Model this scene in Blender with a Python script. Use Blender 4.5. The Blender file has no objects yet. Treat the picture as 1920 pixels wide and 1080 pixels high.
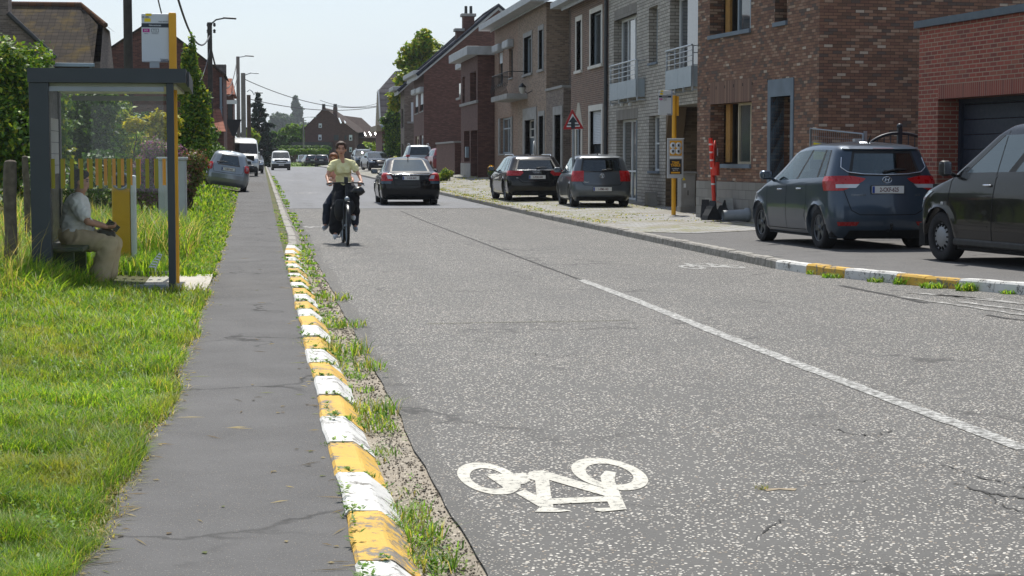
import bpy, bmesh, math, random
import numpy as np
from mathutils import Vector, Matrix
R = math.radians
random.seed(7); rng = np.random.default_rng(7)
SC = bpy.context.scene
COL = SC.collection
# ---------------------------------------------------------------- camera
FPX = 3400.0
PITCH = math.atan(243 / FPX)
YAW = math.atan(470 * math.cos(PITCH) / FPX)
CAMZ = 1.5
cam_data = bpy.data.cameras.new('camera'); cam_data.sensor_width = 36; cam_data.lens = 36 * FPX / 1920
cam_data.clip_end = 6000; cam_data.clip_start = 0.1
cam = bpy.data.objects.new('camera', cam_data); COL.objects.link(cam)
cam.location = (0, 0, CAMZ); cam.rotation_euler = (math.pi / 2 - PITCH, 0, -YAW)
SC.camera = cam
# ---------------------------------------------------------------- light
SUN_EL, SUN_AZ = R(60), R(3)            # azimuth measured from +y (down the road) to the right
world = bpy.data.worlds.new('World'); SC.world = world; world.use_nodes = True
wn = world.node_tree; wn.nodes.clear()
sky = wn.nodes.new('ShaderNodeTexSky'); sky.sky_type = 'NISHITA'; sky.sun_disc = False
sky.sun_elevation = SUN_EL; sky.sun_rotation = SUN_AZ
sky.air_density = 1.0; sky.dust_density = 1.2; sky.ozone_density = 1.0; sky.altitude = 50
bg = wn.nodes.new('ShaderNodeBackground'); bg.inputs['Strength'].default_value = 0.13
wo = wn.nodes.new('ShaderNodeOutputWorld')
# thin bright veil of high cloud mixed over the clear sky
tc = wn.nodes.new('ShaderNodeTexCoord'); mp = wn.nodes.new('ShaderNodeMapping'); mp.inputs['Scale'].default_value = (1, 1, 3.2)
nz = wn.nodes.new('ShaderNodeTexNoise'); nz.inputs['Scale'].default_value = 2.6; nz.inputs['Detail'].default_value = 6; nz.inputs['Roughness'].default_value = .55
rp = wn.nodes.new('ShaderNodeMapRange'); rp.inputs[1].default_value = .36; rp.inputs[2].default_value = .66; rp.inputs[3].default_value = .62; rp.inputs[4].default_value = 1.0
sx = wn.nodes.new('ShaderNodeSeparateXYZ'); hz = wn.nodes.new('ShaderNodeMapRange'); hz.inputs[1].default_value = .08; hz.inputs[2].default_value = .62; hz.inputs[3].default_value = 1.0; hz.inputs[4].default_value = .30
ml = wn.nodes.new('ShaderNodeMath'); ml.operation = 'MULTIPLY'
mx = wn.nodes.new('ShaderNodeMix'); mx.data_type = 'RGBA'; mx.inputs[7].default_value = (5.5, 6.1, 6.75, 1)
L = wn.links.new
L(tc.outputs['Generated'], mp.inputs[0]); L(mp.outputs[0], nz.inputs[0]); L(nz.outputs[0], rp.inputs[0])
L(tc.outputs['Generated'], sx.inputs[0]); L(sx.outputs[2], hz.inputs[0]); L(rp.outputs[0], ml.inputs[0]); L(hz.outputs[0], ml.inputs[1]); L(ml.outputs[0], mx.inputs[0]); L(sky.outputs[0], mx.inputs[6]); L(mx.outputs[2], bg.inputs[0]); L(bg.outputs[0], wo.inputs[0])
sd = bpy.data.lights.new('sun', 'SUN'); sd.energy = 5.0; sd.angle = R(0.6); sd.color = (1, .955, .88)
sun = bpy.data.objects.new('sun', sd); COL.objects.link(sun)
sdir = Vector((math.sin(SUN_AZ) * math.cos(SUN_EL), math.cos(SUN_AZ) * math.cos(SUN_EL), math.sin(SUN_EL)))
sun.rotation_euler = sdir.to_track_quat('Z', 'Y').to_euler(); sun.location = (0, 0, 60)
SC.view_settings.view_transform = 'Standard'; SC.view_settings.look = 'None'; SC.view_settings.gamma = 1
SC.view_settings.exposure = 0.14; SC.view_settings.use_curve_mapping = False
SC.cycles.use_denoising = True
SC.cycles.max_bounces = 6; SC.cycles.transparent_max_bounces = 16; SC.cycles.diffuse_bounces = 3; SC.cycles.glossy_bounces = 3
SC.cycles.caustics_reflective = False; SC.cycles.caustics_refractive = False
# ---------------------------------------------------------------- survey helpers: pixel of the 1920x1080 photo -> world
FW = Vector((math.sin(YAW) * math.cos(PITCH), math.cos(YAW) * math.cos(PITCH), -math.sin(PITCH)))
RT = Vector((math.cos(YAW), -math.sin(YAW), 0)); UP = RT.cross(FW)
HF = Vector((math.sin(YAW), math.cos(YAW), 0)); CAM = Vector((0, 0, CAMZ))
def ray(px, py): return FW + RT * ((px - 960) / FPX) - UP * ((py - 540) / FPX)
def G(px, py, z=0.0):
    d = ray(px, py); return CAM + d * ((z - CAMZ) / d.z)
def P(px, py, Z):
    d = ray(px, py); return CAM + d * (Z / d.dot(HF))
def plane_hit(px, py, o, n):
    d = ray(px, py); return CAM + d * ((Vector(o) - CAM).dot(n) / d.dot(n))
def ss(a, b, x):
    t = min(1, max(0, (x - a) / (b - a))); return t * t * (3 - 2 * t)
def zroad(y):
    return 0.0 if y < 45 else (.0030 * (y - 45) if y < 200 else .465)
def lin(c):
    if isinstance(c, str): c = [int(c[i:i + 2], 16) / 255 for i in (0, 2, 4)]
    return tuple(x / 12.92 if x <= .04045 else ((x + .055) / 1.055) ** 2.4 for x in c)
# ---------------------------------------------------------------- object helpers
def tag(o, label=None, cat=None, group=None, kind=None):
    if label: o['label'] = label
    if cat: o['category'] = cat
    if group: o['group'] = group
    if kind: o['kind'] = kind
    return o
def thing(name, label, cat, loc=(0, 0, 0), rz=0.0, group=None):
    o = bpy.data.objects.new(name, None); COL.objects.link(o); o.empty_display_size = .2
    o.location = loc; o.rotation_euler = (0, 0, rz); return tag(o, label, cat, group)
def copy_tree(o, parent=None):
    c = o.copy(); COL.objects.link(c)
    if parent: c.parent = parent
    for ch in o.children: copy_tree(ch, c)
    return c
def link_mesh(name, me, parent=None):
    o = bpy.data.objects.new(name, me); COL.objects.link(o)
    if parent is not None: o.parent = parent
    return o
def spow(c, e): return math.copysign(abs(c) ** e, c)
class MB:
    def __init__(s): s.v = []; s.f = []; s.m = []; s.uv = []; s.mi = 0; s.sm = []; s.smooth = False
    def face(s, pts, uv=None):
        b = len(s.v); s.v += [tuple(p) for p in pts]; s.f.append(tuple(range(b, b + len(pts)))); s.m.append(s.mi); s.uv.append(uv); s.sm.append(s.smooth)
    def idx(s, vs, fs):
        b = len(s.v); s.v += [tuple(p) for p in vs]
        for f in fs: s.f.append(tuple(b + i for i in f)); s.m.append(s.mi); s.uv.append(None); s.sm.append(s.smooth)
        return s
    def box(s, c, d, M=None, bev=0.0):
        x, y, z = [k / 2 for k in d]; c = Vector(c)
        if bev <= 0:
            vs = [Vector((a * x, b * y, e * z)) for a in (-1, 1) for b in (-1, 1) for e in (-1, 1)]
            fs = [(0, 1, 3, 2), (4, 6, 7, 5), (0, 4, 5, 1), (2, 3, 7, 6), (0, 2, 6, 4), (1, 5, 7, 3)]
        else:
            bm = bmesh.new(); bmesh.ops.create_cube(bm, size=1)
            for v in bm.verts: v.co = Vector((v.co.x * 2 * x, v.co.y * 2 * y, v.co.z * 2 * z))
            bmesh.ops.bevel(bm, geom=bm.edges[:], offset=min(bev, x * .95, y * .95, z * .95), segments=2, affect='EDGES', profile=.5)
            bm.verts.index_update(); vs = [v.co.copy() for v in bm.verts]; fs = [tuple(v.index for v in f.verts) for f in bm.faces]; bm.free()
        if M is not None: vs = [M @ v for v in vs]
        return s.idx([v + c for v in vs], fs)
    def b2(s, a, b, bev=0.0):
        return s.box([(p + q) / 2 for p, q in zip(a, b)], [abs(q - p) for p, q in zip(a, b)], None, bev)
    def tube(s, path, r, n=8, cap=True, closed=False):
        path = [Vector(p) for p in path]; k = len(path)
        rr = r if hasattr(r, '__len__') else [r] * k
        vs = []; up = None
        for i, p in enumerate(path):
            if closed: t = path[(i + 1) % k] - path[i - 1]
            else: t = path[min(i + 1, k - 1)] - path[max(i - 1, 0)]
            t = t.normalized() if t.length > 1e-9 else Vector((0, 0, 1))
            if up is None: up = Vector((0, 0, 1)) if abs(t.z) < .9 else Vector((1, 0, 0))
            a = t.cross(up); a = a.normalized() if a.length > 1e-6 else t.orthogonal().normalized()
            b = a.cross(t).normalized(); up = b
            for j in range(n):
                g = 2 * math.pi * j / n; vs.append(p + a * (math.cos(g) * rr[i]) + b * (math.sin(g) * rr[i]))
        fs = []
        for i in range(k if closed else k - 1):
            for j in range(n):
                i2 = (i + 1) % k
                fs.append((i * n + j, i * n + (j + 1) % n, i2 * n + (j + 1) % n, i2 * n + j))
        sm, s.smooth = s.smooth, True; s.idx(vs, fs); s.smooth = sm
        if cap and not closed:
            s.face([vs[j] for j in range(n)][::-1]); s.face([vs[(k - 1) * n + j] for j in range(n)])
        return s
    def cyl(s, p0, p1, r0, r1=None, n=16): return s.tube([p0, p1], [r0, r0 if r1 is None else r1], n)
    def lathe(s, prof, M=None, n=24):     # profile [(r, z)] about local z
        vs = []; fs = []; M = M or Matrix()
        for r, z in prof:
            for j in range(n):
                g = 2 * math.pi * j / n; vs.append(M @ Vector((r * math.cos(g), r * math.sin(g), z)))
        for i in range(len(prof) - 1):
            for j in range(n): fs.append((i * n + j, i * n + (j + 1) % n, (i + 1) * n + (j + 1) % n, (i + 1) * n + j))
        sm, s.smooth = s.smooth, True; s.idx(vs, fs); s.smooth = sm; return s
    def prism(s, poly, a, b, M=None):      # poly [(x, y)] extruded along local z from a to b
        M = M or Matrix(); n = len(poly)
        lo = [M @ Vector((p[0], p[1], a)) for p in poly]; hi = [M @ Vector((p[0], p[1], b)) for p in poly]
        s.face(lo[::-1]); s.face(hi)
        for i in range(n): s.face([lo[i], lo[(i + 1) % n], hi[(i + 1) % n], hi[i]])
        return s
    def ell(s, c, r, n=12, m=8, M=None):
        c = Vector(c); r = r if hasattr(r, '__len__') else (r, r, r); vs = []; fs = []
        for i in range(m + 1):
            t = math.pi * i / m
            for j in range(n):
                g = 2 * math.pi * j / n; v = Vector((r[0] * math.sin(t) * math.cos(g), r[1] * math.sin(t) * math.sin(g), r[2] * math.cos(t)))
                vs.append(c + (M @ v if M is not None else v))
        for i in range(m):
            for j in range(n): fs.append((i * n + j, (i + 1) * n + j, (i + 1) * n + (j + 1) % n, i * n + (j + 1) % n))
        sm, s.smooth = s.smooth, True; s.idx(vs, fs); s.smooth = sm; return s
    def mesh(s, name, mats):
        me = bpy.data.meshes.new(name); me.from_pydata(s.v, [], s.f)
        for m in (mats if isinstance(mats, (list, tuple)) else [mats]): me.materials.append(m)
        me.polygons.foreach_set('material_index', s.m); me.polygons.foreach_set('use_smooth', s.sm)
        uvl = me.uv_layers.new(name='UVMap'); buf = np.zeros(len(me.loops) * 2, np.float32); k = 0
        V = s.v
        for f, uv in zip(s.f, s.uv):
            if uv is None:
                a, b, c = Vector(V[f[0]]), Vector(V[f[1]]), Vector(V[f[2]]); nn = (b - a).cross(c - a)
                if len(f) > 3: nn = nn + (c - a).cross(Vector(V[f[3]]) - a)
                ax = max(range(3), key=lambda q: abs(nn[q]))
                iu, iv = ((1, 2), (0, 2), (0, 1))[ax]
                uv = [(V[i][iu], V[i][iv]) for i in f]
            for q in uv: buf[k] = q[0]; buf[k + 1] = q[1]; k += 2
        uvl.data.foreach_set('uv', buf); me.update(); return me
    def build(s, name, mats, parent=None): return link_mesh(name, s.mesh(name, mats), parent)
def np_mesh(name, verts, faces, mats, cols=None, smooth=False):
    """fast mesh from arrays: verts (n,3), faces (m,k); cols per vertex (n,3)"""
    me = bpy.data.meshes.new(name); n, (m, k) = len(verts), faces.shape
    me.vertices.add(n); me.vertices.foreach_set('co', np.asarray(verts, np.float32).ravel())
    me.loops.add(m * k); me.loops.foreach_set('vertex_index', faces.astype(np.int32).ravel())
    me.polygons.add(m); me.polygons.foreach_set('loop_start', np.arange(0, m * k, k, dtype=np.int32))
    me.polygons.foreach_set('loop_total', np.full(m, k, np.int32))
    for mt in (mats if isinstance(mats, (list, tuple)) else [mats]): me.materials.append(mt)
    if cols is not None:
        at = me.color_attributes.new('tint', 'FLOAT_COLOR', 'POINT'); c4 = np.ones((n, 4), np.float32); c4[:, :3] = cols
        at.data.foreach_set('color', c4.ravel())
    if smooth: me.polygons.foreach_set('use_smooth', np.ones(m, bool))
    me.update(); me.validate(); return me
_txtn = 0
def text_mesh(s, size, mat, M, parent, name='lettering', depth=.002, align='CENTER', sx=1.0, bold=0.0):
    """raised lettering; M places text local frame (x right, y up, z out)"""
    cu = bpy.data.curves.new('txt', 'FONT'); cu.body = s; cu.size = size; cu.extrude = depth; cu.align_x = align; cu.align_y = 'CENTER'; cu.resolution_u = 2; cu.offset = bold
    ob = bpy.data.objects.new('txt', cu); COL.objects.link(ob)
    dg = bpy.context.evaluated_depsgraph_get(); me = bpy.data.meshes.new_from_object(ob.evaluated_get(dg))
    bpy.data.objects.remove(ob); bpy.data.curves.remove(cu)
    me.transform(M @ Matrix.Diagonal((sx, 1, 1, 1))); me.materials.clear(); me.materials.append(mat); me.name = name
    return link_mesh(name, me, parent)
def frame(o, x, y):                      # matrix from origin, x axis, y axis
    x = Vector(x).normalized(); y = Vector(y); z = x.cross(y).normalized(); y = z.cross(x)
    m = Matrix((x, y, z)).transposed().to_4x4(); m.translation = Vector(o); return m
def apply_mods(o):
    dg = bpy.context.evaluated_depsgraph_get(); me = bpy.data.meshes.new_from_object(o.evaluated_get(dg))
    old = o.data; o.modifiers.clear(); o.data = me; bpy.data.meshes.remove(old); return o
# ---------------------------------------------------------------- materials
class NT:
    def __init__(s, name):
        s.m = bpy.data.materials.new(name); s.m.use_nodes = True; s.t = s.m.node_tree; s.t.nodes.clear()
        s.out = s.t.nodes.new('ShaderNodeOutputMaterial')
    def n(s, kind, **kw):
        nd = s.t.nodes.new('ShaderNode' + kind)
        for k, v in kw.items():
            if k.startswith('_'): setattr(nd, k[1:], v)
        return nd
    def set(s, nd, **kw):
        for k, v in kw.items():
            key = int(k[1:]) if k[0] == 'i' and k[1:].isdigit() else k.replace('_', ' ')
            s.put(nd, key, v)
        return nd
    def put(s, nd, key, v):
        sk = nd.inputs[key]
        if isinstance(v, bpy.types.NodeSocket): s.t.links.new(v, sk)
        else:
            if isinstance(v, (tuple, list)) and len(v) == 3 and sk.type == 'RGBA': v = (*v, 1)
            sk.default_value = v
    def mix(s, f, a, b, mode='MIX'):
        nd = s.n('Mix'); nd.data_type = 'RGBA'; nd.blend_type = mode
        s.put(nd, 0, f); s.put(nd, 6, a); s.put(nd, 7, b); return nd.outputs[2]
    def math(s, op, a, b=0.0, c=None):
        nd = s.n('Math'); nd.operation = op; s.put(nd, 0, a); s.put(nd, 1, b)
        if c is not None: s.put(nd, 2, c)
        return nd.outputs[0]
    def rng(s, v, a, b, c=0.0, d=1.0):
        nd = s.n('MapRange'); s.put(nd, 0, v); s.put(nd, 1, a); s.put(nd, 2, b); s.put(nd, 3, c); s.put(nd, 4, d); return nd.outputs[0]
    def coord(s, which='Object', scale=(1, 1, 1)):
        t = s.n('TexCoord'); mp = s.n('Mapping'); mp.inputs['Scale'].default_value = scale; s.t.links.new(t.outputs[which], mp.inputs[0]); return mp.outputs[0]
    def noise(s, vec, scale, detail=4, rough=.55, dist=0.0):
        nd = s.n('TexNoise'); s.put(nd, 'Vector', vec); s.put(nd, 'Scale', scale); s.put(nd, 'Detail', detail); s.put(nd, 'Roughness', rough); s.put(nd, 'Distortion', dist); return nd.outputs[0]
    def ramp(s, v, stops, interp='LINEAR'):
        nd = s.n('ValToRGB'); cr = nd.color_ramp; cr.interpolation = interp
        while len(cr.elements) < len(stops): cr.elements.new(.5)
        for e, (p, c) in zip(cr.elements, stops): e.position = p; e.color = (*c, 1) if len(c) == 3 else c
        s.put(nd, 0, v); return nd.outputs[0]
    def bump(s, h, dist=.01, strength=1.0):
        nd = s.n('Bump'); s.put(nd, 'Height', h); s.put(nd, 'Distance', dist); s.put(nd, 'Strength', strength); return nd.outputs[0]
    def bsdf(s, color, rough=.6, metal=0.0, normal=None, **kw):
        b = s.n('BsdfPrincipled'); s.put(b, 'Base Color', color); s.put(b, 'Roughness', rough); s.put(b, 'Metallic', metal)
        if normal is not None: s.put(b, 'Normal', normal)
        for k, v in kw.items(): s.put(b, k.replace('_', ' '), v)
        s.t.links.new(b.outputs[0], s.out.inputs[0]); return b
_mc = {}
def mat(name, color, rough=.6, metal=0.0, var=.12, scale=3.0, bump=0.0, bscale=60.0, **kw):
    """solid material with slight procedural wear so nothing is perfectly uniform"""
    if name in _mc: return _mc[name]
    c = lin(color); t = NT(name); co = t.coord('Object')
    n1 = t.noise(co, scale, 5, .6)
    col = t.mix(t.rng(n1, .3, .7), tuple(x * (1 - var) for x in c), tuple(min(1, x * (1 + var)) for x in c))
    rg = t.rng(t.noise(co, scale * 4, 3), .3, .7, max(0, rough - .08), min(1, rough + .08))
    nr = t.bump(t.noise(co, bscale, 4), bump, .6) if bump else None
    t.bsdf(col, rg, metal, nr, **kw); _mc[name] = t.m; return t.m
def paint(name, color, metal=.3, rough=.32, coat=.75):
    if name in _mc: return _mc[name]
    t = NT(name); co = t.coord('Object'); c = lin(color)
    lum = max(c); dk = .3 + .7 * min(1, lum / .08)
    dust = t.rng(t.noise(co, 2.2, 6, .65), .45, .85, 0, .07 * dk)
    col = t.mix(dust, c, lin('8f8a80'))
    geo = t.n('NewGeometry'); sep = t.n('SeparateXYZ'); t.put(sep, 0, t.n('TexCoord').outputs['Object'])
    low = t.rng(t.math('ADD', sep.outputs[2], t.rng(t.noise(co, 6, 4), 0, 1, -.15, .15)), .12, .5, .10 * dk, 0)   # road film thrown up over the sills
    col = t.mix(low, col, lin('7d776c'))
    b = t.bsdf(col, t.math('ADD', t.rng(dust, 0, .07 * dk, rough, rough + .1), t.math('MULTIPLY', low, .5)), metal)
    t.put(b, 'Specular IOR Level', .15); t.put(b, 'Coat IOR', 1.42); t.put(b, 'Coat Weight', coat); t.put(b, 'Coat Roughness', t.rng(dust, 0, .07 * dk, .03, .1)); _mc[name] = t.m; return t.m
def glass(name, tint=(.30, .34, .34), refl=1.0, rough=.02, ior=1.5):
    if name in _mc: return _mc[name]
    t = NT(name); lw = t.n('LayerWeight'); lw.inputs[0].default_value = .5; r0 = ((ior - 1) / (ior + 1)) ** 2
    fr = t.math('ADD', t.math('MULTIPLY', t.math('POWER', lw.outputs['Facing'], 5.0), 1 - r0), r0)
    tr = t.n('BsdfTransparent'); t.put(tr, 0, (*tint, 1)); gl = t.n('BsdfGlossy'); t.put(gl, 'Roughness', rough); t.put(gl, 0, (*refl, 1) if isinstance(refl, tuple) else (refl, refl, refl, 1))
    ms = t.n('MixShader'); t.t.links.new(fr, ms.inputs[0]); t.t.links.new(tr.outputs[0], ms.inputs[1]); t.t.links.new(gl.outputs[0], ms.inputs[2])
    t.t.links.new(ms.outputs[0], t.out.inputs[0]); _mc[name] = t.m; return t.m
def leafmat(name, trans=.45, rough=.5):
    if name in _mc: return _mc[name]
    t = NT(name); at = t.n('Attribute'); at.attribute_name = 'tint'
    b = t.n('BsdfPrincipled'); t.put(b, 'Base Color', at.outputs[0]); t.put(b, 'Roughness', rough); t.put(b, 'Specular IOR Level', .35)
    tr = t.n('BsdfTranslucent'); t.put(tr, 0, t.mix(.5, at.outputs[0], t.mix(1.0, at.outputs[0], (1.5, 1.35, .35), 'MULTIPLY')))
    ms = t.n('MixShader'); ms.inputs[0].default_value = trans
    t.t.links.new(b.outputs[0], ms.inputs[1]); t.t.links.new(tr.outputs[0], ms.inputs[2]); t.t.links.new(ms.outputs[0], t.out.inputs[0])
    _mc[name] = t.m; return t.m
def brick(name, stops, mortar, bw=.2, bh=.0625, ms=.011, bump=.006, wash=.18, sq=1.0, off=.5, rough=.85):
    """stops: per-brick colour choices [(pos, colour)] picked at random per brick"""
    if name in _mc: return _mc[name]
    t = NT(name); uv = t.n('TexCoord').outputs['UV']
    bt = t.n('TexBrick'); bt.offset = off; bt.squash = sq
    t.set(bt, Vector=uv, Color1=(0, 0, 0), Color2=(1, 1, 1), Mortar=(.5, .5, .5), Scale=1.0, Mortar_Size=ms / 2, Mortar_Smooth=.25, Bias=0.0, Brick_Width=bw, Row_Height=bh)
    c = t.ramp(bt.outputs[0], [(p, lin(q)) for p, q in stops], 'CONSTANT')
    n1 = t.noise(uv, 1.1, 6, .6); n2 = t.noise(uv, 70, 3)
    c = t.mix(t.rng(n2, .3, .75, 0, .32), c, t.mix(1.0, c, (.45, .45, .45), 'MULTIPLY'))
    c = t.mix(t.rng(n1, .38, .8, 0, wash), c, lin(mortar))
    c = t.mix(bt.outputs[1], c, t.mix(t.rng(n1, .3, .7), lin(mortar), tuple(x * .72 for x in lin(mortar))))
    h = t.math('ADD', t.math('MULTIPLY', bt.outputs[1], -1.0), t.math('MULTIPLY', n2, .35))
    t.bsdf(c, rough, 0, t.bump(h, bump, 1.0)); _mc[name] = t.m; return t.m
def tiles(name, ca, cb, tw=.25, th=.3, moss=.0, dep=.010, rough=.95, rowk=.55, roww=.22):
    if name in _mc: return _mc[name]
    t = NT(name); uv = t.n('TexCoord').outputs['UV']
    bt = t.n('TexBrick'); bt.offset = 0.0
    t.set(bt, Vector=uv, Color1=lin(ca), Color2=lin(cb), Mortar=tuple(x * .4 for x in lin(ca)), Scale=1.0, Mortar_Size=.008, Mortar_Smooth=.3, Bias=0.0, Brick_Width=tw, Row_Height=th)
    sp = t.n('SeparateXYZ'); t.put(sp, 0, uv)
    saw = t.math('SUBTRACT', 1.0, t.math('FRACT', t.math('DIVIDE', sp.outputs[1], th)))
    wav = t.math('SINE', t.math('MULTIPLY', sp.outputs[0], 2 * math.pi / tw))
    h = t.math('ADD', saw, t.math('MULTIPLY', wav, .22))
    n1 = t.noise(uv, 1.3, 6, .65)
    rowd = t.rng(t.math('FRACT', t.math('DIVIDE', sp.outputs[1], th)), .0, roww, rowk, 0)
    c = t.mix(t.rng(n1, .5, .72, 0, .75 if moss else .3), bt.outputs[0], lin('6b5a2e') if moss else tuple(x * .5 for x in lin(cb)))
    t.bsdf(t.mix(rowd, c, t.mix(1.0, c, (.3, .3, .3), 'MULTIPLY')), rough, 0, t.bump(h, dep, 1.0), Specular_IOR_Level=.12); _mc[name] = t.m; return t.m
# ================================================================ ground materials
def asphalt(name, base, stone, dens, scale, bump=.006, patch=.25, cracks=True, rough=.85, dark='3c3b3a'):
    t = NT(name); co = t.coord('Object')
    v = t.n('TexVoronoi'); v.feature = 'F1'; t.put(v, 'Vector', co); t.put(v, 'Scale', t.rng(t.noise(co, .9, 3), .42, .46, scale, scale * 1.0)); t.put(v, 'Randomness', 1.0)
    wn_ = t.n('TexWhiteNoise'); t.put(wn_, 'Vector', v.outputs['Position'])
    big = t.noise(co, .33, 5, .6); mid = t.noise(co, 1.7, 6, .65)
    thr = t.math('ADD', t.rng(big, .3, .7, -patch, patch), t.math('ADD', t.rng(mid, .3, .7, -patch * .7, patch * .7), dens))
    szr = t.math('FRACT', t.math('MULTIPLY', wn_.outputs[0], 71.7)); lim = t.rng(szr, 0, 1, .17, .47); dd_ = t.math('ADD', v.outputs['Distance'], t.rng(t.noise(co, scale * 2.2, 2), .3, .7, -.10, .10))
    pick = t.math('MULTIPLY', t.math('LESS_THAN', wn_.outputs[0], thr), t.rng(t.math('SUBTRACT', dd_, lim), -.05, .04, 1, 0))
    sc = t.mix(wn_.outputs[0], lin(stone), tuple(x * .55 for x in lin(stone)))
    sc = t.mix(t.rng(t.math('FRACT', t.math('MULTIPLY', wn_.outputs[0], 37.3)), .75, 1), sc, lin('a8957e'))
    bs = t.mix(t.rng(mid, .3, .75), lin(base), tuple(x * .68 for x in lin(base)))
    c = t.mix(pick, bs, sc)
    if cracks:
        cv = t.n('TexVoronoi'); cv.feature = 'DISTANCE_TO_EDGE'
        w = t.n('VectorMath'); w.operation = 'ADD'; t.put(w, 0, co)
        nt = t.n('TexNoise'); t.put(nt, 'Vector', co); t.put(nt, 'Scale', 2.2); t.put(nt, 'Detail', 6)
        sv = t.n('VectorMath'); sv.operation = 'SCALE'; t.put(sv, 0, nt.outputs[1]); sv.inputs['Scale'].default_value = .9; t.t.links.new(sv.outputs[0], w.inputs[1])
        t.put(cv, 'Vector', w.outputs[0]); t.put(cv, 'Scale', .42)
        cr = t.math('MULTIPLY', t.rng(cv.outputs['Distance'], .004, .016, 1, 0), t.rng(t.noise(co, .55, 4), .49, .60))
        c = t.mix(t.math('MULTIPLY', cr, .8), c, lin('232220'))
    tr = t.n('SeparateXYZ'); t.put(tr, 0, co)           # faint wheel tracks worn along the lane
    c = t.mix(t.rng(t.noise(t.coord('Object', (1, .05, 1)), 1.1, 3), .45, .72, 0, .5), c, t.mix(.5, c, lin(dark)))
    h = t.math('ADD', t.math('MULTIPLY', pick, .7), t.math('MULTIPLY', t.noise(co, scale * .8, 3), .6))
    t.bsdf(c, rough, 0, t.bump(h, bump, 1.0)); return t.m
M_road = asphalt('road_asphalt', '545350', 'eae4d8', .70, 60, .015, .45, True, .76)
M_road2 = asphalt('road_asphalt_smooth', '74767a', 'a2a2a0', .35, 60, .004, .12)
M_path = asphalt('path_asphalt', '605f5e', '8f8d88', .36, 170, .008, .3, True, .92, '3e3d3d')
M_lot = asphalt('lot_asphalt', '5c5b5a', '9c9892', .3, 75, .005, .2)
M_gut = asphalt('gutter_concrete', '9c9384', 'cfc5b3', .5, 42, .022, .4, False, .95, '7c7363')
def soil(name, a, b, c3, scale=3):
    t = NT(name); co = t.coord('Object'); n1 = t.noise(co, scale, 8, .7); n2 = t.noise(co, scale * .2, 4)
    c = t.mix(t.rng(n1, .35, .65), lin(a), lin(b)); c = t.mix(t.rng(n2, .45, .62), c, lin(c3))
    t.bsdf(c, .95, 0, t.bump(n1, .03)); return t.m
M_soil = soil('verge_soil', '4a4a26', '5d5a33', '3f4a1f')
M_field = soil('field_green', '4f6a2c', '6a7c3b', '5c7432', .8)
def paving(name):
    t = NT(name); co = t.coord('Object'); bt = t.n('TexBrick'); bt.offset = .5
    t.set(bt, Vector=co, Color1=lin('9a9a98'), Color2=lin('8a8a88'), Mortar=lin('55503f'), Scale=1.0, Mortar_Size=.012, Brick_Width=.3, Row_Height=.3)
    n1 = t.noise(co, .7, 6, .65); n2 = t.noise(co, 5, 8, .75)
    c = t.mix(t.rng(n1, .46, .56), bt.outputs[0], t.mix(t.rng(n2, .35, .65), lin('928e87'), lin('6f6a61')))
    g = t.math('MULTIPLY', t.rng(n2, .50, .60), t.rng(t.noise(co, .35, 4), .44, .56)); c = t.mix(g, c, lin('77783c'))
    t.bsdf(c, .9, 0, t.bump(t.math('ADD', n2, t.math('MULTIPLY', bt.outputs[1], -.6)), .02)); return t.m
M_pave = paving('paving_slabs')
def worn(name, col, under, wear=.52, rough=.7, scale=9, thin=.06):
    t = NT(name); co = t.coord('Object'); n1 = t.noise(co, scale, 8, .72); n2 = t.noise(co, scale * 6, 5, .7)
    m = t.rng(t.math('ADD', t.math('MULTIPLY', n1, .7), t.math('MULTIPLY', n2, .3)), wear - thin, wear + thin)
    c = t.mix(m, t.mix(t.rng(t.noise(co, 2.5, 4), .3, .7), lin(col), tuple(x * .8 for x in lin(col))), t.mix(n2, lin(under), tuple(x * .5 for x in lin(under))))
    t.bsdf(c, rough, 0, t.bump(t.math('ADD', t.math('MULTIPLY', m, -.4), n2), .004)); return t.m
M_kw = worn('kerb_paint_white', 'd2d1cc', '7f7b73', .555, .8, 7, .022); M_ky = worn('kerb_paint_yellow', 'd3a947', '8b8378', .54, .8, 6, .022); M_kc = worn('kerb_concrete', '98948c', '7d786e', .5)
M_line = worn('marking_paint', 'c6c6c1', '605f5b', .485, .7, 20, .06); M_mark = worn('symbol_paint', 'cbc8bc', '6b6964', .565, .75, 26, .03)
M_faint = worn('faded_paint', 'c9c8c4', '73716b', .47, .7, 12, .04)
M_seam = mat('tar_seam', '2e2d2b', .9, var=.3, scale=6)
# ================================================================ ground shapes
def wav(y, k=0): return .5 * math.sin(y * 1.7 + k) + .3 * math.sin(y * 4.1 + 2 * k + 1) + .2 * math.sin(y * 9.7 + k * 3)
PATH_PTS = [(-8, -.66), (4, -.66), (6.6, -.64), (10, -.53), (16, -.55), (21.4, -.57), (30, -.60), (46, -.70), (66, -.86), (84, -.96), (126, -1.0), (300, -1.0)]
def interp(pts, t):
    for (a, p), (b, q) in zip(pts, pts[1:]):
        if t <= b: return p + (q - p) * max(0, (t - a) / (b - a))
    return pts[-1][1]
def path_l(y): return interp(PATH_PTS, y) + .045 * wav(y, 2)
def bank(x, y):
    d = max(0, path_l(y) - x); k = .05 + .12 * ss(30, 66, y)
    return zroad(y) + .095 + k * min(d, 3.2) + .03 * max(0, min(d - 3.2, 30)) * ss(3, 4, d)
def zright(x, y):
    return zroad(y) + .12 + .36 * ss(44, 88, y) * min(1, max(0, (x - 7.1) / 3.6))
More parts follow.
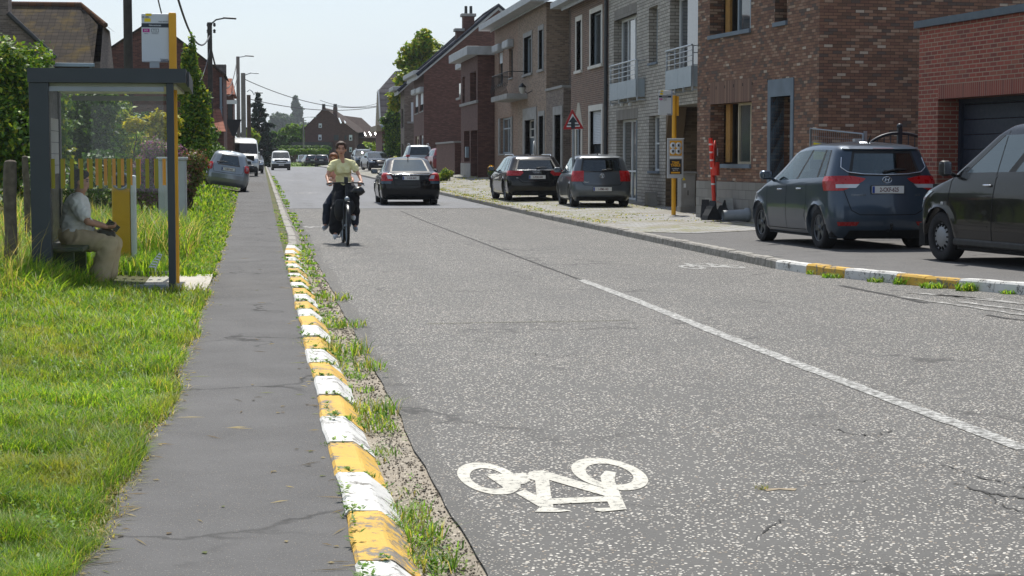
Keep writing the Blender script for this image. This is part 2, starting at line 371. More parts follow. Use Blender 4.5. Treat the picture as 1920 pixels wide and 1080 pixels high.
def strip(name, ys, xa, xb, zf, m, nx=2, kind='structure', uvs=None):
    vs = []; fs = []
    for y in ys:
        for i in range(nx + 1):
            x = xa(y) + (xb(y) - xa(y)) * i / nx; vs.append((x, y, zf(x, y)))
    w = nx + 1
    for j in range(len(ys) - 1):
        for i in range(nx): fs.append((j * w + i, j * w + i + 1, (j + 1) * w + i + 1, (j + 1) * w + i))
    o = link_mesh(name, np_mesh(name, np.array(vs), np.array(fs), m, smooth=True)); tag(o, kind=kind); return o
def yr(a, b, d): return [a + (b - a) * i / max(1, round((b - a) / d)) for i in range(max(1, round((b - a) / d)) + 1)]
# whole ground to the horizon
gy = yr(-30, 60, 3) + yr(64, 240, 6)[0:] + [280, 340, 420, 520, 700, 1000, 1600, 2600, 4500]
gx = [-3000, -1200, -500, -220, -110, -60, -35, -20, -12, -8, -6, -4.8, -4, -3.4, -2.8, -2.2, -1.6, -1.2, -.9, -.75, -.5, 0, 7.5, 12, 20, 40, 80, 160, 400, 1200, 3000]
vs = []
for y in gy:
    for x in gx: vs.append((x, y, (bank(x, y) - .02 if x < -.6 else zroad(y) - .06) if y < 262 else zroad(y) + .02))
w = len(gx); fs = [(j * w + i, j * w + i + 1, (j + 1) * w + i + 1, (j + 1) * w + i) for j in range(len(gy) - 1) for i in range(w - 1)]
tag(link_mesh('ground', np_mesh('ground', np.array(vs), np.array(fs), M_soil, smooth=True)), kind='structure')
KR = [(19.0, 8.25), (20.5, 7.62), (22.2, 7.12), (23.8, 6.90), (27, 6.90), (35, 6.93), (50, 6.95), (62, 6.95), (70, 6.9), (300, 6.9)]
KR = [(-12, 26), (4, 13.6), (10, 10.8), (14, 9.55), (17, 8.78)] + KR
def kerb_r(y): return interp(KR, y)
YJ = 53.7
def road_l(y): return .79 + .02 * wav(y * .8, 5)
strip('road', yr(-10, YJ, .25), road_l, lambda y: kerb_r(y) + .02, lambda x, y: zroad(y), M_road, 4)
strip('road_far_section', yr(YJ, 225, 1.5), lambda y: .74 + .012 * wav(y * .5), lambda y: 6.95, lambda x, y: zroad(y) + .002, M_road2, 4)
strip('road_bend', yr(212, 226, 2), lambda y: 6.9, lambda y: 70, lambda x, y: zroad(y) + .004, M_road2, 4)
strip('gutter', yr(-10, 225, .5), lambda y: .54, lambda y: .82, lambda x, y: zroad(y) - .012 - .012 * (y > YJ), M_gut, 2)
strip('path', yr(-10, 222, .12 if False else .2), path_l, lambda y: .315, lambda x, y: zroad(y) + .10, M_path, 3)
strip('path_edge_soil', yr(22, 222, 1), lambda y: .30, lambda y: .33 + .15 * ss(25, 33, y), lambda x, y: zroad(y) + .094, M_soil, 1)
strip('road_edge', yr(-10, YJ, .25), lambda y: road_l(y) - .01, lambda y: road_l(y) + .12 + .05 * wav(y * .6, 3), lambda x, y: zroad(y) + .003, asphalt('edge_asphalt', '575653', 'c9c3b8', .50, 90, .006, .3), 1)
# road joints and seams
def flat(name, pts, m, z=.005, kind='structure'):
    mb = MB(); mb.face([(p[0], p[1], zroad(p[1]) + z) for p in pts]); return tag(mb.build(name, m), kind=kind)
def seam(name, pix, w, m, z=.006, kind='structure', wob=.25):
    pts = [G(*p, z) for p in pix]; fine = []
    for a, b in zip(pts, pts[1:]):
        k = max(1, int((b - a).length / .25)); fine += [a.lerp(b, i / k) for i in range(k)]
    fine.append(pts[-1]); mb = MB(); Lr = []
    for i, p in enumerate(fine):
        t = (fine[min(i + 1, len(fine) - 1)] - fine[max(0, i - 1)]); n = Vector((t.y, -t.x, 0)).normalized(); ww = w * (1 + wob * random.uniform(-1, 1)); o = n * random.uniform(-.3, .3) * wob * w
        Lr.append((p + o - n * ww / 2, p + o + n * ww / 2))
    for (a, b), (c, d) in zip(Lr, Lr[1:]):
        mb.face([(q.x, q.y, zroad(q.y) + z) for q in (a, b, d, c)])
    return tag(mb.build(name, m), kind=kind)
seam('road_joint', [(1090, 525), (980, 484), (880, 446), (800, 416), (752, 397)], .035, M_seam, .004)
seam('cross_joint', [(548, 392.5), (700, 392), (900, 393)], .09, M_seam, .006, wob=.1)
seam('tar_patch_edge', [(1577, 535), (1625, 545), (1680, 555), (1735, 568)], .07, M_seam, .004)
seam('tar_patch_tail', [(1850, 590), (1890, 597), (1930, 601)], .08, M_seam, .004)
seam('sand_patch', [(1432, 918), (1460, 916), (1492, 918)], .045, mat('sand_fill', '8f826c', .95), .003, wob=.6)
seam('fine_crack', [(800, 607), (930, 604), (1100, 602), (1180, 600)], .02, mat('moss_crack', '55552f', .9), .004)
def crack(pix, w):
    out = []
    for a, b in zip(pix, pix[1:]):
        for i in range(7): t_ = i / 7; out.append((a[0] + (b[0] - a[0]) * t_ + random.gauss(0, 3.2), a[1] + (b[1] - a[1]) * t_ + random.gauss(0, 1.3)))
    seam('road_crack', out + [pix[-1]], w, M_seam, .0035, wob=1.0)
crack([(1520, 795), (1590, 812), (1640, 816), (1685, 800)], .008); crack([(1640, 816), (1662, 838)], .006); crack([(1790, 905), (1850, 925), (1925, 935)], .018); crack([(1770, 872), (1830, 893), (1880, 905), (1925, 915)], .009); crack([(1490, 912), (1560, 905), (1640, 898)], .005); crack([(1850, 925), (1880, 950), (1925, 960)], .007); crack([(1420, 1010), (1445, 985), (1470, 975)], .007); crack([(985, 660), (1040, 668), (1120, 664)], .006)
seam('centre_line', [(1088, 524), (1200, 566), (1340, 622), (1500, 684), (1680, 752), (1925, 842)], .125, M_line, .004, wob=.12)
for a, b in (((1690, 556), (1935, 592)), ((1760, 552), (1935, 571)), ((1800, 566), (1935, 583)), ((1700, 548), (1860, 561))):
    seam('worn_zebra_stripe', [a, b], .10, M_faint, .006, wob=.5)
# bicycle symbol of road paint (traced in symbol units, then laid out at its real size)
SYM0 = G(1037, 911)
def sym_pts(pp):
    q = [G(840 + x / 4.8, 840 + y / 4.8) - SYM0 for x, y in pp]; return [(v.x, -v.y) for v in q]
def ring(cx, cy, rx, ry, tilt, wx, wy, a0=0, a1=360, n=44):
    out, inn = [], []
    for i in range(n + 1):
        g = R(a0 + (a1 - a0) * i / n)
        for kx, ky, lst in ((1, 1, out), (wx, wy, inn)):
            x, y = rx * kx * math.cos(g), ry * ky * math.sin(g); c, s_ = math.cos(R(tilt)), math.sin(R(tilt))
            lst.append((cx + x * c - y * s_ * 1.0, cy + x * s_ + y * c))
    return out, inn
def bike_symbol(name, org, m, flip=1, kind='structure', sc=1.0):
    mb = MB(); z = 0.0
    def put(pp):
        nonlocal z
        q = [(org[0] + flip * a * sc, org[1] - flip * b * sc) for a, b in sym_pts(pp)]
        mb.face([(x, y, zroad(y) + .003 + z) for x, y in q])
    def rng_(*a, **k):
        nonlocal z
        o, i = ring(*a, **k)
        for j in range(len(o) - 1): put([o[j], o[j + 1], i[j + 1], i[j]])
        z += .00012
    rng_(368, 280, 292, 132, 13, .60, .66)
    rng_(1455, 240, 352, 132, 11, .62, .66)
    for pp in ([(345, 248), (420, 236), (560, 240), (700, 228), (740, 300), (690, 330), (600, 330), (520, 375), (440, 318), (365, 268)],
               [(610, 410), (690, 380), (830, 450), (920, 500), (830, 540)], [(730, 220), (860, 205), (910, 290), (930, 460), (800, 460), (785, 300), (700, 270)],
               [(840, 205), (950, 235), (1420, 375), (1420, 440), (900, 290)], [(780, 580), (820, 545), (800, 440), (930, 440), (950, 545), (1110, 570), (1000, 582)],
               [(920, 462), (1500, 438), (1500, 485), (930, 512)], [(1370, 260), (1420, 210), (1510, 225), (1500, 300), (1540, 400), (1610, 560), (1470, 565), (1440, 500), (1400, 420), (1390, 340)],
               [(1320, 550), (1460, 545), (1610, 558), (1390, 580), (1325, 572)]):
        put(pp); z += .00012
    return tag(mb.build(name, m), kind=kind)
c1 = G(1037, 911); bike_symbol('bicycle_marking', c1, M_mark, 1)
c2 = G(1330, 498.5); bike_symbol('bicycle_marking', c2, M_line, -1)
for px, py in ((590, 422), (572, 364), (552, 343), (880, 372)):
    c3 = G(px, py, zroad(60)); bike_symbol('bicycle_marking', c3, M_faint, 1)
# right hand pavement and asphalt forecourt
bl = [G(1195, 434, .12), G(1300, 437, .12), G(1425, 431, .12), G(1700, 420, .12)]
def yb(x): return interp([(-50, bl[0].y)] + [(p.x, p.y) for p in bl] + [(90, bl[-1].y)], x)
strip('forecourt', yr(-10, 48, .75), lambda y: kerb_r(y) + .14, lambda y: 45, lambda x, y: zright(x, y) - .012 - .05 * ss(24, 14, y) * 0, M_lot, 10)
mb = MB(); xs_ = [6.95 + i * .35 for i in range(16)] + [14, 22, 45]
vs = []; fs = []; T = [0, .01, .02, .035, .05, .08, .12, .17, .23, .3, .4, .5, .6, .72, .85, 1]
for x in xs_:
    y0 = yb(x)
    for t_ in T: y = y0 + (225 - y0) * t_; xx = max(x, kerb_r(y) + .14) if x < 7.2 else x; vs.append((xx, y, zright(xx, y) - .004))
w = len(T); fs = [(i * w + j, (i + 1) * w + j, (i + 1) * w + j + 1, i * w + j + 1) for i in range(len(xs_) - 1) for j in range(w - 1)]
tag(link_mesh('pavement', np_mesh('pavement', np.array(vs), np.array(fs), M_pave, smooth=True)), kind='structure')
strip('field', [218, 230, 262, 300], lambda y: -60, lambda y: 60 if y < 260 else 80, lambda x, y: zroad(y) + .0 + (.03 if y > 226 else -.05) , M_field, 6)
# kerbs -------------------------------------------------------------
def kerb(name, fx, y0, y1, length, prof, colour, side=1, gap=.014):
    mb = MB(); y = y0; k = 0
    while y < y1:
        ln = length if y < 70 else length * 4; a, b = y + gap / 2, y + ln - gap / 2; mb.mi = colour(y + ln / 2)
        jz = random.uniform(-.007, .007); jx = random.uniform(-.006, .006)
        ring_ = []
        nseg = 5
        for i in range(nseg):
            q = a + (b - a) * i / (nseg - 1); dx = fx(q); e = 0 if 0 < i < nseg - 1 else .004
            ring_.append([(dx + jx + side * (p[0]), q, zroad(q) + p[1] - (e if p[1] > .05 else 0) + jz + random.uniform(-.0015, .0015)) for p in prof])
        for r0, r1 in zip(ring_, ring_[1:]):
            for j in range(len(prof) - 1): mb.face([r0[j], r0[j + 1], r1[j + 1], r1[j]] if side > 0 else [r0[j + 1], r0[j], r1[j], r1[j + 1]])
        mb.face(ring_[0][::-1]); mb.face(ring_[-1]); y += ln; k += 1
    o = mb.build(name, [M_kw, M_ky, M_kc]); return tag(o, kind='structure')
def col_l(y):
    k = math.floor((12.41 - y) / .89)
    return 2 if y > 29.5 else (1 if k % 2 == 0 else 0)
kerb('kerb', lambda y: .31 + .15 * ss(25, 33, y) + .012 * wav(y, 1), 12.41 - .89 * 22, 224, .89, [(0, -.06), (0, .108), (.012, .121), (.125, .119), (.14, .112), (.235, .03), (.25, -.05)], col_l)
def col_r(y):
    if y > 23.95: return 2
    return 0 if math.floor((23.95 - y) / 1.02) % 2 == 0 else 1
kerb('kerb', kerb_r, 23.95 - .51 * 60, 222, .51, [(.02, -.06), (.03, .10), (.05, .125), (.16, .128), (.17, -.05)], col_r, 1, .012)
# ================================================================ grass
_vn = {}
def vnoise(x, y, f, seed=0):
    g = _vn.setdefault(seed, np.random.default_rng(seed + 50).uniform(-1, 1, (256, 256))); u, v = np.asarray(x) * f + 1000, np.asarray(y) * f + 1000; i, j = np.floor(u).astype(int), np.floor(v).astype(int); a, b = u - i, v - j; a, b = a * a * (3 - 2 * a), b * b * (3 - 2 * b); G_ = lambda p, q: g[p % 256, q % 256]
    return (G_(i, j) * (1 - a) + G_(i + 1, j) * a) * (1 - b) + (G_(i, j + 1) * (1 - a) + G_(i + 1, j + 1) * a) * b
def blades(xy, z, h, w, lean, pal, bend=.45, zone=0):
    n = len(xy); a = rng.uniform(0, 2 * np.pi, n); d = np.stack([np.cos(a), np.sin(a)], 1); pr = np.stack([-d[:, 1], d[:, 0]], 1)
    ln = (lean * rng.uniform(.2, 1.4, n) * h)[:, None]; hh = h[:, None]; ww = w[:, None]
    base = np.concatenate([xy, z[:, None]], 1); V = np.zeros((n, 5, 3))
    for k, (f, wid, lf) in enumerate(((0, -1, 0), (0, 1, 0), (.55, .8, .35), (.55, -.8, .35), (1 - .0, 0, 1))):
        V[:, k, :2] = base[:, :2] + pr * ww * wid * .5 + d * ln * lf; V[:, k, 2] = base[:, 2] + hh[:, 0] * (f - bend * .0 - (.25 * min(1, 1) * lean * lf * lf))
    i = np.arange(n)[:, None] * 5; F = np.concatenate([i + [0, 1, 2], i + [0, 2, 3], i + [3, 2, 4]], 0)
    pal = np.array([lin(p) for p in pal]); c = pal[rng.integers(0, len(pal), n)] * rng.uniform(.75, 1.25, (n, 1))
    if zone:
        q = vnoise(xy[:, 0], xy[:, 1], 1.2, 1) + .6 * vnoise(xy[:, 0], xy[:, 1], 4, 2); c = c * (1 + .22 * np.clip(q, -1, 1))[:, None]; ye = np.clip(vnoise(xy[:, 0], xy[:, 1], 2.3, 3) + .4 * vnoise(xy[:, 0], xy[:, 1], 7, 4) - .15, 0, 1)[:, None] * .7; c = c * (1 - ye) + np.array(lin('a59f4a')) * ye
    C = np.repeat(c[:, None, :], 5, 1)
    return V.reshape(-1, 3), F, C.reshape(-1, 3)
def merge(parts):
    V, F, C, o = [], [], [], 0
    for v, f, c in parts: V.append(v); F.append(f + o); C.append(c); o += len(v)
    return np.concatenate(V), np.concatenate(F), np.concatenate(C)
M_grass = leafmat('grass_blade', .52, .5)
vbank = np.vectorize(bank); vpl = np.vectorize(path_l); vss = np.vectorize(ss); vzr = np.vectorize(zroad)
GREENS = ['5f8522', '709827', '7da52d', '90b135', '648c28', 'a2b640', '527822']
DRY = ['b3a468', 'a39659', 'c2b482', '8d8a4a', '75803c', '9b9a55']
def sample(n, y0, y1, xl, xr, p=2.0):
    """ground points denser near the camera (density ~ 1/y^p)"""
    u = rng.uniform(0, 1, n)
    y = 1 / (1 / y0 + u * (1 / y1 - 1 / y0)) if p == 2.0 else y0 + u * (y1 - y0)
    a, b = xl(y), xr(y); x = a + (b - a) * rng.uniform(0, 1, n); return x, y
_s = G(325, 543, .11)
def in_shelter(x, y): return (x > -2.25) & (x < -.5) & (y > _s.y - .12) & (y < _s.y + 2.3)
def in_micra(x, y): return (np.abs(x + 1.65) < .85) & (y > 71.5) & (y < 76)
def grass_obj(name, parts): return tag(link_mesh(name, np_mesh(name, *merge(parts)[:2], M_grass, merge(parts)[2])), kind='stuff')
xe = lambda y: -(.153 * y + .9)
parts = []
x, y = sample(230000, 5.0, 19.4, lambda y: xe(y) , lambda y: vpl(y) + .02)
k = ~in_shelter(x, y) & (rng.uniform(0, 1, len(x)) < np.clip((vpl(y) - x) * 9 + .25 + .5 * np.sin(y * 3.1), 0.05, 1)); x, y = x[k], y[k]
clump = 1 + .45 * vnoise(x, y, 3.0, 5) + .35 * vnoise(x, y, 8, 6)
h = rng.uniform(.045, .125, len(x)) * clump * (1 + .3 * np.clip((y - 12) / 8, 0, 1)); parts.append(blades(np.stack([x, y], 1), vbank(x, y) - .02, h, np.clip(.00052 * y, .003, .02), .9, GREENS + GREENS + ['9a9a46', 'a89f5c', '7f8f38'], zone=1))
# straw-dry edge along the path
x, y = sample(5000, 5, 60, lambda y: vpl(y) - .10, lambda y: vpl(y) + .05); parts.append(blades(np.stack([x, y], 1), vbank(x, y) - .01, rng.uniform(.02, .06, len(x)), np.clip(.0006 * y, .003, .02), 1.8, DRY))
grass_obj('lawn_grass', parts)
parts = []
x, y = sample(60000, 17.2, 60, xe, lambda y: np.where(y < 22.5, -1.75 - .0 * y, vpl(y) - .02)); k = ~in_shelter(x, y) & ~((y < 18.8) & (x > -1.95)); x, y = x[k], y[k]
tall = np.clip((vpl(y) - x - .5) / 1.2, .12, 1) * np.clip((y - 16.8) / 1.8, .2, 1)
h = rng.uniform(.12, .42, len(x)) * tall * np.where(y > 26, .7, 1) + .06; parts.append(blades(np.stack([x, y], 1), vbank(x, y) - .02, h, np.clip(.00065 * y, .006, .03), .85, GREENS + GREENS + GREENS + DRY[:2] + ['6f7f3a', '7d8f3a']))
x, y = sample(1300, 16.5, 45, xe, lambda y: vpl(y) - 1.75); k = ~in_shelter(x, y); x, y = x[k], y[k]
parts.append(blades(np.stack([x, y], 1), vbank(x, y), rng.uniform(.4, .85, len(x)), np.clip(.0005 * y, .004, .015), .65, DRY))
n = 3200; y = rng.uniform(24.6, 30.4, n); x = rng.uniform(-2.9, -.98, n); parts.append(blades(np.stack([x, y], 1), vbank(x, y), rng.uniform(.35, .78, n) * np.clip((-.75 - x) * 2.2, .4, 1), np.full(n, .016), .75, GREENS + DRY[:3]))
grass_obj('tall_grass', parts)
parts = []
x, y = sample(42000, 21.6, 160, lambda y: np.maximum(xe(y), -9), lambda y: vpl(y)); k = ~in_micra(x, y); x, y = x[k], y[k]
parts.append(blades(np.stack([x, y], 1), vbank(x, y) - .02, rng.uniform(.05, .2, len(x)) * np.clip((vpl(y) - x) * 2, .4, 1.3), np.clip(.0009 * y, .01, .08), .6, GREENS + GREENS + ['a0a04c', '8a9a40']))
grass_obj('verge_grass', parts)
# weeds rooted in the kerb joints and gutter
def tuft(cx, cy, cz, n, rad, hh, pal=None, w=.006):
    a = rng.uniform(0, 2 * np.pi, n); r = rad * np.sqrt(rng.uniform(0, 1, n)); xy = np.stack([cx + r * np.cos(a), cy + r * np.sin(a)], 1)
    return blades(xy, np.full(n, cz), rng.uniform(.4, 1, n) * hh, rng.uniform(.7, 1.5, n) * w, 1.0, pal or ['5f8a2c', '6f9a33', '86a63e', '4d7527', 'a3b050'])
parts = []
for i in range(-6, 60):
    yj = 12.41 + .89 * i
    if yj < 5.5: continue
    n = int(random.choice([6, 14, 30, 46])); ww = max(.006, .0006 * yj)
    parts.append(tuft(.33 + random.uniform(0, .2), yj, .09, n, .08, .05, w=ww))
    parts.append(tuft(.60 + random.uniform(-.02, .10), yj + random.uniform(-.3, .3), .0, n, .10, .06, w=ww))
for px, py, n, rad, hh in ((625, 662, 260, .30, .20), (600, 668, 120, .2, .16), (668, 690, 140, .2, .14), (680, 775, 260, .22, .16), (690, 800, 160, .16, .12), (700, 950, 80, .1, .06), (760, 1010, 260, .16, .13), (745, 975, 180, .14, .12), (790, 1060, 200, .15, .12), (725, 1045, 120, .1, .08), (655, 940, 80, .1, .05), (690, 945, 80, .1, .05), (745, 925, 40, .1, .06), (700, 865, 30, .08, .05), (640, 610, 160, .25, .12), (610, 560, 160, .3, .12)):
    g = G(px, py, .02); parts.append(tuft(g.x, g.y, .01 + zroad(g.y), int(n * .7), rad, hh, pal=['5f8a2c', '6f9a33', '86a63e', '4d7527', 'a3b050', '8d8a4a', 'b0a566', '557a2a'], w=max(.006, .0006 * g.y)))
for i in range(260):
    yy = random.uniform(20, 125); parts.append(tuft(random.choice([.36, .40, .40, .60 + .13 * ss(25, 33, yy)]) + random.uniform(-.05, .07), yy, zroad(yy) + .03, 16, .13, .07, w=.00075 * yy))
for px, py, n, rad, hh in ((1465, 502, 70, .10, .13), (1497, 507, 120, .16, .14), (1530, 514, 90, .14, .10), (1560, 521, 80, .12, .10), (1600, 521, 70, .09, .12), (1640, 529, 60, .1, .1), (1690, 533, 90, .10, .14), (1750, 540, 110, .14, .12), (1815, 545, 150, .13, .16), (1890, 551, 60, .1, .08)):
    g = G(px, py, .0); parts.append(tuft(g.x, g.y, .0, n, rad, hh, w=.014))
g = G(1428, 917, 0); parts.append(tuft(g.x, g.y, 0, 26, .035, .035, ['8d8a4a', '7d8f3a', 'a39659'], .004))
for i in range(430):      # sparse growth over the rough pavement
    yy = random.uniform(38, 100); xx = random.choice([random.uniform(7.1, 7.5), random.uniform(7.2, 10.8)]); parts.append(tuft(xx, yy, zright(xx, yy) - .01, 9, .3, .05, ['7d8a3c', '9a9a50', '6b7d33', 'b0a566'], w=.0007 * yy))
grass_obj('weeds', parts)
# clover and broad leaved weeds among the grass, kerb joints and gutter
def leaflets(xy, z, n_each, rad, size, pal, hmax):
    V, F, C = [], [], []; pal = [lin(p) for p in pal]; k = 0
    for (x, y), zz, sz in zip(xy, z, size):
        base = np.array(random.choice(pal))
        for i in range(n_each):
            a = random.uniform(0, 6.28); r = rad * random.uniform(.1, 1) * sz / .03; c = np.array([x + r * math.cos(a), y + r * math.sin(a), zz + random.uniform(.2, 1) * hmax]); t = np.array([math.cos(a), math.sin(a), random.uniform(-.1, .7)]) * sz; b = np.array([-math.sin(a), math.cos(a), random.uniform(-.3, .3)]) * sz * .42
            V += [c - t * .6, c + b, c + t, c - b]; F += [(k, k + 1, k + 2), (k, k + 2, k + 3)]; C += [base * random.uniform(.7, 1.3)] * 4; k += 4
    return np.array(V), np.array(F), np.array(C)
xj, zj, sj = [], [], []
xy = []; zz = []; sz = []
for i in range(420): y = 1 / (1 / 5.2 + random.random() * (1 / 19 - 1 / 5.2)); x = path_l(y) - random.uniform(.05, 1.0) ** 1 * (.153 * y + .4); xy.append((x, y)); zz.append(bank(x, y) + .01); sz.append(random.uniform(.008, .017) * max(1, y / 11))
for i in range(46): yj = 12.41 + .89 * (i % 23 - 7); k_ = random.randint(0, 9); [(xj.append((.31 + .25 * u_, yj + random.gauss(0, .012))), zj.append(.118 - .09 * max(0, u_ - .4) / .6), sj.append(random.uniform(.008, .014) * max(1, yj / 12))) for u_ in [random.random() for _ in range(k_ if yj > 5 else 0)]]
for i in range(90): y = 1 / (1 / 5.6 + random.random() * (1 / 40 - 1 / 5.6)); x = random.choice([random.gauss(.33, .02), random.gauss(.60, .03), random.gauss(.60, .04), random.gauss(.68, .05)]); xy.append((x, y)); zz.append(.10 if x < .45 else .0); sz.append(random.uniform(.009, .02) * max(1, y / 12))
grass_obj('clover', [leaflets(xy, zz, 12, .05, sz, ['5f8a2c', '6f9a33', '4d7527', '86a63e', '7a9440'], .07), leaflets(xj, zj, 12, .035, sj, ['5f8a2c', '6f9a33', '86a63e'], .022)])
# dead leaves and straw blown along the path edges
V, F, C = [], [], []
for i in range(230):
    y = 1 / (1 / 5.2 + random.random() * (1 / 30 - 1 / 5.2)); x = random.choice([path_l(y) + abs(random.gauss(0, .06)), path_l(y) + abs(random.gauss(0, .06)), .30 - abs(random.gauss(0, .05)), random.uniform(path_l(y), .3)]); a = random.uniform(0, 6.3); l, w_ = random.choice([(.05, .004), (.03, .003), (.014, .009), (.018, .012), (.08, .003)]); k = len(V); d = np.array([math.cos(a), math.sin(a), 0]); e = np.array([-math.sin(a), math.cos(a), 0]); p0 = np.array([x, y, zroad(y) + .104])
    V += [p0 - d * l, p0 - e * w_ + [0, 0, .003], p0 + d * l, p0 + e * w_ + [0, 0, .002]]; F.append((k, k + 1, k + 2, k + 3)); C += [np.array(lin(random.choice(['b5a471', '9c8a58', '7a6640', '4f4630', '6f7a3a'])))] * 4
tag(link_mesh('leaf_litter', np_mesh('leaf_litter', np.array(V), np.array(F), M_grass, np.array(C))), kind='stuff')
# grit washed into the gutter
n = 5200; y = 1 / (1 / 5.2 + rng.uniform(0, 1, n) * (1 / 40 - 1 / 5.2)); x = np.clip(rng.normal(.69, .07, n), .57, .86); r = rng.uniform(.002, .007, n) * np.clip(y / 9, 1, 3); r[::60] *= 2.2
O = np.array([[1, 0, 0], [0, 1, 0], [-1, 0, 0], [0, -1, 0], [0, 0, .7], [0, 0, -.7]]); V = (O[None] * rng.uniform(.6, 1.3, (n, 6, 1)) * r[:, None, None] + np.stack([x, y, np.full(n, -.008)], 1)[:, None]).reshape(-1, 3)
T8 = np.array([[0, 1, 4], [1, 2, 4], [2, 3, 4], [3, 0, 4], [1, 0, 5], [2, 1, 5], [3, 2, 5], [0, 3, 5]]); F = (np.arange(n)[:, None, None] * 6 + T8[None]).reshape(-1, 3)
C = np.repeat(np.array([lin(q) for q in ('8a8174', '6b6358', 'a2988a', '4a453e', '7d7468')])[rng.integers(0, 5, n)][:, None], 6, 1).reshape(-1, 3)
gm = NT('grit'); ga = gm.n('Attribute'); ga.attribute_name = 'tint'; gm.bsdf(ga.outputs[0], .9); tag(link_mesh('gravel', np_mesh('gravel', V, F, gm.m, C)), kind='stuff')
# ================================================================ building materials
B_multi = brick('brick_multi', [(0, '755342'), (.18, '815d49'), (.34, '5b4d44'), (.46, '89654f'), (.60, '967762'), (.70, '694e3d'), (.80, '825f49'), (.90, '9e846e'), (.945, '896551'), (.98, 'b4a492')], '483932', .19, .0625, .010, .007, .12)
B_pale = brick('brick_pale', [(0, 'b0aa9f'), (.3, 'b9b2a7'), (.6, 'a69f94'), (.8, 'c0b9ad')], '6b665e', .29, .094, .020, .012, .12)
B_brown = brick('brick_brown', [(0, '6a4e40'), (.3, '765647'), (.6, '61483c'), (.85, '7d5f4e')], '9e9385', .21, .07, .016, .006, .12)
B_tan = brick('brick_tan', [(0, '877260'), (.3, '937d6a'), (.6, '7a6758'), (.85, '9b8574')], '9b8e80', .21, .068, .015, .006, .2)
B_tan2 = brick('brick_tan_reddish', [(0, '8b705e'), (.3, '977a67'), (.6, '7d6455'), (.85, '896859')], '9e9180', .21, .07, .015, .006, .15)
B_red = brick('brick_red', [(0, '5c3d35'), (.3, '64433b'), (.6, '543730'), (.85, '6a4a41')], '453029', .21, .068, .009, .004, .15)
B_red2 = brick('brick_red_bright', [(0, '8f4434'), (.25, '98493a'), (.5, '853d31'), (.75, '94513f'), (.9, '7a3b31')], 'a3917c', .23, .072, .017, .005, .08)
B_old = brick('brick_old_grey', [(0, '685c54'), (.3, '74675e'), (.6, '5e534d'), (.85, '7f7267')], '877d73', .21, .07, .012, .005, .2)
B_gable = brick('brick_gable', [(0, '5f3b34'), (.3, '6a443b'), (.6, '54352f'), (.85, '754c42')], '6d5a50', .21, .068, .012, .005, .2)
B_sold = brick('brick_soldier', [(0, '6b4a3d'), (.3, '7a5847'), (.6, '5f4137'), (.85, '8a6a56')], '8a7a6a', .06, 2.0, .012, .006, .1, off=0)
B_soldred = brick('brick_soldier_red', [(0, '8a4032'), (.5, '94493a'), (.8, '7d3a30')], '9c8f7c', .07, 2.0, .014, .005, .1, off=0)
B_soldpale = brick('brick_soldier_pale', [(0, '8f8a82'), (.5, '857e76')], '6e6961', .075, 2.0, .012, .006, .1, off=0)
M_stone = mat('bluestone', '65717c', .7, var=.15, bump=.003); M_white = mat('white_stone', 'c9c5bc', .75, var=.1, bump=.002); M_grey = mat('grey_stone', '8b8a87', .8, var=.2, bump=.004)
M_pvc = mat('white_frame', 'd5d8d8', .4, var=.04); M_pvcgrey = mat('grey_frame', '8f9aa2', .4, var=.05); M_dark = mat('dark_frame', '2b2d2f', .45, var=.1); M_wood = mat('raw_timber', '9c7238', .75, var=.2, scale=8)
M_cream = mat('cream_frame', 'b9ad92', .6); M_zinc = mat('zinc', '8494a0', .45, .5, var=.12); M_gut = mat('white_gutter', 'a3a6a8', .6, var=.16); M_soff = mat('soffit', '8a857d', .8, var=.1); M_black = mat('black_void', '0b0b0b', .9)
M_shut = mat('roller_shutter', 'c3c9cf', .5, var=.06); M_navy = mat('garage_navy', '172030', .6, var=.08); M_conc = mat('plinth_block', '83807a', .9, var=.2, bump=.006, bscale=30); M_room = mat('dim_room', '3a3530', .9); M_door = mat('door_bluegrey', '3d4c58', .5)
M_alu = mat('balcony_panel', '9aa6ad', .42, .35, var=.06); M_rail = mat('steel_rail', 'b4bcc2', .35, .7); M_iron = mat('wrought_iron', '1c1e22', .5, .3); M_curtain = mat('net_curtain', '9a9a96', .9, var=.2, scale=12)
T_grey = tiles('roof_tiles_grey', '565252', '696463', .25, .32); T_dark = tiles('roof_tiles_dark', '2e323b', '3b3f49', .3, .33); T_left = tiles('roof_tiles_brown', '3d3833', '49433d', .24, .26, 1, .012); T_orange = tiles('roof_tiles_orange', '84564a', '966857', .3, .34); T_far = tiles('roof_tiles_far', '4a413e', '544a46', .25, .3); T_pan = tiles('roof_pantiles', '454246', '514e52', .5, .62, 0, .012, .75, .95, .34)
def paneglass(name, tint, rough=.03):
    if name in _mc: return _mc[name]
    t = NT(name); co = t.coord('Object'); nr = t.bump(t.noise(co, .9, 2), .012, .25)
    b = t.bsdf(lin(tint), rough, 0, nr); t.put(b, 'Specular IOR Level', .9); t.put(b, 'IOR', 1.55); _mc[name] = t.m; return t.m
G_win = paneglass('window_pane', '434a50'); G_lace = paneglass('window_pane_curtained', '4f5150', .08); G_see = glass('clear_window', (.62, .65, .64))
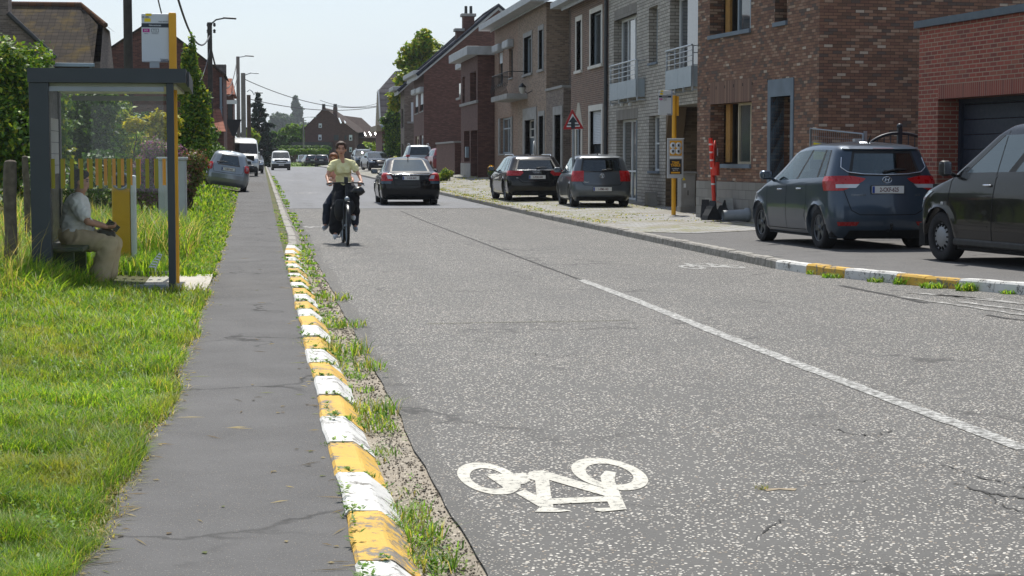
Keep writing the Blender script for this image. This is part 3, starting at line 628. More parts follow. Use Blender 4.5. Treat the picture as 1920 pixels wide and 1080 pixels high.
def wall_mesh(mb, u0, u1, z0, z1, ops, D=.3, back=True, zt=None):
    """front at local y=0 with openings (u0,u1,z0,z1,depth); zt optional function top(u)"""
    us = sorted({u0, u1, *[o[0] for o in ops], *[o[1] for o in ops]}); zs = sorted({z0, z1, *[o[2] for o in ops], *[o[3] for o in ops]})
    us = [u for u in us if u0 <= u <= u1]; zs = [z for z in zs if z0 <= z <= z1]
    for a, b in zip(us, us[1:]):
        for c, d in zip(zs, zs[1:]):
            m, n = (a + b) / 2, (c + d) / 2
            if any(o[0] < m < o[1] and o[2] < n < o[3] for o in ops): continue
            mb.face([(a, 0, c), (b, 0, c), (b, 0, d), (a, 0, d)], [(a, c), (b, c), (b, d), (a, d)])
    for o in ops:
        a, b, c, d, e = o[:5]; a, b, c, d = max(a, u0), min(b, u1), max(c, z0), min(d, z1)
        mb.face([(a, 0, c), (a, 0, d), (a, e, d), (a, e, c)], [(0, c), (0, d), (e, d), (e, c)]); mb.face([(b, 0, c), (b, e, c), (b, e, d), (b, 0, d)], [(0, c), (e, c), (e, d), (0, d)])
        mb.face([(a, 0, d), (b, 0, d), (b, e, d), (a, e, d)]); mb.face([(a, 0, c), (a, e, c), (b, e, c), (b, 0, c)])
    if back:
        mb.face([(u1, 0, z0), (u1, D, z0), (u1, D, z1), (u1, 0, z1)], [(u1, z0), (u1 + D, z0), (u1 + D, z1), (u1, z1)])
        mb.face([(u0, D, z0), (u0, 0, z0), (u0, 0, z1), (u0, D, z1)], [(u0 - D, z0), (u0, z0), (u0, z1), (u0 - D, z1)])
        mb.face([(u0, D, z0), (u0, D, z1), (u1, D, z1), (u1, D, z0)], [(u0, z0), (u0, z1), (u1, z1), (u1, z0)])
        mb.face([(u0, 0, z1), (u1, 0, z1), (u1, D, z1), (u0, D, z1)])
class House:
    def __init__(s, name, label, cat, o, rz, group=None):
        s.e = thing(name, label, cat, o, rz, group); s.o = Vector(o); s.c, s.s = math.cos(rz), math.sin(rz); s.z0 = o[2]
        s.ux = Vector((s.c, s.s, 0)); s.n = Vector((-s.s, s.c, 0))
    def px(s, x, y, d=0.0):          # photo pixel -> (u, z) on the plane local y = d
        p = plane_hit(x, y, s.o + s.n * d, s.n) - s.o; return p.dot(s.ux), p.z
    def u(s, x, d=0.0): return s.px(x, 297, d)[0]
    def z(s, x, y, d=0.0): return s.px(x, y, d)[1]
    def part(s, name, mb, m, label=None, parent=None):
        o = mb.build(name, m, parent or s.e)
        if label: o['label'] = label
        return o
    def box(s, name, a, b, m, bev=0.0, parent=None, label=None): return s.part(name, MB().b2(a, b, bev), m, label, parent)
    def win(s, a, b, c, d, e, fm=None, pane=None, mull=(), trans=(), fw=.06, name='window', sill=None, sd=.06, sh=.07, so=.06, curtain=False):
        """framed window in an opening at depth e; mull = fractions along u, trans = fractions along z"""
        fm = fm or M_pvc; mb = MB(); y0, y1 = e - .07, e
        mb.b2((a, y0, c), (a + fw, y1, d)); mb.b2((b - fw, y0, c), (b, y1, d)); mb.b2((a + fw, y0, d - fw), (b - fw, y1, d)); mb.b2((a + fw, y0, c), (b - fw, y1, c + fw))
        for f in mull: u = a + (b - a) * f; mb.b2((u - fw * .6, y0 + .004, c + fw), (u + fw * .6, y1, d - fw))
        for f in trans: z = c + (d - c) * f; mb.b2((a + fw, y0 + .008, z - fw * .4), (b - fw, y1, z + fw * .4))
        w = s.part(name, mb, fm); p = MB(); p.b2((a + fw * .5, e - .03, c + fw * .5), (b - fw * .5, e - .012, d - fw * .5)); s.part('pane', p, pane or G_win, parent=w)
        if sill is not None: s.box('sill', (a - so, -sd, c - sh), (b + so, e - .01, c), sill, .004, parent=w)
        return w
    def surround(s, a, b, c, d, m, w=.16, pr=.03, e=.2, sill=True, parent=None):
        mb = MB(); mb.b2((a - w, -pr, c), (a, e, d + w)); mb.b2((b, -pr, c), (b + w, e, d + w)); mb.b2((a, -pr, d), (b, e, d + w))
        if sill: mb.b2((a - w - .05, -pr - .05, c - .1), (b + w + .05, e, c))
        return s.part('surround', mb, m, parent=parent)
def gable_roof(h, u0, u1, D, ze, zr, m, ov=.35, ovs=.1, th=.14, edge=None, f=.5):
    """ridge parallel to the street; returns roof object"""
    mb = MB(); yr_ = D * f; a, b = u0 - ovs, u1 + ovs
    k = (zr - ze) / yr_; k2 = (zr - ze) / (D - yr_)
    P_ = [(-ov, ze - k * ov), (yr_, zr), (D + ov, ze - k2 * ov)]; sl = math.hypot(yr_ + ov, zr - ze + k * ov)
    mb.mi = 0; mb.face([(a, P_[0][0], P_[0][1] + th), (b, P_[0][0], P_[0][1] + th), (b, P_[1][0], P_[1][1] + th), (a, P_[1][0], P_[1][1] + th)], [(a, 0), (b, 0), (b, sl), (a, sl)])
    mb.face([(b, P_[2][0], P_[2][1] + th), (a, P_[2][0], P_[2][1] + th), (a, P_[1][0], P_[1][1] + th), (b, P_[1][0], P_[1][1] + th)], [(b, 0), (a, 0), (a, sl), (b, sl)])
    mb.mi = 1
    mb.face([(a, P_[0][0], P_[0][1]), (a, P_[1][0], P_[1][1]), (b, P_[1][0], P_[1][1]), (b, P_[0][0], P_[0][1])]); mb.face([(b, P_[2][0], P_[2][1]), (b, P_[1][0], P_[1][1]), (a, P_[1][0], P_[1][1]), (a, P_[2][0], P_[2][1])])
    for x in (a, b):
        for p, q in ((P_[0], P_[1]), (P_[1], P_[2])): mb.face([(x, p[0], p[1]), (x, q[0], q[1]), (x, q[0], q[1] + th), (x, p[0], p[1] + th)])
    for p in (P_[0], P_[2]): mb.face([(a, p[0], p[1]), (b, p[0], p[1]), (b, p[0], p[1] + th), (a, p[0], p[1] + th)])
    ob = h.part('roof', mb, [m, edge or M_gut])
    for x in (a, b):
        vt = MB(); vt.tube([(x, P_[0][0], P_[0][1] + th), (x, P_[1][0], P_[1][1] + th + .02), (x, P_[2][0], P_[2][1] + th)], max(.08, th * .45), 6); h.part('verge_tiles', vt, m, parent=ob)
    rb = MB(); n = int((b - a) / .4)
    for i in range(n): rb.cyl((a + (b - a) * i / n, yr_, zr + th + .02), (a + (b - a) * (i + .96) / n, yr_, zr + th + .03), .11, .10, 8)
    h.part('ridge', rb, m, parent=ob); return ob
def gable_ends(mb, u0, u1, D, ze, zr, f=.5):
    for u, sgn in ((u0, -1), (u1, 1)):
        pts = [(u, 0, ze), (u, D, ze), (u, D * f, zr)]; mb.face(pts if sgn > 0 else pts[::-1], [(q[1] + u, q[2]) for q in (pts if sgn > 0 else pts[::-1])])
def pipe(h, name, u, y, z0, z1, m, r=.05):
    mb = MB(); mb.tube([(u, y, z0), (u, y, z1)], r, 10)
    z = z0 + .6
    while z < z1: mb.box((u, y + r * .4, z), (r * 3, r * 1.6, .03)); z += 1.6
    return h.part(name, mb, m)
RZ = R(-90); XF = 11.25
# ---------------------------------------------------------------- multi-coloured brick house (under construction)
pf = G(1306, 405, .14); pn = P(1532, 441, 3400 / 94.4)
ang = math.atan2(pn.y - pf.y, pn.x - pf.x); Ln = math.hypot(pn.x - pf.x, pn.y - pf.y)
H = House('brick_house', 'new house of mixed brown brick with bluestone sills, still without a front door', 'house', (pf.x, pf.y, 0), ang)
def opn(h, xl, yt, xr, yb_, e, d=0.0):
    a, zt = h.px(xl, yt, d); b, zb = h.px(xr, yb_, d); return (a, b, zb, zt, e)
w1 = opn(H, 1331, 20, 1407.6, 53, .34); w1 = (w1[0], w1[1], w1[2], w1[2] + 1.75, .34)
w2 = opn(H, 1453, 20, 1475.5, 38.5, .34); w2 = (w2[0], w2[1], w2[2], w2[2] + 1.75, .34)
w3 = opn(H, 1332, 196, 1408, 308, .34); dr = opn(H, 1446, 182, 1481, 400, .7); dr = (dr[0], dr[1], .16, dr[3], .7)
ZT = 7.6; mb = MB(); wall_mesh(mb, 0, Ln, .98, ZT, [w1, w2, w3, (dr[0], dr[1], .98, dr[3], .7)], 9.5); H.part('wall', mb, B_multi)
zp = H.z(1330, 355); mb = MB(); wall_mesh(mb, -.012, Ln + .012, -.2, .975, [(dr[0], dr[1], .16, .975, .7)], 9.4, True)
for v in range(len(mb.v)): mb.v[v] = (mb.v[v][0], mb.v[v][1] - .012, mb.v[v][2])
H.part('plinth', mb, brick('plinth_blocks', [(0, '85827c'), (.4, '7b7872'), (.7, '8d8a84')], '6c6963', .4, .2, .012, .004, .3))
for w in (w1, w3):
    um = w[0] + (w[1] - w[0]) * .42
    H.box('timber_jamb', (w[0] + .22, .30, w[2] + .04), (w[0] + .50, .36, w[3]), M_wood); wn_o = H.win(um, w[1], w[2], w[3], .34, M_pvcgrey if w is w1 else M_cream, G_win if w is w1 else G_lace, (.52,), (), .055)
    H.box('sill', (w[0] - .03 if w is w1 else w[0] + .12, -.05, w[2] - .09), (w[1] + .02, .33, w[2]), M_stone, .004)
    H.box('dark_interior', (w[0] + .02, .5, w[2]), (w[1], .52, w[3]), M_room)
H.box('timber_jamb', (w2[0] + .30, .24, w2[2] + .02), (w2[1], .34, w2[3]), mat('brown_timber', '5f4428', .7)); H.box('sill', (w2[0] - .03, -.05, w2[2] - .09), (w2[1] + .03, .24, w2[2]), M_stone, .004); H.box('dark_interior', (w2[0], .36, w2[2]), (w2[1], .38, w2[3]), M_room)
mb = MB(); a, b = dr[0], dr[1]; mb.b2((a - .155, -.02, .14), (a, .3, dr[3] + .36)); mb.b2((b, -.02, .14), (b + .155, .3, dr[3] + .36)); mb.b2((a, -.02, dr[3]), (b, .3, dr[3] + .36)); H.part('door_surround', mb, M_stone)
mb = MB(); mb.b2((a + .42, .45, .16), (a + .56, .55, dr[3])); mb.b2((b - .2, .5, .16), (b, .6, dr[3])); mb.b2((a + .56, .46, dr[3] - .30), (b - .2, .54, dr[3] - .2)); H.part('timber_frame', mb, M_wood)
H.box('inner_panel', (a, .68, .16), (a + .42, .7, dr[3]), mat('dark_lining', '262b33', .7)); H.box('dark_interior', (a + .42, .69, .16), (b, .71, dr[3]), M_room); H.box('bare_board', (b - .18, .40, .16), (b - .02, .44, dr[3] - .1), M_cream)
s0 = w3; mb = MB(); mb.b2((s0[0] - .02, -.003, s0[3]), (s0[1], .1, s0[3] + .5)); H.part('soldier_course', mb, B_sold)
for xs, ys in (((1327, 167), (1410, 156.5)), ((1439, 151.5), (1487, 148))):
    (ua, za), (ub, zb) = H.px(*xs), H.px(*ys)
    for i in range(6 if xs[0] < 1400 else 4): f = i / (5 if xs[0] < 1400 else 3); u, z = ua + (ub - ua) * f, za + (zb - za) * f; H.box('air_vent', (u - .012, -.004, z - .035), (u + .03, .02, z + .035), M_black)
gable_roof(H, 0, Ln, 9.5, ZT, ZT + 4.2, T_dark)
# ---------------------------------------------------------------- garage annex, right edge
pg = P(1718, 451, 31.4); VPx = 170; dirc = (RT * ((960 - VPx) / FPX) - HF); dirc = Vector((dirc.x, dirc.y, 0)).normalized()
K = House('garage', 'low red brick garage with pale joints and a navy sectional door', 'garage', (pg.x, pg.y, 0), math.atan2(dirc.y, dirc.x))
zt = K.z(1718, 41); zd = K.z(1757, 186); ud = K.u(1757)
mb = MB(); wall_mesh(mb, 0, 7.5, -.1, zt - .12, [(ud, 6.2, -.1, zd, .42)], 6.5); K.part('wall', mb, B_red2)
mb = MB(); mb.b2((ud - .0, -.004, zd), (6.2, .08, zd + .23)); K.part('soldier_course', mb, B_soldred)
K.box('parapet_cap', (-.09, -.07, zt - .12), (7.6, 6.6, zt), mat('zinc_cap', '3f4d59', .45, .3))
mb = MB(); mb.b2((ud, .38, -.1), (ud + .09, .46, zd)); mb.b2((6.11, .38, -.1), (6.2, .46, zd)); mb.b2((ud + .09, .38, zd - .07), (6.11, .46, zd)); K.part('door_frame', mb, M_navy)
mb = MB(); z = -.1
while z < zd - .07: mb.b2((ud + .09, .43, z), (6.11, .47, min(z + .245, zd - .07)), .012); z += .25
dd = K.part('sectional_door', mb, M_navy); K.box('handle', (3.6, .40, .8), (3.75, .43, .84), M_dark, .005, dd)
# ---------------------------------------------------------------- pale brick house with steel balconies
y6a = plane_hit(1140.5, 297, (XF, 0, 0), Vector((1, 0, 0))).y; y6b = pf.y - .35
H = House('brick_house', 'pale grey brick house with two steel French balconies above a porch', 'house', (XF, y6a, 0), RZ); Wd = y6a - y6b
d1 = opn(H, 1151, 40, 1193, 190, .30); d1 = (d1[0], d1[1], d1[2] + .25, d1[3], .30); d2 = opn(H, 1256.5, 3, 1293, 160, .30); d2 = (d2[0], Wd - .25, d1[2], d1[3], .3)
n1 = opn(H, 1217, 15, 1232.5, 115.5, .30); g1 = opn(H, 1156, 226, 1194.5, 375, .30); g1 = (g1[0], g1[1], .2, g1[3], .3); g2 = opn(H, 1217, 218, 1236, 321, .26)
pu, pz = H.px(1262, 199); po = (H.u(1248), Wd - .02, .1, pz, 1.6)
mb = MB(); wall_mesh(mb, 0, Wd, -.1, 7.3, [d1, d2, n1, g1, g2, po], 9); H.part('wall', mb, B_pale)
mb = MB(); a, b = po[0], po[1]; mb.b2((a + .004, .2, .1), (b - .1, 1.58, .12)); mb.b2((a, 1.59, .1), (b, 1.61, pz)); mb.b2((a + .002, .004, .1), (a + .012, 1.6, pz)); H.part('porch_lining', mb, brick('brick_porch', [(0, '5f4e3a'), (.4, '6b5842'), (.7, '544533')], '7a6a52', .29, .094, .014, .008, .1))
mb = MB(); mb.prism([(a - .0, pz), (a + .42, pz), (a, pz - .95)], .002, .5, Matrix.Rotation(R(90), 4, 'X') @ Matrix.Scale(-1, 4, (0, 0, 1))); H.part('corbel', mb, mat('corbel_brick', '6b5842', .9, bump=.01))
H.box('porch_door', (a + .5, 1.52, .12), (b - .3, 1.585, 2.2), mat('brown_door', '3d2f24', .5), .01)
for d_ in (d1, d2):
    win = H.win(d_[0] + .25, d_[1], d_[2] - .05, d_[3], .28, M_pvc, G_win, (.30, .62), (), .07, 'balcony_door')
    H.box('soldier_course', (d_[0] + .1, -.004, d_[3]), (d_[1], .1, d_[3] + .3), B_soldpale)
for rail, pt_, pb_ in ((((1143.5, 124.5), (1193, 112.6)), (1146, 157.5), (1146, 189)), (((1248.5, 96.5), (1297, 83)), (1250, 133), (1250, 169.5))):
    dd = -.28; (ua, zr_), (ub, _) = H.px(*rail[0], dd), H.px(*rail[1], dd); zt_, zb_ = H.z(*pt_, dd), H.z(*pb_, dd)
    mb = MB(); mb.tube([(ua - .04, dd, zr_), (ub + .04, dd, zr_)], .025, 8)
    for i in range(1, 4): z = zt_ + (zr_ - zt_) * i / 4; mb.tube([(ua, dd, z), (ub, dd, z)], .012, 6)
    for i in range(4):
        u = ua + (ub - ua) * i / 3; mb.b2((u - .02, dd + .01, zb_ - .12), (u + .02, dd + .05, zr_)); mb.b2((u - .02, dd + .05, zb_ - .10), (u + .02, 0, zb_ - .06))
    for u in (ua, ub):
        for z in (zt_ + .02, zr_ - .02): mb.tube([(u, dd, z), (u, 0, z)], .014, 6)
    bal = H.part('balcony', mb, M_rail)
    mb = MB(); n = 3 if rail[0][0] < 1200 else 2
    for i in range(n): mb.b2((ua + (ub - ua) * i / n + .008, dd - .012, zb_), (ua + (ub - ua) * (i + 1) / n - .008, dd + .008, zt_))
    for u in (ua, ub): mb.b2((u - .006, dd + .01, zb_), (u + .006, -.02, zt_))
    H.part('balcony_panel', mb, M_alu, parent=bal)
H.win(n1[0] + .1, n1[1], n1[2], n1[3], .28, M_pvcgrey, paneglass('blind_pane', '34373a', .2), (), (), .05, sill=M_stone, so=.05)
w_ = H.win(g1[0] + .12, g1[1] - .38, g1[2], g1[3], .26, M_pvc, G_lace, (.5,), (.36,), .07, 'french_door'); H.box('open_leaf', (g1[1] - .36, .03, g1[2]), (g1[1] - .31, .26, g1[3] - .05), M_pvcgrey)
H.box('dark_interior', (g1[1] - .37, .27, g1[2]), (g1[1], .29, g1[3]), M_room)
H.box('soldier_course', (g1[0] - .05, -.004, g1[3]), (g1[1] + .1, .1, g1[3] + .32), B_soldpale)
H.win(g2[0] + .1, g2[1], g2[2], g2[3], .24, M_pvc, G_win, (), (.5,), .06, sill=M_stone)
for i in range(3): H.part('wall_lamp', MB().box((H.u(1152 + i * 16), -.05, H.z(1152 + i * 16, 196)), (.12, .1, .1), None, .02), M_pvc)
gable_roof(H, 0, Wd, 9, 7.3, 11, T_dark)
# ---------------------------------------------------------------- brown striped brick house
y5a = plane_hit(1070.5, 297, (XF, 0, 0), Vector((1, 0, 0))).y
H = House('brick_house', 'dark brown brick house with broad white joints and white stone window surrounds', 'house', (XF, y5a, 0), RZ); Wd = y5a - y6a - .004
a1 = opn(H, 1081.5, 41, 1090.5, 131, .22); a2 = opn(H, 1108, 27, 1128.5, 119, .22); a3 = opn(H, 1107, 209, 1129, 289, .22); a4 = opn(H, 1081, 243, 1091, 300, .22); a4 = (a4[0], a4[1], .5, a4[3], .22)
mb = MB(); wall_mesh(mb, 0, Wd, -.1, 7.15, [a1, a2, a3, a4], 9); H.part('wall', mb, B_brown)
for q in (a1, a2):
    w_ = H.win(q[0], q[1], q[2], q[3], .2, M_pvcgrey, G_lace, (.55,) if q is a2 else (), (), .05); H.surround(*q[:4], M_white, .17, .03, .19)
w_ = H.win(a3[0], a3[1], a3[2], a3[3], .2, M_dark, G_win, (), (), .05); H.surround(*a3[:4], M_white, .2, .04, .19, False)
mb = MB(); z = a3[2] + .35
while z < a3[3]: mb.b2((a3[0] + .05, .09, z), (a3[1] - .05, .12, min(z + .05, a3[3])), .01); z += .055
H.part('roller_shutter', mb, M_shut, parent=w_)
mb = MB(); mb.b2((a4[0], .14, a4[2]), (a4[1], .2, a4[3])); H.part('white_door', mb, M_pvc); H.surround(*a4[:4], M_white, .15, .04, .13, False)
gable_roof(H, 0, Wd, 9, 7.15, 10.8, T_dark)
H.box('gutter', (-1.0, -.62, 7.0), (Wd - .02, -.02, 7.22), M_gut, .01)
pipe(H, 'downpipe', Wd - .12, -.07, .1, 6.8, mat('dark_downpipe', '33373a', .5), .06)
# ---------------------------------------------------------------- twin tan houses under one white gutter
y4a = plane_hit(927.5, 297, (XF, 0, 0), Vector((1, 0, 0))).y; y4m = plane_hit(971, 297, (XF, 0, 0), Vector((1, 0, 0))).y
y4c = plane_hit(1024, 297, (XF, 0, 0), Vector((1, 0, 0))).y
H = House('brick_house', 'tan brick terraced house with a wall lantern and grey stone garage surround', 'house', (XF, y4m, .2), RZ); Wd = y4m - y5a - .004; uc = y4m - y4c
b1 = opn(H, 983, 72, 997, 136, .25); b2 = opn(H, 1011, 58, 1018.5, 129, .2); b3 = opn(H, 985, 226, 1003.5, 330, .3); b3 = (b3[0], b3[1], 0, b3[3], .3); b4 = opn(H, 1011, 218, 1020, 300, .2); b5 = opn(H, 1041, 216, 1053, 330, .4); b5 = (b5[0], b5[1], 0, b5[3], .4)
mb = MB(); ztp = 7.5; zl = H.z(1040, 168)
wall_mesh(mb, 0, uc, -.4, ztp, [b1, b2, b3, b4], 9); H.part('wall', mb, B_tan)
ur = H.u(1056); mb = MB(); wall_mesh(mb, uc + .003, ur, -.4, zl, [b5], 3); mb.b2((ur + .003, .95, -.4), (Wd, 8, ztp - .3)); mb.b2((uc + .003, .9, zl), (ur, 8, ztp - .3)); H.part('recessed_wall', mb, B_old)
H.box('ledge', (uc + .003, -.06, zl), (ur, .88, zl + .1), M_grey, .01)
for q, mm in ((b1, (.45,)), (b2, ())): H.win(*q[:4], q[4] - .02, M_pvcgrey, G_lace, mm, (), .06); H.surround(*q[:4], M_grey, .2, .03, q[4] - .04)
mb = MB(); mb.b2((b3[0], .2, 0), (b3[1], .27, b3[3] - .75)); gd = H.part('garage_door', mb, M_door); H.win(b3[0], b3[1], b3[3] - .75, b3[3], .26, M_white, G_win, (.5,), (.5,), .05, 'fanlight'); H.surround(*b3[:4], M_grey, .5, .05, .19, False)
H.win(*b4[:4], .18, M_dark, G_lace, (), (), .05); H.surround(*b4[:4], M_grey, .2, .03, .16)
H.box('front_door', (b5[0], .3, 0), (b5[1], .38, b5[3]), M_door, .01); H.surround(*b5[:4], M_grey, .32, .05, .29, False)
ul, zl_ = H.px(998, 170); mb = MB(); mb.lathe([(.02, .18), (.16, .02), (.17, 0), (.02, 0)], Matrix.Translation((ul, -.42, zl_ + .14)), 8); mb.tube([(ul, 0, zl_ + .0), (ul, -.22, zl_ - .12), (ul, -.40, zl_ + .05)], .018, 6); lp = H.part('wall_lantern', mb, M_iron)
mb = MB(); mb.lathe([(.05, -.26), (.12, -.16), (.14, 0)], Matrix.Translation((ul, -.42, zl_ + .13)), 8); H.part('lantern_glass', mb, mat('frosted_glass', 'a9aaa5', .4), parent=lp)
gable_roof(H, 0, Wd, 9, ztp, 10.3, T_grey, .2)
H.box('gutter', (-.001, -.72, ztp - .03), (uc + .6, -.06, ztp + .24), M_gut, .01); pipe(H, 'downpipe', H.u(1052, .9), .84, zl + .1, ztp, M_zinc, .06)
H = House('brick_house', 'tan brick terraced house with shuttered window and curly iron balcony', 'house', (XF, y4a, .3), RZ); Wd = y4a - y4m - .004
c1 = opn(H, 935, 100, 942.5, 157, .2); c2 = opn(H, 954.5, 92, 961.5, 145, .2); c3 = opn(H, 939, 222, 959, 288, .2)
mb = MB(); ztp = 7.4; wall_mesh(mb, 0, Wd, -.4, ztp, [c1, c2, c3], 9); H.part('wall', mb, B_tan2)
for q in (c1, c2):
    w_ = H.win(*q[:4], .18, M_dark, G_win, (), (), .06, sill=M_grey); H.box('shutter_box', (q[0] - .35, -.3, q[3]), (q[1] + .3, .02, q[3] + .36), M_gut, .06, w_)
H.box('shutter_slats', (c1[0] + .05, .05, c1[3] - .5), (c1[1] - .05, .08, c1[3]), M_shut)
H.win(*c3[:4], .18, M_pvcgrey, G_lace, (.5,), (.7,), .08, sill=M_grey, so=.5)
for sgn in (0, 1):
    u = c3[0] - .55 if sgn == 0 else c3[1] + .02; mb = MB(); mb.b2((u, -.05, c3[2]), (u + .5, -.01, c3[3])); 
    for i in range(4): mb.b2((u + .04, -.065, c3[2] + .05 + i * (c3[3] - c3[2]) / 4), (u + .46, -.052, c3[2] + (i + .85) * (c3[3] - c3[2]) / 4))
    H.part('shutter', mb, M_grey)
ub0, zb0 = H.px(920.5, 192, -.9); ub1, _ = H.px(950, 189, -.9); H.box('balcony_slab', (max(ub0, -2.5), -.9, zb0), (ub1, 0, zb0 + .22), M_grey, .01)
mb = MB(); zr_ = zb0 + 1.15; u0_, u1_ = max(ub0, -2.5) + .06, ub1 - .05
mb.tube([(u0_, 0, zr_), (u0_, -.85, zr_), (u1_, -.85, zr_), (u1_, 0, zr_)], .02, 6)
for i in range(15):
    u = u0_ + (u1_ - u0_) * i / 14; mb.tube([(u, -.85, zb0 + .22), (u, -.93, zb0 + .45), (u, -.86, zb0 + .75), (u, -.85, zr_)], .014, 5)
    if i % 2 == 0: mb.tube([(u + .09 * math.cos(g), -.87, zb0 + .65 + .09 * math.sin(g)) for g in [k * .7 for k in range(9)]], .01, 4)
H.part('balcony_railing', mb, M_iron)
gable_roof(H, 0, Wd, 9, ztp, 10.2, T_grey, .2); H.box('gutter', (-.5, -.72, ztp - .03), (Wd - .001, -.06, ztp + .24), M_gut, .01)
# ---------------------------------------------------------------- narrow projecting red house
y3 = plane_hit(895.7, 297, (10.45, 0, 0), Vector((1, 0, 0))).y; y3b = plane_hit(864.6, 297, (10.45, 0, 0), Vector((1, 0, 0))).y
H = House('brick_house', 'narrow red brick house jutting out under a boxy white eave', 'house', (10.45, y3b, .35), RZ); Wd = y3b - y3
e1 = opn(H, 867, 145, 871.5, 192, .3); e2 = opn(H, 881.5, 137, 893, 188, .35); e3 = opn(H, 870, 246, 880.5, 303, .6); e4 = opn(H, 882.5, 245, 895, 335, .8); e4 = (e4[0], Wd - .1, -.1, e4[3], .8)
ztp = H.z(895.7, 103); mb = MB(); wall_mesh(mb, 0, Wd, -.4, ztp, [e1, e2, e3, e4], 8.5); H.part('wall', mb, B_red)
H.win(*e1[:4], .28, M_dark, G_win, (), (), .06); H.win(e2[0] + (e2[1] - e2[0]) * .5, e2[1], e2[2], e2[3], .30, M_pvc, G_win, (.5,), (), .09, sill=M_grey)
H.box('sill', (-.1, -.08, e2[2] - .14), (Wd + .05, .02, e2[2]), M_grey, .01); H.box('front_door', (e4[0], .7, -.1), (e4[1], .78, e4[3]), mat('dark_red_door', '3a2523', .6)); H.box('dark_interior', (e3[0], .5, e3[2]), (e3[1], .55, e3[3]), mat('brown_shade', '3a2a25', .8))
H.box('plinth', (-.03, -.03, -.4), (e4[0] - .02, .02, H.z(870, 306)), M_grey, .01); H.box('letter_box', (e3[1] - .35, -.2, e3[2] + .2), (e3[1] - .02, -.02, e3[2] + .75), M_zinc, .03)
H.box('eave', (-.9, -.55, ztp + .003), (Wd + .25, 1.0, ztp + .42), M_gut, .02)
mb = MB(); mb.idx([(-.9, .9, ztp + .4), (Wd + .2, .9, ztp + .4), (Wd + .2, 4.5, ztp + 2.6), (-.9, 4.5, ztp + 2.6), (Wd + .2, 8.5, ztp + .4), (-.9, 8.5, ztp + .4)], [(0, 1, 2, 3), (3, 2, 4, 5), (1, 4, 2), (0, 3, 5)]); H.part('roof', mb, T_orange)
pipe(H, 'downpipe', Wd + .06, .95, 0, ztp, M_zinc, .05); H.box('gate_post', (Wd + .05, 1.0, -.4), (Wd + .3, 1.4, H.z(905, 258, .9)), M_white, .01)
yw = plane_hit(843, 297, (11.6, 0, 0), Vector((1, 0, 0))).y; mb = MB(); zt2 = H.z(850, 125); dy = 1.0
q1 = opn(H, 857, 157, 864, 182, .2, 1.1)
mb2 = MB(); wall_mesh(mb2, -7.5, -.003, -.4, zt2, [q1], 7); 
for i in range(len(mb2.v)): mb2.v[i] = (mb2.v[i][0], mb2.v[i][1] + 1.1, mb2.v[i][2])
H.part('side_wing_wall', mb2, B_red); H.box('wing_eave', (-7.6, .5, zt2 + .003), (-.91, 8, zt2 + .3), M_gut, .01); H.box('window', (q1[0], 1.22, q1[2]), (q1[1], 1.27, q1[3]), G_win); H.box('sill', (q1[0] - .1, 1.03, q1[2] - .12), (q1[1] + .1, 1.12, q1[2]), M_grey); H.box('side_door', (H.u(857, .7), 1.02, -.3), (H.u(864, .7), 1.09, 1.9), M_door, .01)
# garden wall in front of the wing
pw = plane_hit(826, 328, (10.6, 0, 0), Vector((1, 0, 0))); y2w = plane_hit(856, 297, (10.6, 0, 0), Vector((1, 0, 0))).y
mb = MB(); zw0 = .3; mb.b2((10.5, y2w, 0), (11.0, pw.y + 1.5, 2.35)); o = mb.build('garden_wall', B_red); tag(o, 'low red brick garden wall with capstone beside the jutting house', 'wall')
mb = MB(); mb.b2((10.44, y2w - .05, 2.353), (11.06, pw.y + 1.55, 2.45)); mb.build('capstone', M_grey, o)
# ---------------------------------------------------------------- red gable house with chimneys
yA = plane_hit(795.3, 297, (XF, 0, 0), Vector((1, 0, 0))).y; yB = plane_hit(776, 297, (XF, 0, 0), Vector((1, 0, 0))).y
zE = plane_hit(795, 137, (XF, 0, 0), Vector((1, 0, 0))).z
pr = P(937, 17, P(795, 297, 1).dot(HF) * 0 + plane_hit(795.3, 297, (XF, 0, 0), Vector((1, 0, 0))).dot(HF)); hd = pr.x - XF; zR = pr.z
H = House('gable_house', 'tall dark red gable house with two chimneys and dark tiled roof', 'house', (XF, yB, .35), RZ); Wd = yB - yA; D2 = hd * 2; zE -= .35; zR -= .35
f1 = opn(H, 778.3, 179, 784, 212, .2); f2 = opn(H, 787.6, 176, 793.6, 208, .2); f3 = opn(H, 779, 256, 785, 290, .2); f4 = opn(H, 788, 254, 793.6, 290, .2)
mb = MB(); wall_mesh(mb, 0, Wd, -.5, zE, [f1, f2, f3, f4], D2); gable_ends(mb, 0, Wd, D2, zE, zR); H.part('wall', mb, B_red)
for q in (f1, f2):
    w_ = H.win(*q[:4], .18, M_dark, G_win, (), (), .1, sill=M_grey); H.box('shutter_box', (q[0] - .3, -.3, q[3]), (q[1] + .3, .1, q[3] + .4), M_gut, .08, w_); H.box('shutter_slats', (q[0] + .1, .04, q[2] + .5), (q[1] - .1, .08, q[3]), M_shut, 0, w_)
for q in (f3, f4): H.win(*q[:4], .18, M_pvc if q is f4 else M_cream, paneglass('bluish_pane', '26405c', .06) if q is f4 else G_win, (), (), .2)
gable_roof(H, 0, Wd, D2, zE, zR, T_dark, .5, .12, .3); H.box('gutter', (-.5, -.75, zE - .12), (Wd + .12, -.3, zE + .18), M_gut, .02)
pc = H.px(880, 60, hd * .62); ucn = pc[0]
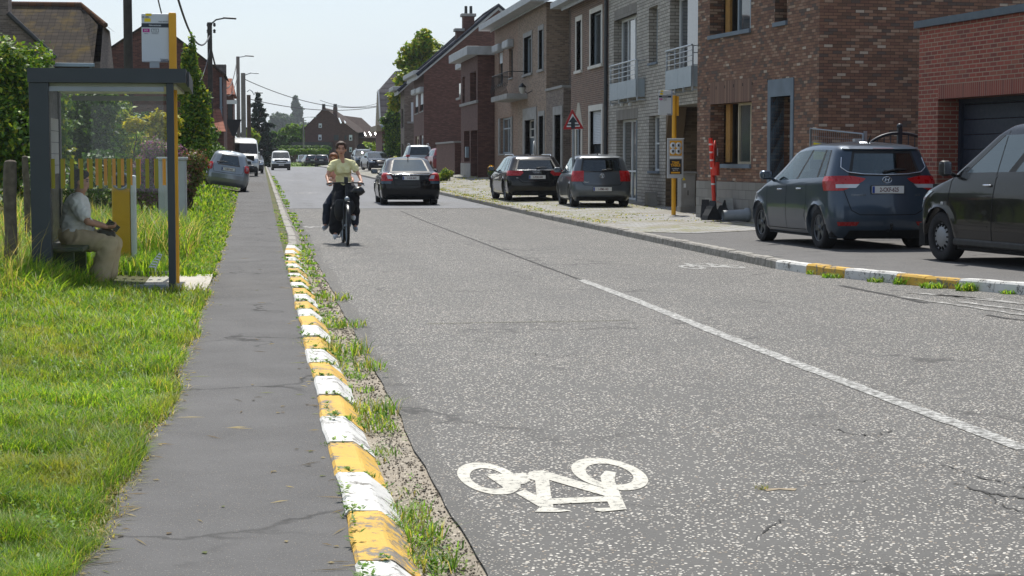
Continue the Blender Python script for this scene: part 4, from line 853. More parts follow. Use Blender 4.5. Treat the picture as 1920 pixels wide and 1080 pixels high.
for (xa, xb, yt, ybm, dep) in ((869.5, 890.5, 25, 70, .60), (856.5, 868.5, 53, 85, .42)):
    d_ = hd * dep * 1.0; ua_, ub_ = H.u(xa, d_), H.u(xb, d_); 
    # chimney stands on the roof close to the near gable: depth chosen on the gable plane
    xw = [P(x, 297, plane_hit(795.3, 297, (XF, 0, 0), Vector((1, 0, 0))).dot(HF) + 1.0).x - XF for x in (xa, xb)]; zt_ = P(xa, yt, plane_hit(795.3, 297, (XF, 0, 0), Vector((1, 0, 0))).dot(HF) + 1.0).z - .35; zb_ = zE + (zR - zE) * xw[0] / hd - .3
    mb = MB(); mb.b2((Wd - 1.6, xw[0], zb_), (Wd - .7, xw[1], zt_ - .2)); ch = H.part('chimney', mb, B_red); H.box('chimney_cap', (Wd - 1.7, xw[0] - .12, zt_ - .197), (Wd - .6, xw[1] + .12, zt_), M_grey, .01, ch)
    if yt < 40:
        mb = MB()
        for f in (.3, .75): mb.cyl((Wd - 1.15, xw[0] + (xw[1] - xw[0]) * f, zt_), (Wd - 1.15, xw[0] + (xw[1] - xw[0]) * f, zt_ + .55), .11, .10, 10)
        H.part('chimney_pots', mb, M_dark, parent=ch)
# ---------------------------------------------------------------- grey-brown house with white eave
yA = plane_hit(758.3, 297, (XF, 0, 0), Vector((1, 0, 0))).y; yB = plane_hit(751.5, 297, (XF, 0, 0), Vector((1, 0, 0))).y; D_ = plane_hit(758, 297, (XF, 0, 0), Vector((1, 0, 0))).dot(HF)
H = House('gable_house', 'grey brown rendered house with a white eave beside the red gable', 'house', (XF, yB, .4), RZ); Wd = yB - yA
zE = P(762, 167, D_).z - .4; zR = zE + 4.2; i1 = opn(H, 752.2, 205, 756.5, 240, .2); i2 = opn(H, 753, 270, 757, 320, .2)
mb = MB(); wall_mesh(mb, 0, Wd, -.5, zE, [i1, i2], 9.2); gable_ends(mb, 0, Wd, 9.2, zE, zR); H.part('wall', mb, B_old)
for q in (i1, i2): H.win(*q[:4], .18, M_dark, G_win, (), (), .1)
p1 = P(770.5, 192, D_); p2 = P(775, 228, D_); H.box('side_window', (Wd, p1.x - XF, p2.z - .4), (Wd + .05, p2.x - XF, p1.z - .4), M_shut); H.box('sill', (Wd, p1.x - XF - .3, p2.z - .55), (Wd + .12, p2.x - XF + .1, p2.z - .4), M_grey)
gable_roof(H, 0, Wd, 9.2, zE, zR, T_dark, .5, .12, .3); H.box('gutter', (-.6, -.9, zE - .1), (Wd + .12, -.2, zE + .2), M_gut, .02)
# ---------------------------------------------------------------- far tiled house with boarded gable
yq = plane_hit(725, 297, (XF, 0, 0), Vector((1, 0, 0))).y; D_ = plane_hit(725, 297, (XF, 0, 0), Vector((1, 0, 0))).dot(HF)
H = House('tiled_house', 'small house with grey pantile roof and a boarded gable at the bend', 'house', (XF, yq + 9, .42), RZ)
e0 = P(716, 233, D_); e1_ = P(714.5, 320, D_); top = P(716.5, 186, D_); rdg = P(742, 157, D_ + 4)
zE = e0.z - .42; x0 = e0.x - XF; mb = MB(); mb.b2((0, x0, -.5), (9, 14, zE)); H.part('wall', mb, B_red)
mb = MB(); A = (9.25, x0 - .1, zE - .1); B_ = (9.25, 14, zE - .1); C_ = (4.5, 14, rdg.z + 1.6); D__ = (4.5, rdg.x - XF, rdg.z + 1.2 - .42); E_ = (6.6, x0 - .1, top.z - .42 + .8)
sl = 7.0; mb.face([A, B_, C_, D__, E_], [(0, 0), (14 - x0, 0), (14 - x0, 6.4), (D__[1] - x0, 6), (0, 3.4)]); mb.face([(-.25, 14, zE - .1), (-.25, x0, zE - .1), (2.4, x0, E_[2]), D__, C_]); mb.face([E_, D__, (2.4, x0 - .1, E_[2])]); H.part('roof', mb, T_pan)
mb = MB(); mb.face([(9.2, x0 - .02, zE - .1), (6.6, x0 - .02, E_[2]), (2.4, x0 - .02, E_[2]), (-.2, x0 - .02, zE - .1)]); mb.b2((-.2, x0 - .5, zE - .6), (9.2, x0 - .02, zE - .1)); H.part('boarded_gable', mb, mat('board_cladding', '8a7f6c', .8, var=.1))
mb = MB(); mb.tube([(9.3, x0 - .15, zE - .15), (6.6, x0 - .15, E_[2] + .1)], .08, 6); H.part('verge_board', mb, M_gut); H.box('gutter', (8.9, x0 - .1, zE - .35), (9.5, 14, zE - .05), M_zinc, .02)
for xa, xb, ya, yb_ in ((717.5, 719.5, 268, 310), (721, 723, 268, 310)):
    ua, za = H.px(xa, ya, x0); ub, zb = H.px(xb, yb_, x0); H.box('window', (ua, x0 - .03, zb), (ub, x0 + .02, za), G_win)
# ---------------------------------------------------------------- big far farmhouse at the bend
D_ = 268.0
def fp(x, y, d=0): return P(x, y, D_ + d)
o = fp(572, 297); o.z = .5
H = House('farmhouse', 'large dark brick gabled house with skylights where the street bends', 'house', (o.x, o.y, .5), -YAW)
def hp(x, y): q = fp(x, y) - H.o; return q.dot(H.ux), q.z
a = hp(573, 243); ap = hp(608, 203); b = hp(648, 243 + 0); b = hp(665, 243); base = -1.5
uR, zRd = ap; uE, zEv = hp(665, 245)
wl = hp(572.5, 240); sy = 12.0
mb = MB(); pts = [(0, 0, base), (uE, 0, base), (uE, 0, zEv), (uR, 0, zRd), (0, 0, wl[1])]; mb.face(pts, [(p[0], p[2]) for p in pts])
mb.face([(uE, 0, base), (uE, sy, base), (uE, sy, zEv), (uE, 0, zEv)], [(0, base), (sy, base), (sy, zEv), (0, zEv)]); mb.face([(0, sy, base), (0, 0, base), (0, 0, wl[1]), (0, sy, wl[1])]); mb.face([(p[0], sy, p[2]) for p in pts[::-1]])
B_far = brick('brick_far', [(0, '553a36'), (.4, '5d413c'), (.75, '4c3430')], '51403b', .21, .068, .009, .003, .15); H.part('wall', mb, B_far)
def hpd(x, y, d): q = P(x, y, D_ + d) - H.o; return q.dot(H.ux), q.z
fe_, fr_ = hpd(692, 247, sy), hpd(629, 207, sy); FE_, FR_ = (fe_[0], sy, fe_[1]), (fr_[0], sy, fr_[1])
mb = MB(); sh = 3.2   # roof pitched parallel to the street seen at a slant: ridge runs back and to the right
mb.face([(uR, -.2, zRd + .1), (uE + .4, -.2, zEv - .3), (*FE_, ), (*FR_, )], [(0, 6), (0, 0), (12, 0), (12, 6)]); mb.face([(-.3, -.2, wl[1] - .2), (uR, -.2, zRd + .1), FR_, (-.3, sy, wl[1] - .2)]); rf = H.part('roof', mb, T_far)
w0 = hp(640, 247); w1_ = hp(705, 262)
mb = MB(); zw = hp(690, 260)[1]; q = hp(712, 258)
mb.b2((uE - 1.0, 6.6, base), (uE + 5.5, 14, zw + .2)); H.part('annex_wall', mb, B_far)
def hpd(x, y, d): q = P(x, y, D_ + d) - H.o; return q.dot(H.ux), q.z
mb = MB(); t0, t1, t2, t3 = hpd(632, 215, 12), hpd(678, 221, 12), hpd(712, 259, 6), hpd(660, 258, 6); mb.face([(t3[0], 6, t3[1]), (t2[0] + .6, 6, t2[1]), (t1[0], 12, t1[1]), (t0[0], 12, t0[1])], [(0, 0), (8, 0), (8, 6), (0, 6)]); r2 = H.part('annex_roof', mb, T_far)
mb = MB(); mb.b2((t3[0], 6.5, base), (t2[0], 12, t2[1] - .05)); H.part('annex_rear_wall', mb, B_far)
M_sky = mat('skylight', 'dfe6ea', .2, var=.02)
for x, y in ((637, 227), (645, 227), (684, 252), (694, 252), (704, 252)):
    pl = [Vector(q) for q in (((uR, -.2, zRd + .1), (uE + .4, -.2, zEv - .3), FR_) if x < 660 else ((t3[0], 6, t3[1]), (t2[0] + .6, 6, t2[1]), (t0[0], 12, t0[1])))]
    nl = (pl[1] - pl[0]).cross(pl[2] - pl[0]).normalized(); nl = nl if nl.z > 0 else -nl; toW = lambda v: H.o + H.ux * v.x + H.n * v.y + Vector((0, 0, v.z)); nw = H.ux * nl.x + H.n * nl.y + Vector((0, 0, nl.z))
    hit = lambda a, b: (lambda w: Vector((w.dot(H.ux), w.dot(H.n), w.z)))(plane_hit(a, b, toW(pl[0]), nw) - H.o)
    k = MB(); k_ = 1.0 if x < 660 else .72; qd = [hit(x - 3.0 * k_, y - 5.0 * k_), hit(x - 1.2 * k_, y - 5.0 * k_), hit(x + 3.2 * k_, y + 5.0 * k_), hit(x + 1.4 * k_, y + 5.0 * k_)]; up_ = [v + nl * .12 for v in qd]; k.face(up_); k.face([v + nl * .0 for v in qd][::-1])
    for i_ in range(4): k.face([qd[i_], qd[(i_ + 1) % 4], up_[(i_ + 1) % 4], up_[i_]])
    k.build('skylight', M_sky, rf if x < 660 else r2)
for x0, x1, y0, y1 in ((597.5, 603.5, 231.5, 239.5), (597, 603, 252.5, 263), (626, 635, 253, 263.5), (646, 650, 254, 262), (654.5, 660.5, 253, 263.5), (655, 660, 276, 285)):
    (ua, za), (ub, zb) = hp(x0, y0), hp(x1, y1); w_ = H.box('window', (ua, -.08, zb), (ub, .02, za), M_shut if x0 > 650 or x0 < 600 else M_dark); H.box('pane', (ua + .1, -.1, zb + .12), (ub - .1, -.07, zb + (za - zb) * .55), G_win, 0, w_)
for x0, x1, yt in ((603, 608.5, 201), (624, 631, 201)):
    (ua, zt_), (ub, _) = hp(x0, yt), hp(x1, yt); c_ = H.box('chimney', (ua, .4, zRd - 1.6), (ub, 1.6, zt_), B_far); mb = MB()
    for f in (.25, .7): mb.cyl((ua + (ub - ua) * f, 1, zt_), (ua + (ub - ua) * f, 1, zt_ + .5), .15)
    H.part('chimney_pots', mb, M_dark, parent=c_)
(ua, za), (ub, zb) = hp(572, 267), hp(624, 272); mb = MB(); mb.b2((ua - 1.5, -4, za - .5), (ub, -.1, za)); mb.b2((hp(613, 280)[0], -3.6, base), (ub, -.3, za - .5)); H.part('flat_roofed_porch', mb, M_dark)
# ---------------------------------------------------------------- left side houses
Z_ = 70.0; o = P(-20, 297, Z_); H = House('old_house', 'old grey brown house with a mossy tiled half-hipped roof behind the hedge', 'house', (o.x, o.y, 0), 0)
def lp(x, y, d=0.0): return H.px(x, y, d)
uL = -6; uRt = lp(187, 60)[0]; zE = lp(150, 115)[1]; zR = lp(100, 10, 3.2)[1]; ur_ = lp(152, 10, 3.2)[0]; uh, zh = lp(192, 47, 1.4)
mb = MB(); mb.b2((uL, .1, -.5), (uRt, 6.5, zE)); mb.face([(uRt, .1, zE), (uRt, 6.5, zE), (uRt, 4.6, zh), (uRt, 1.6, zh)], [(0, 0), (6, 0), (4.6, 2), (1.6, 2)]); H.part('wall', mb, B_old)
mb = MB(); mb.face([(uL, -.15, zE - .1), (uRt - .25, -.15, zE - .1), (uRt - .2, 1.5, zh), (ur_, 3.2, zR), (uL, 3.2, zR)], [(0, 0), (uRt - uL, 0), (uRt - uL, 2.6), (ur_ - uL, 4.5), (0, 4.5)]); mb.face([(uRt + .25, 1.45, zh - .1), (uRt + .25, 4.8, zh - .1), (ur_, 3.2, zR)], [(0, 0), (3, 0), (1.5, 2)]); mb.face([(uRt, 6.6, zE), (uL, 6.6, zE), (uL, 3.2, zR), (ur_, 3.2, zR), (uRt, 4.8, zh)]); rf = H.part('roof', mb, T_left)
mb = MB(); mb.tube([(uL, 3.2, zR + .03), (ur_, 3.2, zR + .03), (uRt + .1, 1.5, zh)], .11, 8); H.part('ridge', mb, tiles('ridge_rust', '6b4a32', '54463c', .3, .3), parent=rf); H.box('gutter', (uL, -.3, zE - .22), (uRt - .2, -.14, zE - .08), M_zinc, .01); pipe(H, 'downpipe', lp(170, 120)[0], -.05, 0, zE - .2, M_zinc, .045)
mb = MB(); a, b, c = lp(15, 27, -1), lp(98, 104, -1), lp(-14, 0, -1); mb.prism([(uL, -.5), (b[0], -.5), (b[0], b[1]), (a[0], a[1]), (uL, a[1] + 1.0)], .0, 3.5, Matrix.Translation((0, -.9, 0)) @ Matrix.Rotation(R(90), 4, 'X') @ Matrix.Scale(-1, 4, (0, 0, 1))); H.part('side_gable', mb, B_old)
mb = MB(); mb.tube([(a[0], -1, a[1] + .05), (b[0] + .15, -1, b[1] - .1)], .1, 6); H.part('verge_board', mb, M_dark)
q = lp(14.5, 30, -1); H.box('chimney', (q[0] - 1.2, -.8, q[1] - 1), (q[0], .2, q[1] + 2.2), B_old)
Z_ = 86.0; o = P(196, 297, Z_); H = House('gable_house', 'red brown brick house whose bare gable rises behind the bus stop sign', 'house', (o.x, o.y, 0), 0)
A_ = lp(197, 101); Ap = lp(287, 38); Bp = lp(418, 139); mb = MB(); pts = [(0, 0, -.5), (Bp[0], 0, -.5), (Bp[0], 0, Bp[1]), (Ap[0], 0, Ap[1]), (0, 0, A_[1])]
mb.face(pts, [(p[0], p[2]) for p in pts]); mb.face([(Bp[0], 0, -.5), (Bp[0], 9, -.5), (Bp[0], 9, Bp[1]), (Bp[0], 0, Bp[1])], [(0, 0), (9, 0), (9, Bp[1]), (0, Bp[1])]); mb.face([(0, 9, -.5), (0, 0, -.5), (0, 0, A_[1]), (0, 9, A_[1])]); mb.face([(p[0], 9, p[2]) for p in pts[::-1]]); H.part('wall', mb, B_gable)
mb = MB(); mb.mi = 0; mb.face([(Ap[0], -.12, Ap[1] + .08), (Bp[0] + .15, -.12, Bp[1] - .02), (Bp[0] + .15, 9.1, Bp[1] - .02), (Ap[0], 9.1, Ap[1] + .08)], [(0, 5), (0, 0), (9, 0), (9, 5)]); mb.face([(Ap[0], -.12, Ap[1] + .08), (Ap[0], 9.1, Ap[1] + .08), (-.15, 9.1, A_[1] - .02), (-.15, -.12, A_[1] - .02)], [(0, 5), (9, 5), (9, 0), (0, 0)])
for p, q in (((Ap[0], Ap[1] + .08), (Bp[0] + .15, Bp[1] - .02)), ((-.15, A_[1] - .02), (Ap[0], Ap[1] + .08))): mb.face([(p[0], -.12, p[1] - .12), (q[0], -.12, q[1] - .12), (q[0], -.12, q[1]), (p[0], -.12, p[1])])
H.part('roof', mb, T_left); pipe(H, 'downpipe', lp(414, 160)[0], -.06, lp(414, 225)[1], lp(414, 145)[1], M_zinc, .06)
a, b = lp(398, 222, -2), lp(424, 247, -2); mb = MB(); mb.face([(a[0] - 2, -2.6, b[1]), (b[0], -2.6, b[1]), (b[0] - .3, -.02, a[1] + .5), (a[0] - 2, -.02, a[1] + .5)], [(0, 0), (3, 0), (3, 2.5), (0, 2.5)]); H.part('lean_to_roof', mb, T_orange); mb = MB(); mb.b2((a[0] - 2, -2.4, -.5), (b[0] - .1, -.02, b[1] - .05)); H.part('lean_to_wall', mb, B_gable)
Z_ = 116.0; o = P(404, 297, Z_); H = House('brick_house', 'far red brick house with sunlit pink roof tiles behind the street poles', 'house', (o.x, o.y, 0), 0)
b = lp(437, 180); mb = MB(); mb.b2((-3, 0, -.5), (b[0], 8, b[1])); H.part('wall', mb, B_gable); e = lp(438, 177, -.3); t = lp(435, 147, 3)
mb = MB(); mb.face([(-3, -.4, e[1]), (e[0] + .1, -.4, e[1]), (t[0], 3, t[1]), (-3, 3, t[1])], [(0, 0), (4, 0), (4, 4), (0, 4)]); mb.face([(-3, 8.3, e[1]), (-3, 3, t[1]), (t[0], 3, t[1]), (e[0] + .1, 8.3, e[1])]); H.part('roof', mb, T_orange)
k = lp(400, 120, 1), lp(424, 152, 1); mb = MB(); mb.b2((k[0][0] - 2, 1.5, k[1][1] - 1), (k[1][0], 2.5, k[0][1])); H.part('dormer', mb, T_grey)
k = lp(427, 195), lp(436, 228); H.box('window', (k[0][0], -.05, k[1][1]), (k[1][0], .03, k[0][1]), M_dark); H.box('lintel', (k[0][0] - .2, -.06, k[0][1]), (k[1][0] + .3, .03, k[0][1] + .25), M_pvc)
# ================================================================ vehicles
M_trim = mat('black_trim', '141516', .55, var=.2); M_rub = mat('tyre_rubber', '17171a', .85, var=.25, scale=9); M_well = mat('wheel_well', '0a0a0b', .95); M_rim = mat('alloy_rim', '6b6e72', .38, .7, var=.1); M_rimd = mat('dark_alloy', '2c2e31', .4, .6); M_seat = mat('seat_cloth', '1d1f22', .9); M_chrome = mat('chrome', 'c7cbd0', .16, .95, var=.03)
M_gapm = mat('panel_gap', '08090a', .9); M_red = mat('tail_lens_red', 'a8070d', .3, var=.15, Coat_Weight=.25); M_redd = mat('tail_lens_dark', '4f080c', .14, Coat_Weight=1.0); M_clear = mat('clear_lens', 'b9bcc0', .1, .2); M_hl = mat('headlamp_glass', '9aa3ab', .08, .5, var=.2); M_plate = mat('plate_white', 'cfcfcb', .45, var=.05); M_pred = mat('plate_red_ink', '54151d', .5); M_blue = mat('plate_blue', '1c3f8c', .4); M_refl = mat('red_reflector', '8a0a10', .25)
GLS = glass('car_glass', (.40, .48, .49), (.85, .96, 1.0), .015, 1.75); GLV = glass('van_side_glass', (.22, .27, .28), (.84, .95, 1.0), .012, 2.3); GLR = glass('rear_glass', (.06, .085, .10), (.80, .95, 1.0), .015, 2.0); GLD = glass('privacy_glass', (.04, .05, .055), (.85, .96, 1.0), .02, 1.8)
def cr(pts, z):      # smooth interpolation through [(z, value)]
    if z <= pts[0][0]: return pts[0][1]
    if z >= pts[-1][0]: return pts[-1][1]
    for i in range(len(pts) - 1):
        if pts[i][0] <= z <= pts[i + 1][0]:
            a, b = pts[i], pts[i + 1]; t = (z - a[0]) / (b[0] - a[0]); return a[1] + (b[1] - a[1]) * t
class Car:
    """body lofted from horizontal rings; x forward from the rear axle, y to the left, z up"""
    NA, NB, NC, ND, NE = 12, 9, 84, 9, 10
    def __init__(s, name, label, cat, p, loc, rz, tilt=0.0, group=None):
        s.p = p; s.zs = p['zs']; s.e = thing(name, label, cat, loc, rz, group); s.e.rotation_euler = (tilt, 0, rz)
        zs = p['zs']; s.zs = zs; grid = []
        for z in zs: grid.append(s.ring(z))
        s.grid = np.array(grid)                   # rows, cols(left half rear centre -> front centre), 3
        s.arch(); s.ncol = s.grid.shape[1]
        s.body()
    def ring(s, z):
        p = s.p; xr, xf, w = cr(p['xr'], z), cr(p['xf'], z), cr(p['w'], z); br, bf = cr(p['rb'], z), cr(p['fb'], z)
        cyr, cxr, cyf, cxf = cr(p['cyr'], z), cr(p['cxr'], z), cr(p['cyf'], z), cr(p['cxf'], z); pts = []
        cyr = min(cyr, w * .9); cyf = min(cyf, w * .9)
        def bow(y, b, wc): return b * (y / max(wc, .01)) ** 2
        for i in range(s.NA): y = (w - cyr) * i / s.NA; pts.append((xr + bow(y, br, w - cyr), y, z))
        for i in range(s.NB):
            g = math.pi / 2 * i / s.NB; pts.append((xr + br + cxr * (1 - math.cos(g) ** .85), w - cyr + cyr * math.sin(g) ** .85, z))
        x0, x1 = xr + br + cxr, xf - bf - cxf; xm = (x0 + x1) / 2
        for i in range(s.NC): t = i / (s.NC - 1); x = x0 + (x1 - x0) * t; pts.append((x, w + p.get('barrel', .018) * (1 - ((x - xm) / max(.1, (x1 - x0) / 2)) ** 2), z))
        for i in range(1, s.ND + 1):
            g = math.pi / 2 * i / s.ND; pts.append((xf - bf - cxf * (1 - math.sin(g) ** .85), w - cyf + cyf * math.cos(g) ** .85, z))
        for i in range(1, s.NE + 1): y = (w - cyf) * (1 - i / s.NE); pts.append((xf - bow(y, bf, w - cyf), y, z))
        return [(x, y, s.dz(x, z)) for x, y, z in pts]
    def dz(s, x, z):          # arched roof line and a waist that climbs towards the tail
        p = s.p; b, H = p['belt'], s.zs[-1]; wb = p['wb']; t = min(1, max(0, (z - b) / (H - b))); xc = p.get('arcx', .30) * wb; k = p.get('arc', .07) if x > xc else p.get('arcr', .03)
        u = min(1, max(0, (z - .55) / (b - .55))) if z < b else 1 - t
        return z - k * t * ((x - xc) / (.5 * wb)) ** 2 + p.get('wedge', .05) * u * min(1, max(-.6, .5 - x / wb)) * (1 if x < wb else 0 if x > wb + .4 else (wb + .4 - x) / .4)
    def arch(s):
        p = s.p; Rr = p['wr'] + p.get('gap', .055); g = s.grid
        for cx in (0, p['wb']):
            d = g[:, :, 0] - cx; ins = (np.abs(d) < Rr) & (g[:, :, 1] > .45 * p['W'])
            za = p['wr'] + np.sqrt(np.maximum(Rr ** 2 - d ** 2, 0)); up = ins & (g[:, :, 2] < za); g[:, :, 2] = np.where(up, za, g[:, :, 2])
            # flared wheel arch lip
            rr = np.hypot(d, g[:, :, 2] - p['wr']); fl = np.clip(1 - np.abs(rr - Rr) / .09, 0, 1) * (g[:, :, 1] > .45 * p['W']) * (rr > Rr - .001); g[:, :, 1] += p.get('flare', .016) * fl
    def mirror(s): return s.grid[:, ::-1] * np.array([1, -1, 1])
    def body(s):
        p = s.p; g = s.grid; nr, nc = g.shape[:2]; full = np.concatenate([g, s.mirror()[:, 1:]], 1); N = full.shape[1]
        cls = s.classify(nr, nc); V = full.reshape(-1, 3); paintf, glassf, blackf = [], {}, {}
        for r in range(nr - 1):
            for c in range(N - 1):
                cc = c if c < nc - 1 else (2 * (nc - 1) - 1 - c); k = cls(r, cc); f = (r * N + c, (r + 1) * N + c, (r + 1) * N + c + 1, r * N + c + 1)
                q = V[list(f)]
                if np.ptp(q[:, 2]) < 1e-5 and r < nr - 6 and q[0, 2] < .8 and abs(q[:, 1]).min() > .45 * p['W'] and s.inarch(q): continue
                if k == 'p': paintf.append(f)
                elif k == 't': blackf.setdefault('r' if cc < s.NA + s.NB else ('l' if c < nc - 1 else 'x') + str(sum((cc - s.NA - s.NB + .5) / (s.NC - 1) > w_[0] for w_ in p['wins'])), []).append(f)
                else: glassf.setdefault(k + ('l' if c < nc - 1 else 'r' if k[0] == 's' else ''), []).append(f)
        # roof cap: rings shrinking to the middle with a slight crown
        top = full[-1]; cx = (top[:, 0].max() + top[:, 0].min()) / 2; Vx = [V]; prev = (nr - 1) * N; base = len(V)
        for i, k in enumerate((.93, .8, .55, .25, .02)):
            q = top.copy(); q[:, 0] = cx + (top[:, 0] - cx) * k; q[:, 1] *= k; q[:, 2] = top[:, 2] + p.get('crown', .035) * (1 - k * k) ; Vx.append(q)
            for c in range(N - 1): (paintf).append((prev + c, base + c, base + c + 1, prev + c + 1))
            prev = base; base += N
        V = np.concatenate(Vx)
        def sub(fs):
            fs = np.array(fs); u, inv = np.unique(fs, return_inverse=True); return V[u], inv.reshape(fs.shape)
        pm = p['paint']; s.bodyo = link_mesh('body', np_mesh('body', *sub(paintf), pm, smooth=True), s.e)
        for bf in blackf.values(): link_mesh('window_trim', np_mesh('window_trim', *sub(bf), M_trim, smooth=True), s.bodyo)
        nm = {'r': 'rear_window', 'w': 'windscreen', 's': 'side_window'}
        for k, fs in sorted(glassf.items()):
            m = p.get('gl_' + k[:2], GLD if k[0] == 'r' and p.get('privacy') else GLR if k[0] == 'r' else p.get('glass', GLS)); link_mesh(nm[k[0]], np_mesh(nm[k[0]], *sub(fs), m, smooth=True), s.e)
        # underside, inner tub
        mb = MB(); zb = p['zs'][0] + .02; W = p['W'] / 2; mb.b2((p['xr'][0][1] + .08, -W + .28, zb), (p['xf'][0][1] - .1, W - .28, p['belt'] - .12)); 
        for a, b in ((p['xr'][0][1] + .1, -p['wr'] - .1), (p['wr'] + .1, p['wb'] - p['wr'] - .1), (p['wb'] + p['wr'] + .1, p['xf'][0][1] - .15)):
            if b > a + .05: mb.b2((a, -W + .05, zb), (b, W - .05, p['wr'] * 1.5))
        mb.build('underbody', M_well, s.e)
        # seats
        if p.get('seats', 1):
            mb = MB(); zt = p['belt']; xs = p.get('seatx', (p['wb'] * .52, p['wb'] * .12))
            for k, x in enumerate(xs):
                for y in ((-W * .42, W * .42) if k == 0 else (-W * .45, 0, W * .45)):
                    mb.box((x, y, zt - .02), (.16, .46 if k == 0 else .36, .36), Matrix.Rotation(R(-12), 3, 'Y'), .06); mb.box((x - .08, y, zt + .24), (.10, .26, .17), Matrix.Rotation(R(-10), 3, 'Y'), .045)
            mb.build('seats', M_seat, s.e)
            mb = MB(); mb.b2((p['wb'] * .74, -W + .2, zt - .2), (p['wb'] * .9, W - .2, zt - .02), .05); mb.build('dashboard', M_trim, s.e)
        s.wheels()
    def inarch(s, q):
        c = q.mean(0); return min(abs(c[0]), abs(c[0] - s.p['wb'])) < s.p['wr'] + .08
    def col_of(s, r, x):     # column on the side at row r nearest to x
        a = s.NA + s.NB; seg = s.grid[r, a:a + s.NC, 0]; return a + int(np.argmin(np.abs(seg - x)))
    def classify(s, nr, nc):
        p = s.p; zs = np.array(s.zs); a0, a1 = s.NA + s.NB, s.NA + s.NB + s.NC; side = {}; rows_s = p['glass_side']; rows_r = p['glass_rear']; rows_w = p['glass_front']
        wins = p['wins']   # [(f0, f1, tag)] fractions along the side segment, at belt row
        trim_f = .012
        def fn(r, c):
            z = (zs[r] + zs[r + 1]) / 2
            if a0 <= c < a1:
                f = (c - a0 + .5) / (s.NC - 1)
                if rows_s and rows_s[0] < z < rows_s[1]:
                    for f0, f1, tg in wins:
                        if f0 <= f < f1: return tg
                    if p.get('dlo') and p['dlo'][0] < f < p['dlo'][1]: return 't'
                return 'p'
            if c < a0:
                e = c if c < s.NA else s.NA + (c - s.NA)
                if rows_r and rows_r[0] < z < rows_r[1] and c < p.get('rcols', s.NA - 1):
                    return 'rw'
                if rows_r and rows_r[0] - .05 < z < rows_r[1] + .04 and c < p.get('rcols', s.NA - 1) + 1 and p.get('rtrim', 1): return 't'
                return 'p'
            k = nc - 1 - c
            if rows_w and rows_w[0] < z < rows_w[1] and k < p.get('fcols', s.NE + 5) : return 'wf'
            return 'p'
        return fn
    # ---- surface points: arc length s from the rear (or front) centre at height z
    def outline(s, z, front=False):
        i = int(np.clip(np.searchsorted(s.zs, z) - 1, 0, len(s.zs) - 2)); t = (z - s.zs[i]) / (s.zs[i + 1] - s.zs[i])
        g = np.array(s.ring(z)); return g[::-1] if front else g
    def pt(s, z, sl, side=1, off=0.0, front=False):
        g = s.outline(z, front); d = np.concatenate([[0], np.cumsum(np.linalg.norm(np.diff(g, axis=0), axis=1))]); a = abs(sl); i = int(np.clip(np.searchsorted(d, a) - 1, 0, len(d) - 2))
        t = (a - d[i]) / max(1e-9, d[i + 1] - d[i]); q = g[i] + (g[i + 1] - g[i]) * t; T = g[i + 1] - g[i]; n = np.array([T[1], -T[0], 0.0]); n /= max(1e-9, np.linalg.norm(n))
        if front: n = -n
        n = -n if (n[0] > 0) != front and abs(n[0]) > abs(n[1]) else n
        if abs(n[1]) >= abs(n[0]) and n[1] < 0: n = -n
        q = q + n * off; q = q * np.array([1, math.copysign(1, sl) if sl else 1, 1]); return Vector(q * np.array([1, side, 1]))
    def patch(s, name, rows, m, off=.012, sides=(1,), front=False, n=8, nz=5, parent=None, label=None):
        """lens or panel lying on the bodywork; rows [(z, s0, s1)]"""
        for sd in sides:
            mb = MB(); mb.smooth = True; zz = []
            for a, b in zip(rows, rows[1:]):
                for i in range(nz): t = i / nz; zz.append(tuple(p + (q - p) * t for p, q in zip(a, b)))
            zz.append(rows[-1]); gr = [[s.pt(z, s0 + (s1 - s0) * j / n, sd, off, front) for j in range(n + 1)] for z, s0, s1 in zz]; gi = [[s.pt(z, s0 + (s1 - s0) * j / n, sd, -.01, front) for j in range(n + 1)] for z, s0, s1 in zz]
            for r in range(len(zz) - 1):
                for j in range(n):
                    f = [gr[r][j], gr[r][j + 1], gr[r + 1][j + 1], gr[r + 1][j]]; mb.face(f)
            mb.smooth = False; k = len(zz) - 1
            for r in range(k): mb.face([gr[r][0], gr[r + 1][0], gi[r + 1][0], gi[r][0]]); mb.face([gr[r][n], gi[r][n], gi[r + 1][n], gr[r + 1][n]])
            for j in range(n): mb.face([gr[0][j], gi[0][j], gi[0][j + 1], gr[0][j + 1]]); mb.face([gr[k][j], gr[k][j + 1], gi[k][j + 1], gi[k][j]])
            o = mb.build(name, m, parent or s.e)
            if label: o['label'] = label
        return o
    def sidept(s, x, z, side=1, off=0.0):
        g = np.array(s.ring(z)); a = s.NA + s.NB; seg = g[a:a + s.NC]; y = np.interp(x, seg[:, 0], seg[:, 1]); return Vector((x, side * (y + off), s.dz(x, z)))
    def seams(s, lines, sides=(1, -1), w=.011, off=.003):
        for sd in sides:
            mb = MB()
            for ln in lines:
                pts = []
                for (x0, z0), (x1, z1) in zip(ln, ln[1:]):
                    for i in range(7): t = i / 7; pts.append((x0 + (x1 - x0) * t, z0 + (z1 - z0) * t))
                pts.append(ln[-1])
                for (xa, za), (xb, zb) in zip(pts, pts[1:]):
                    dx, dz = xb - xa, zb - za; l = math.hypot(dx, dz) or 1; ox, oz = -dz / l * w / 2, dx / l * w / 2
                    mb.face([s.sidept(xa + ox, za + oz, sd, off), s.sidept(xa - ox, za - oz, sd, off), s.sidept(xb - ox, zb - oz, sd, off), s.sidept(xb + ox, zb + oz, sd, off)])
            mb.build('door_gaps', M_gapm, s.bodyo)
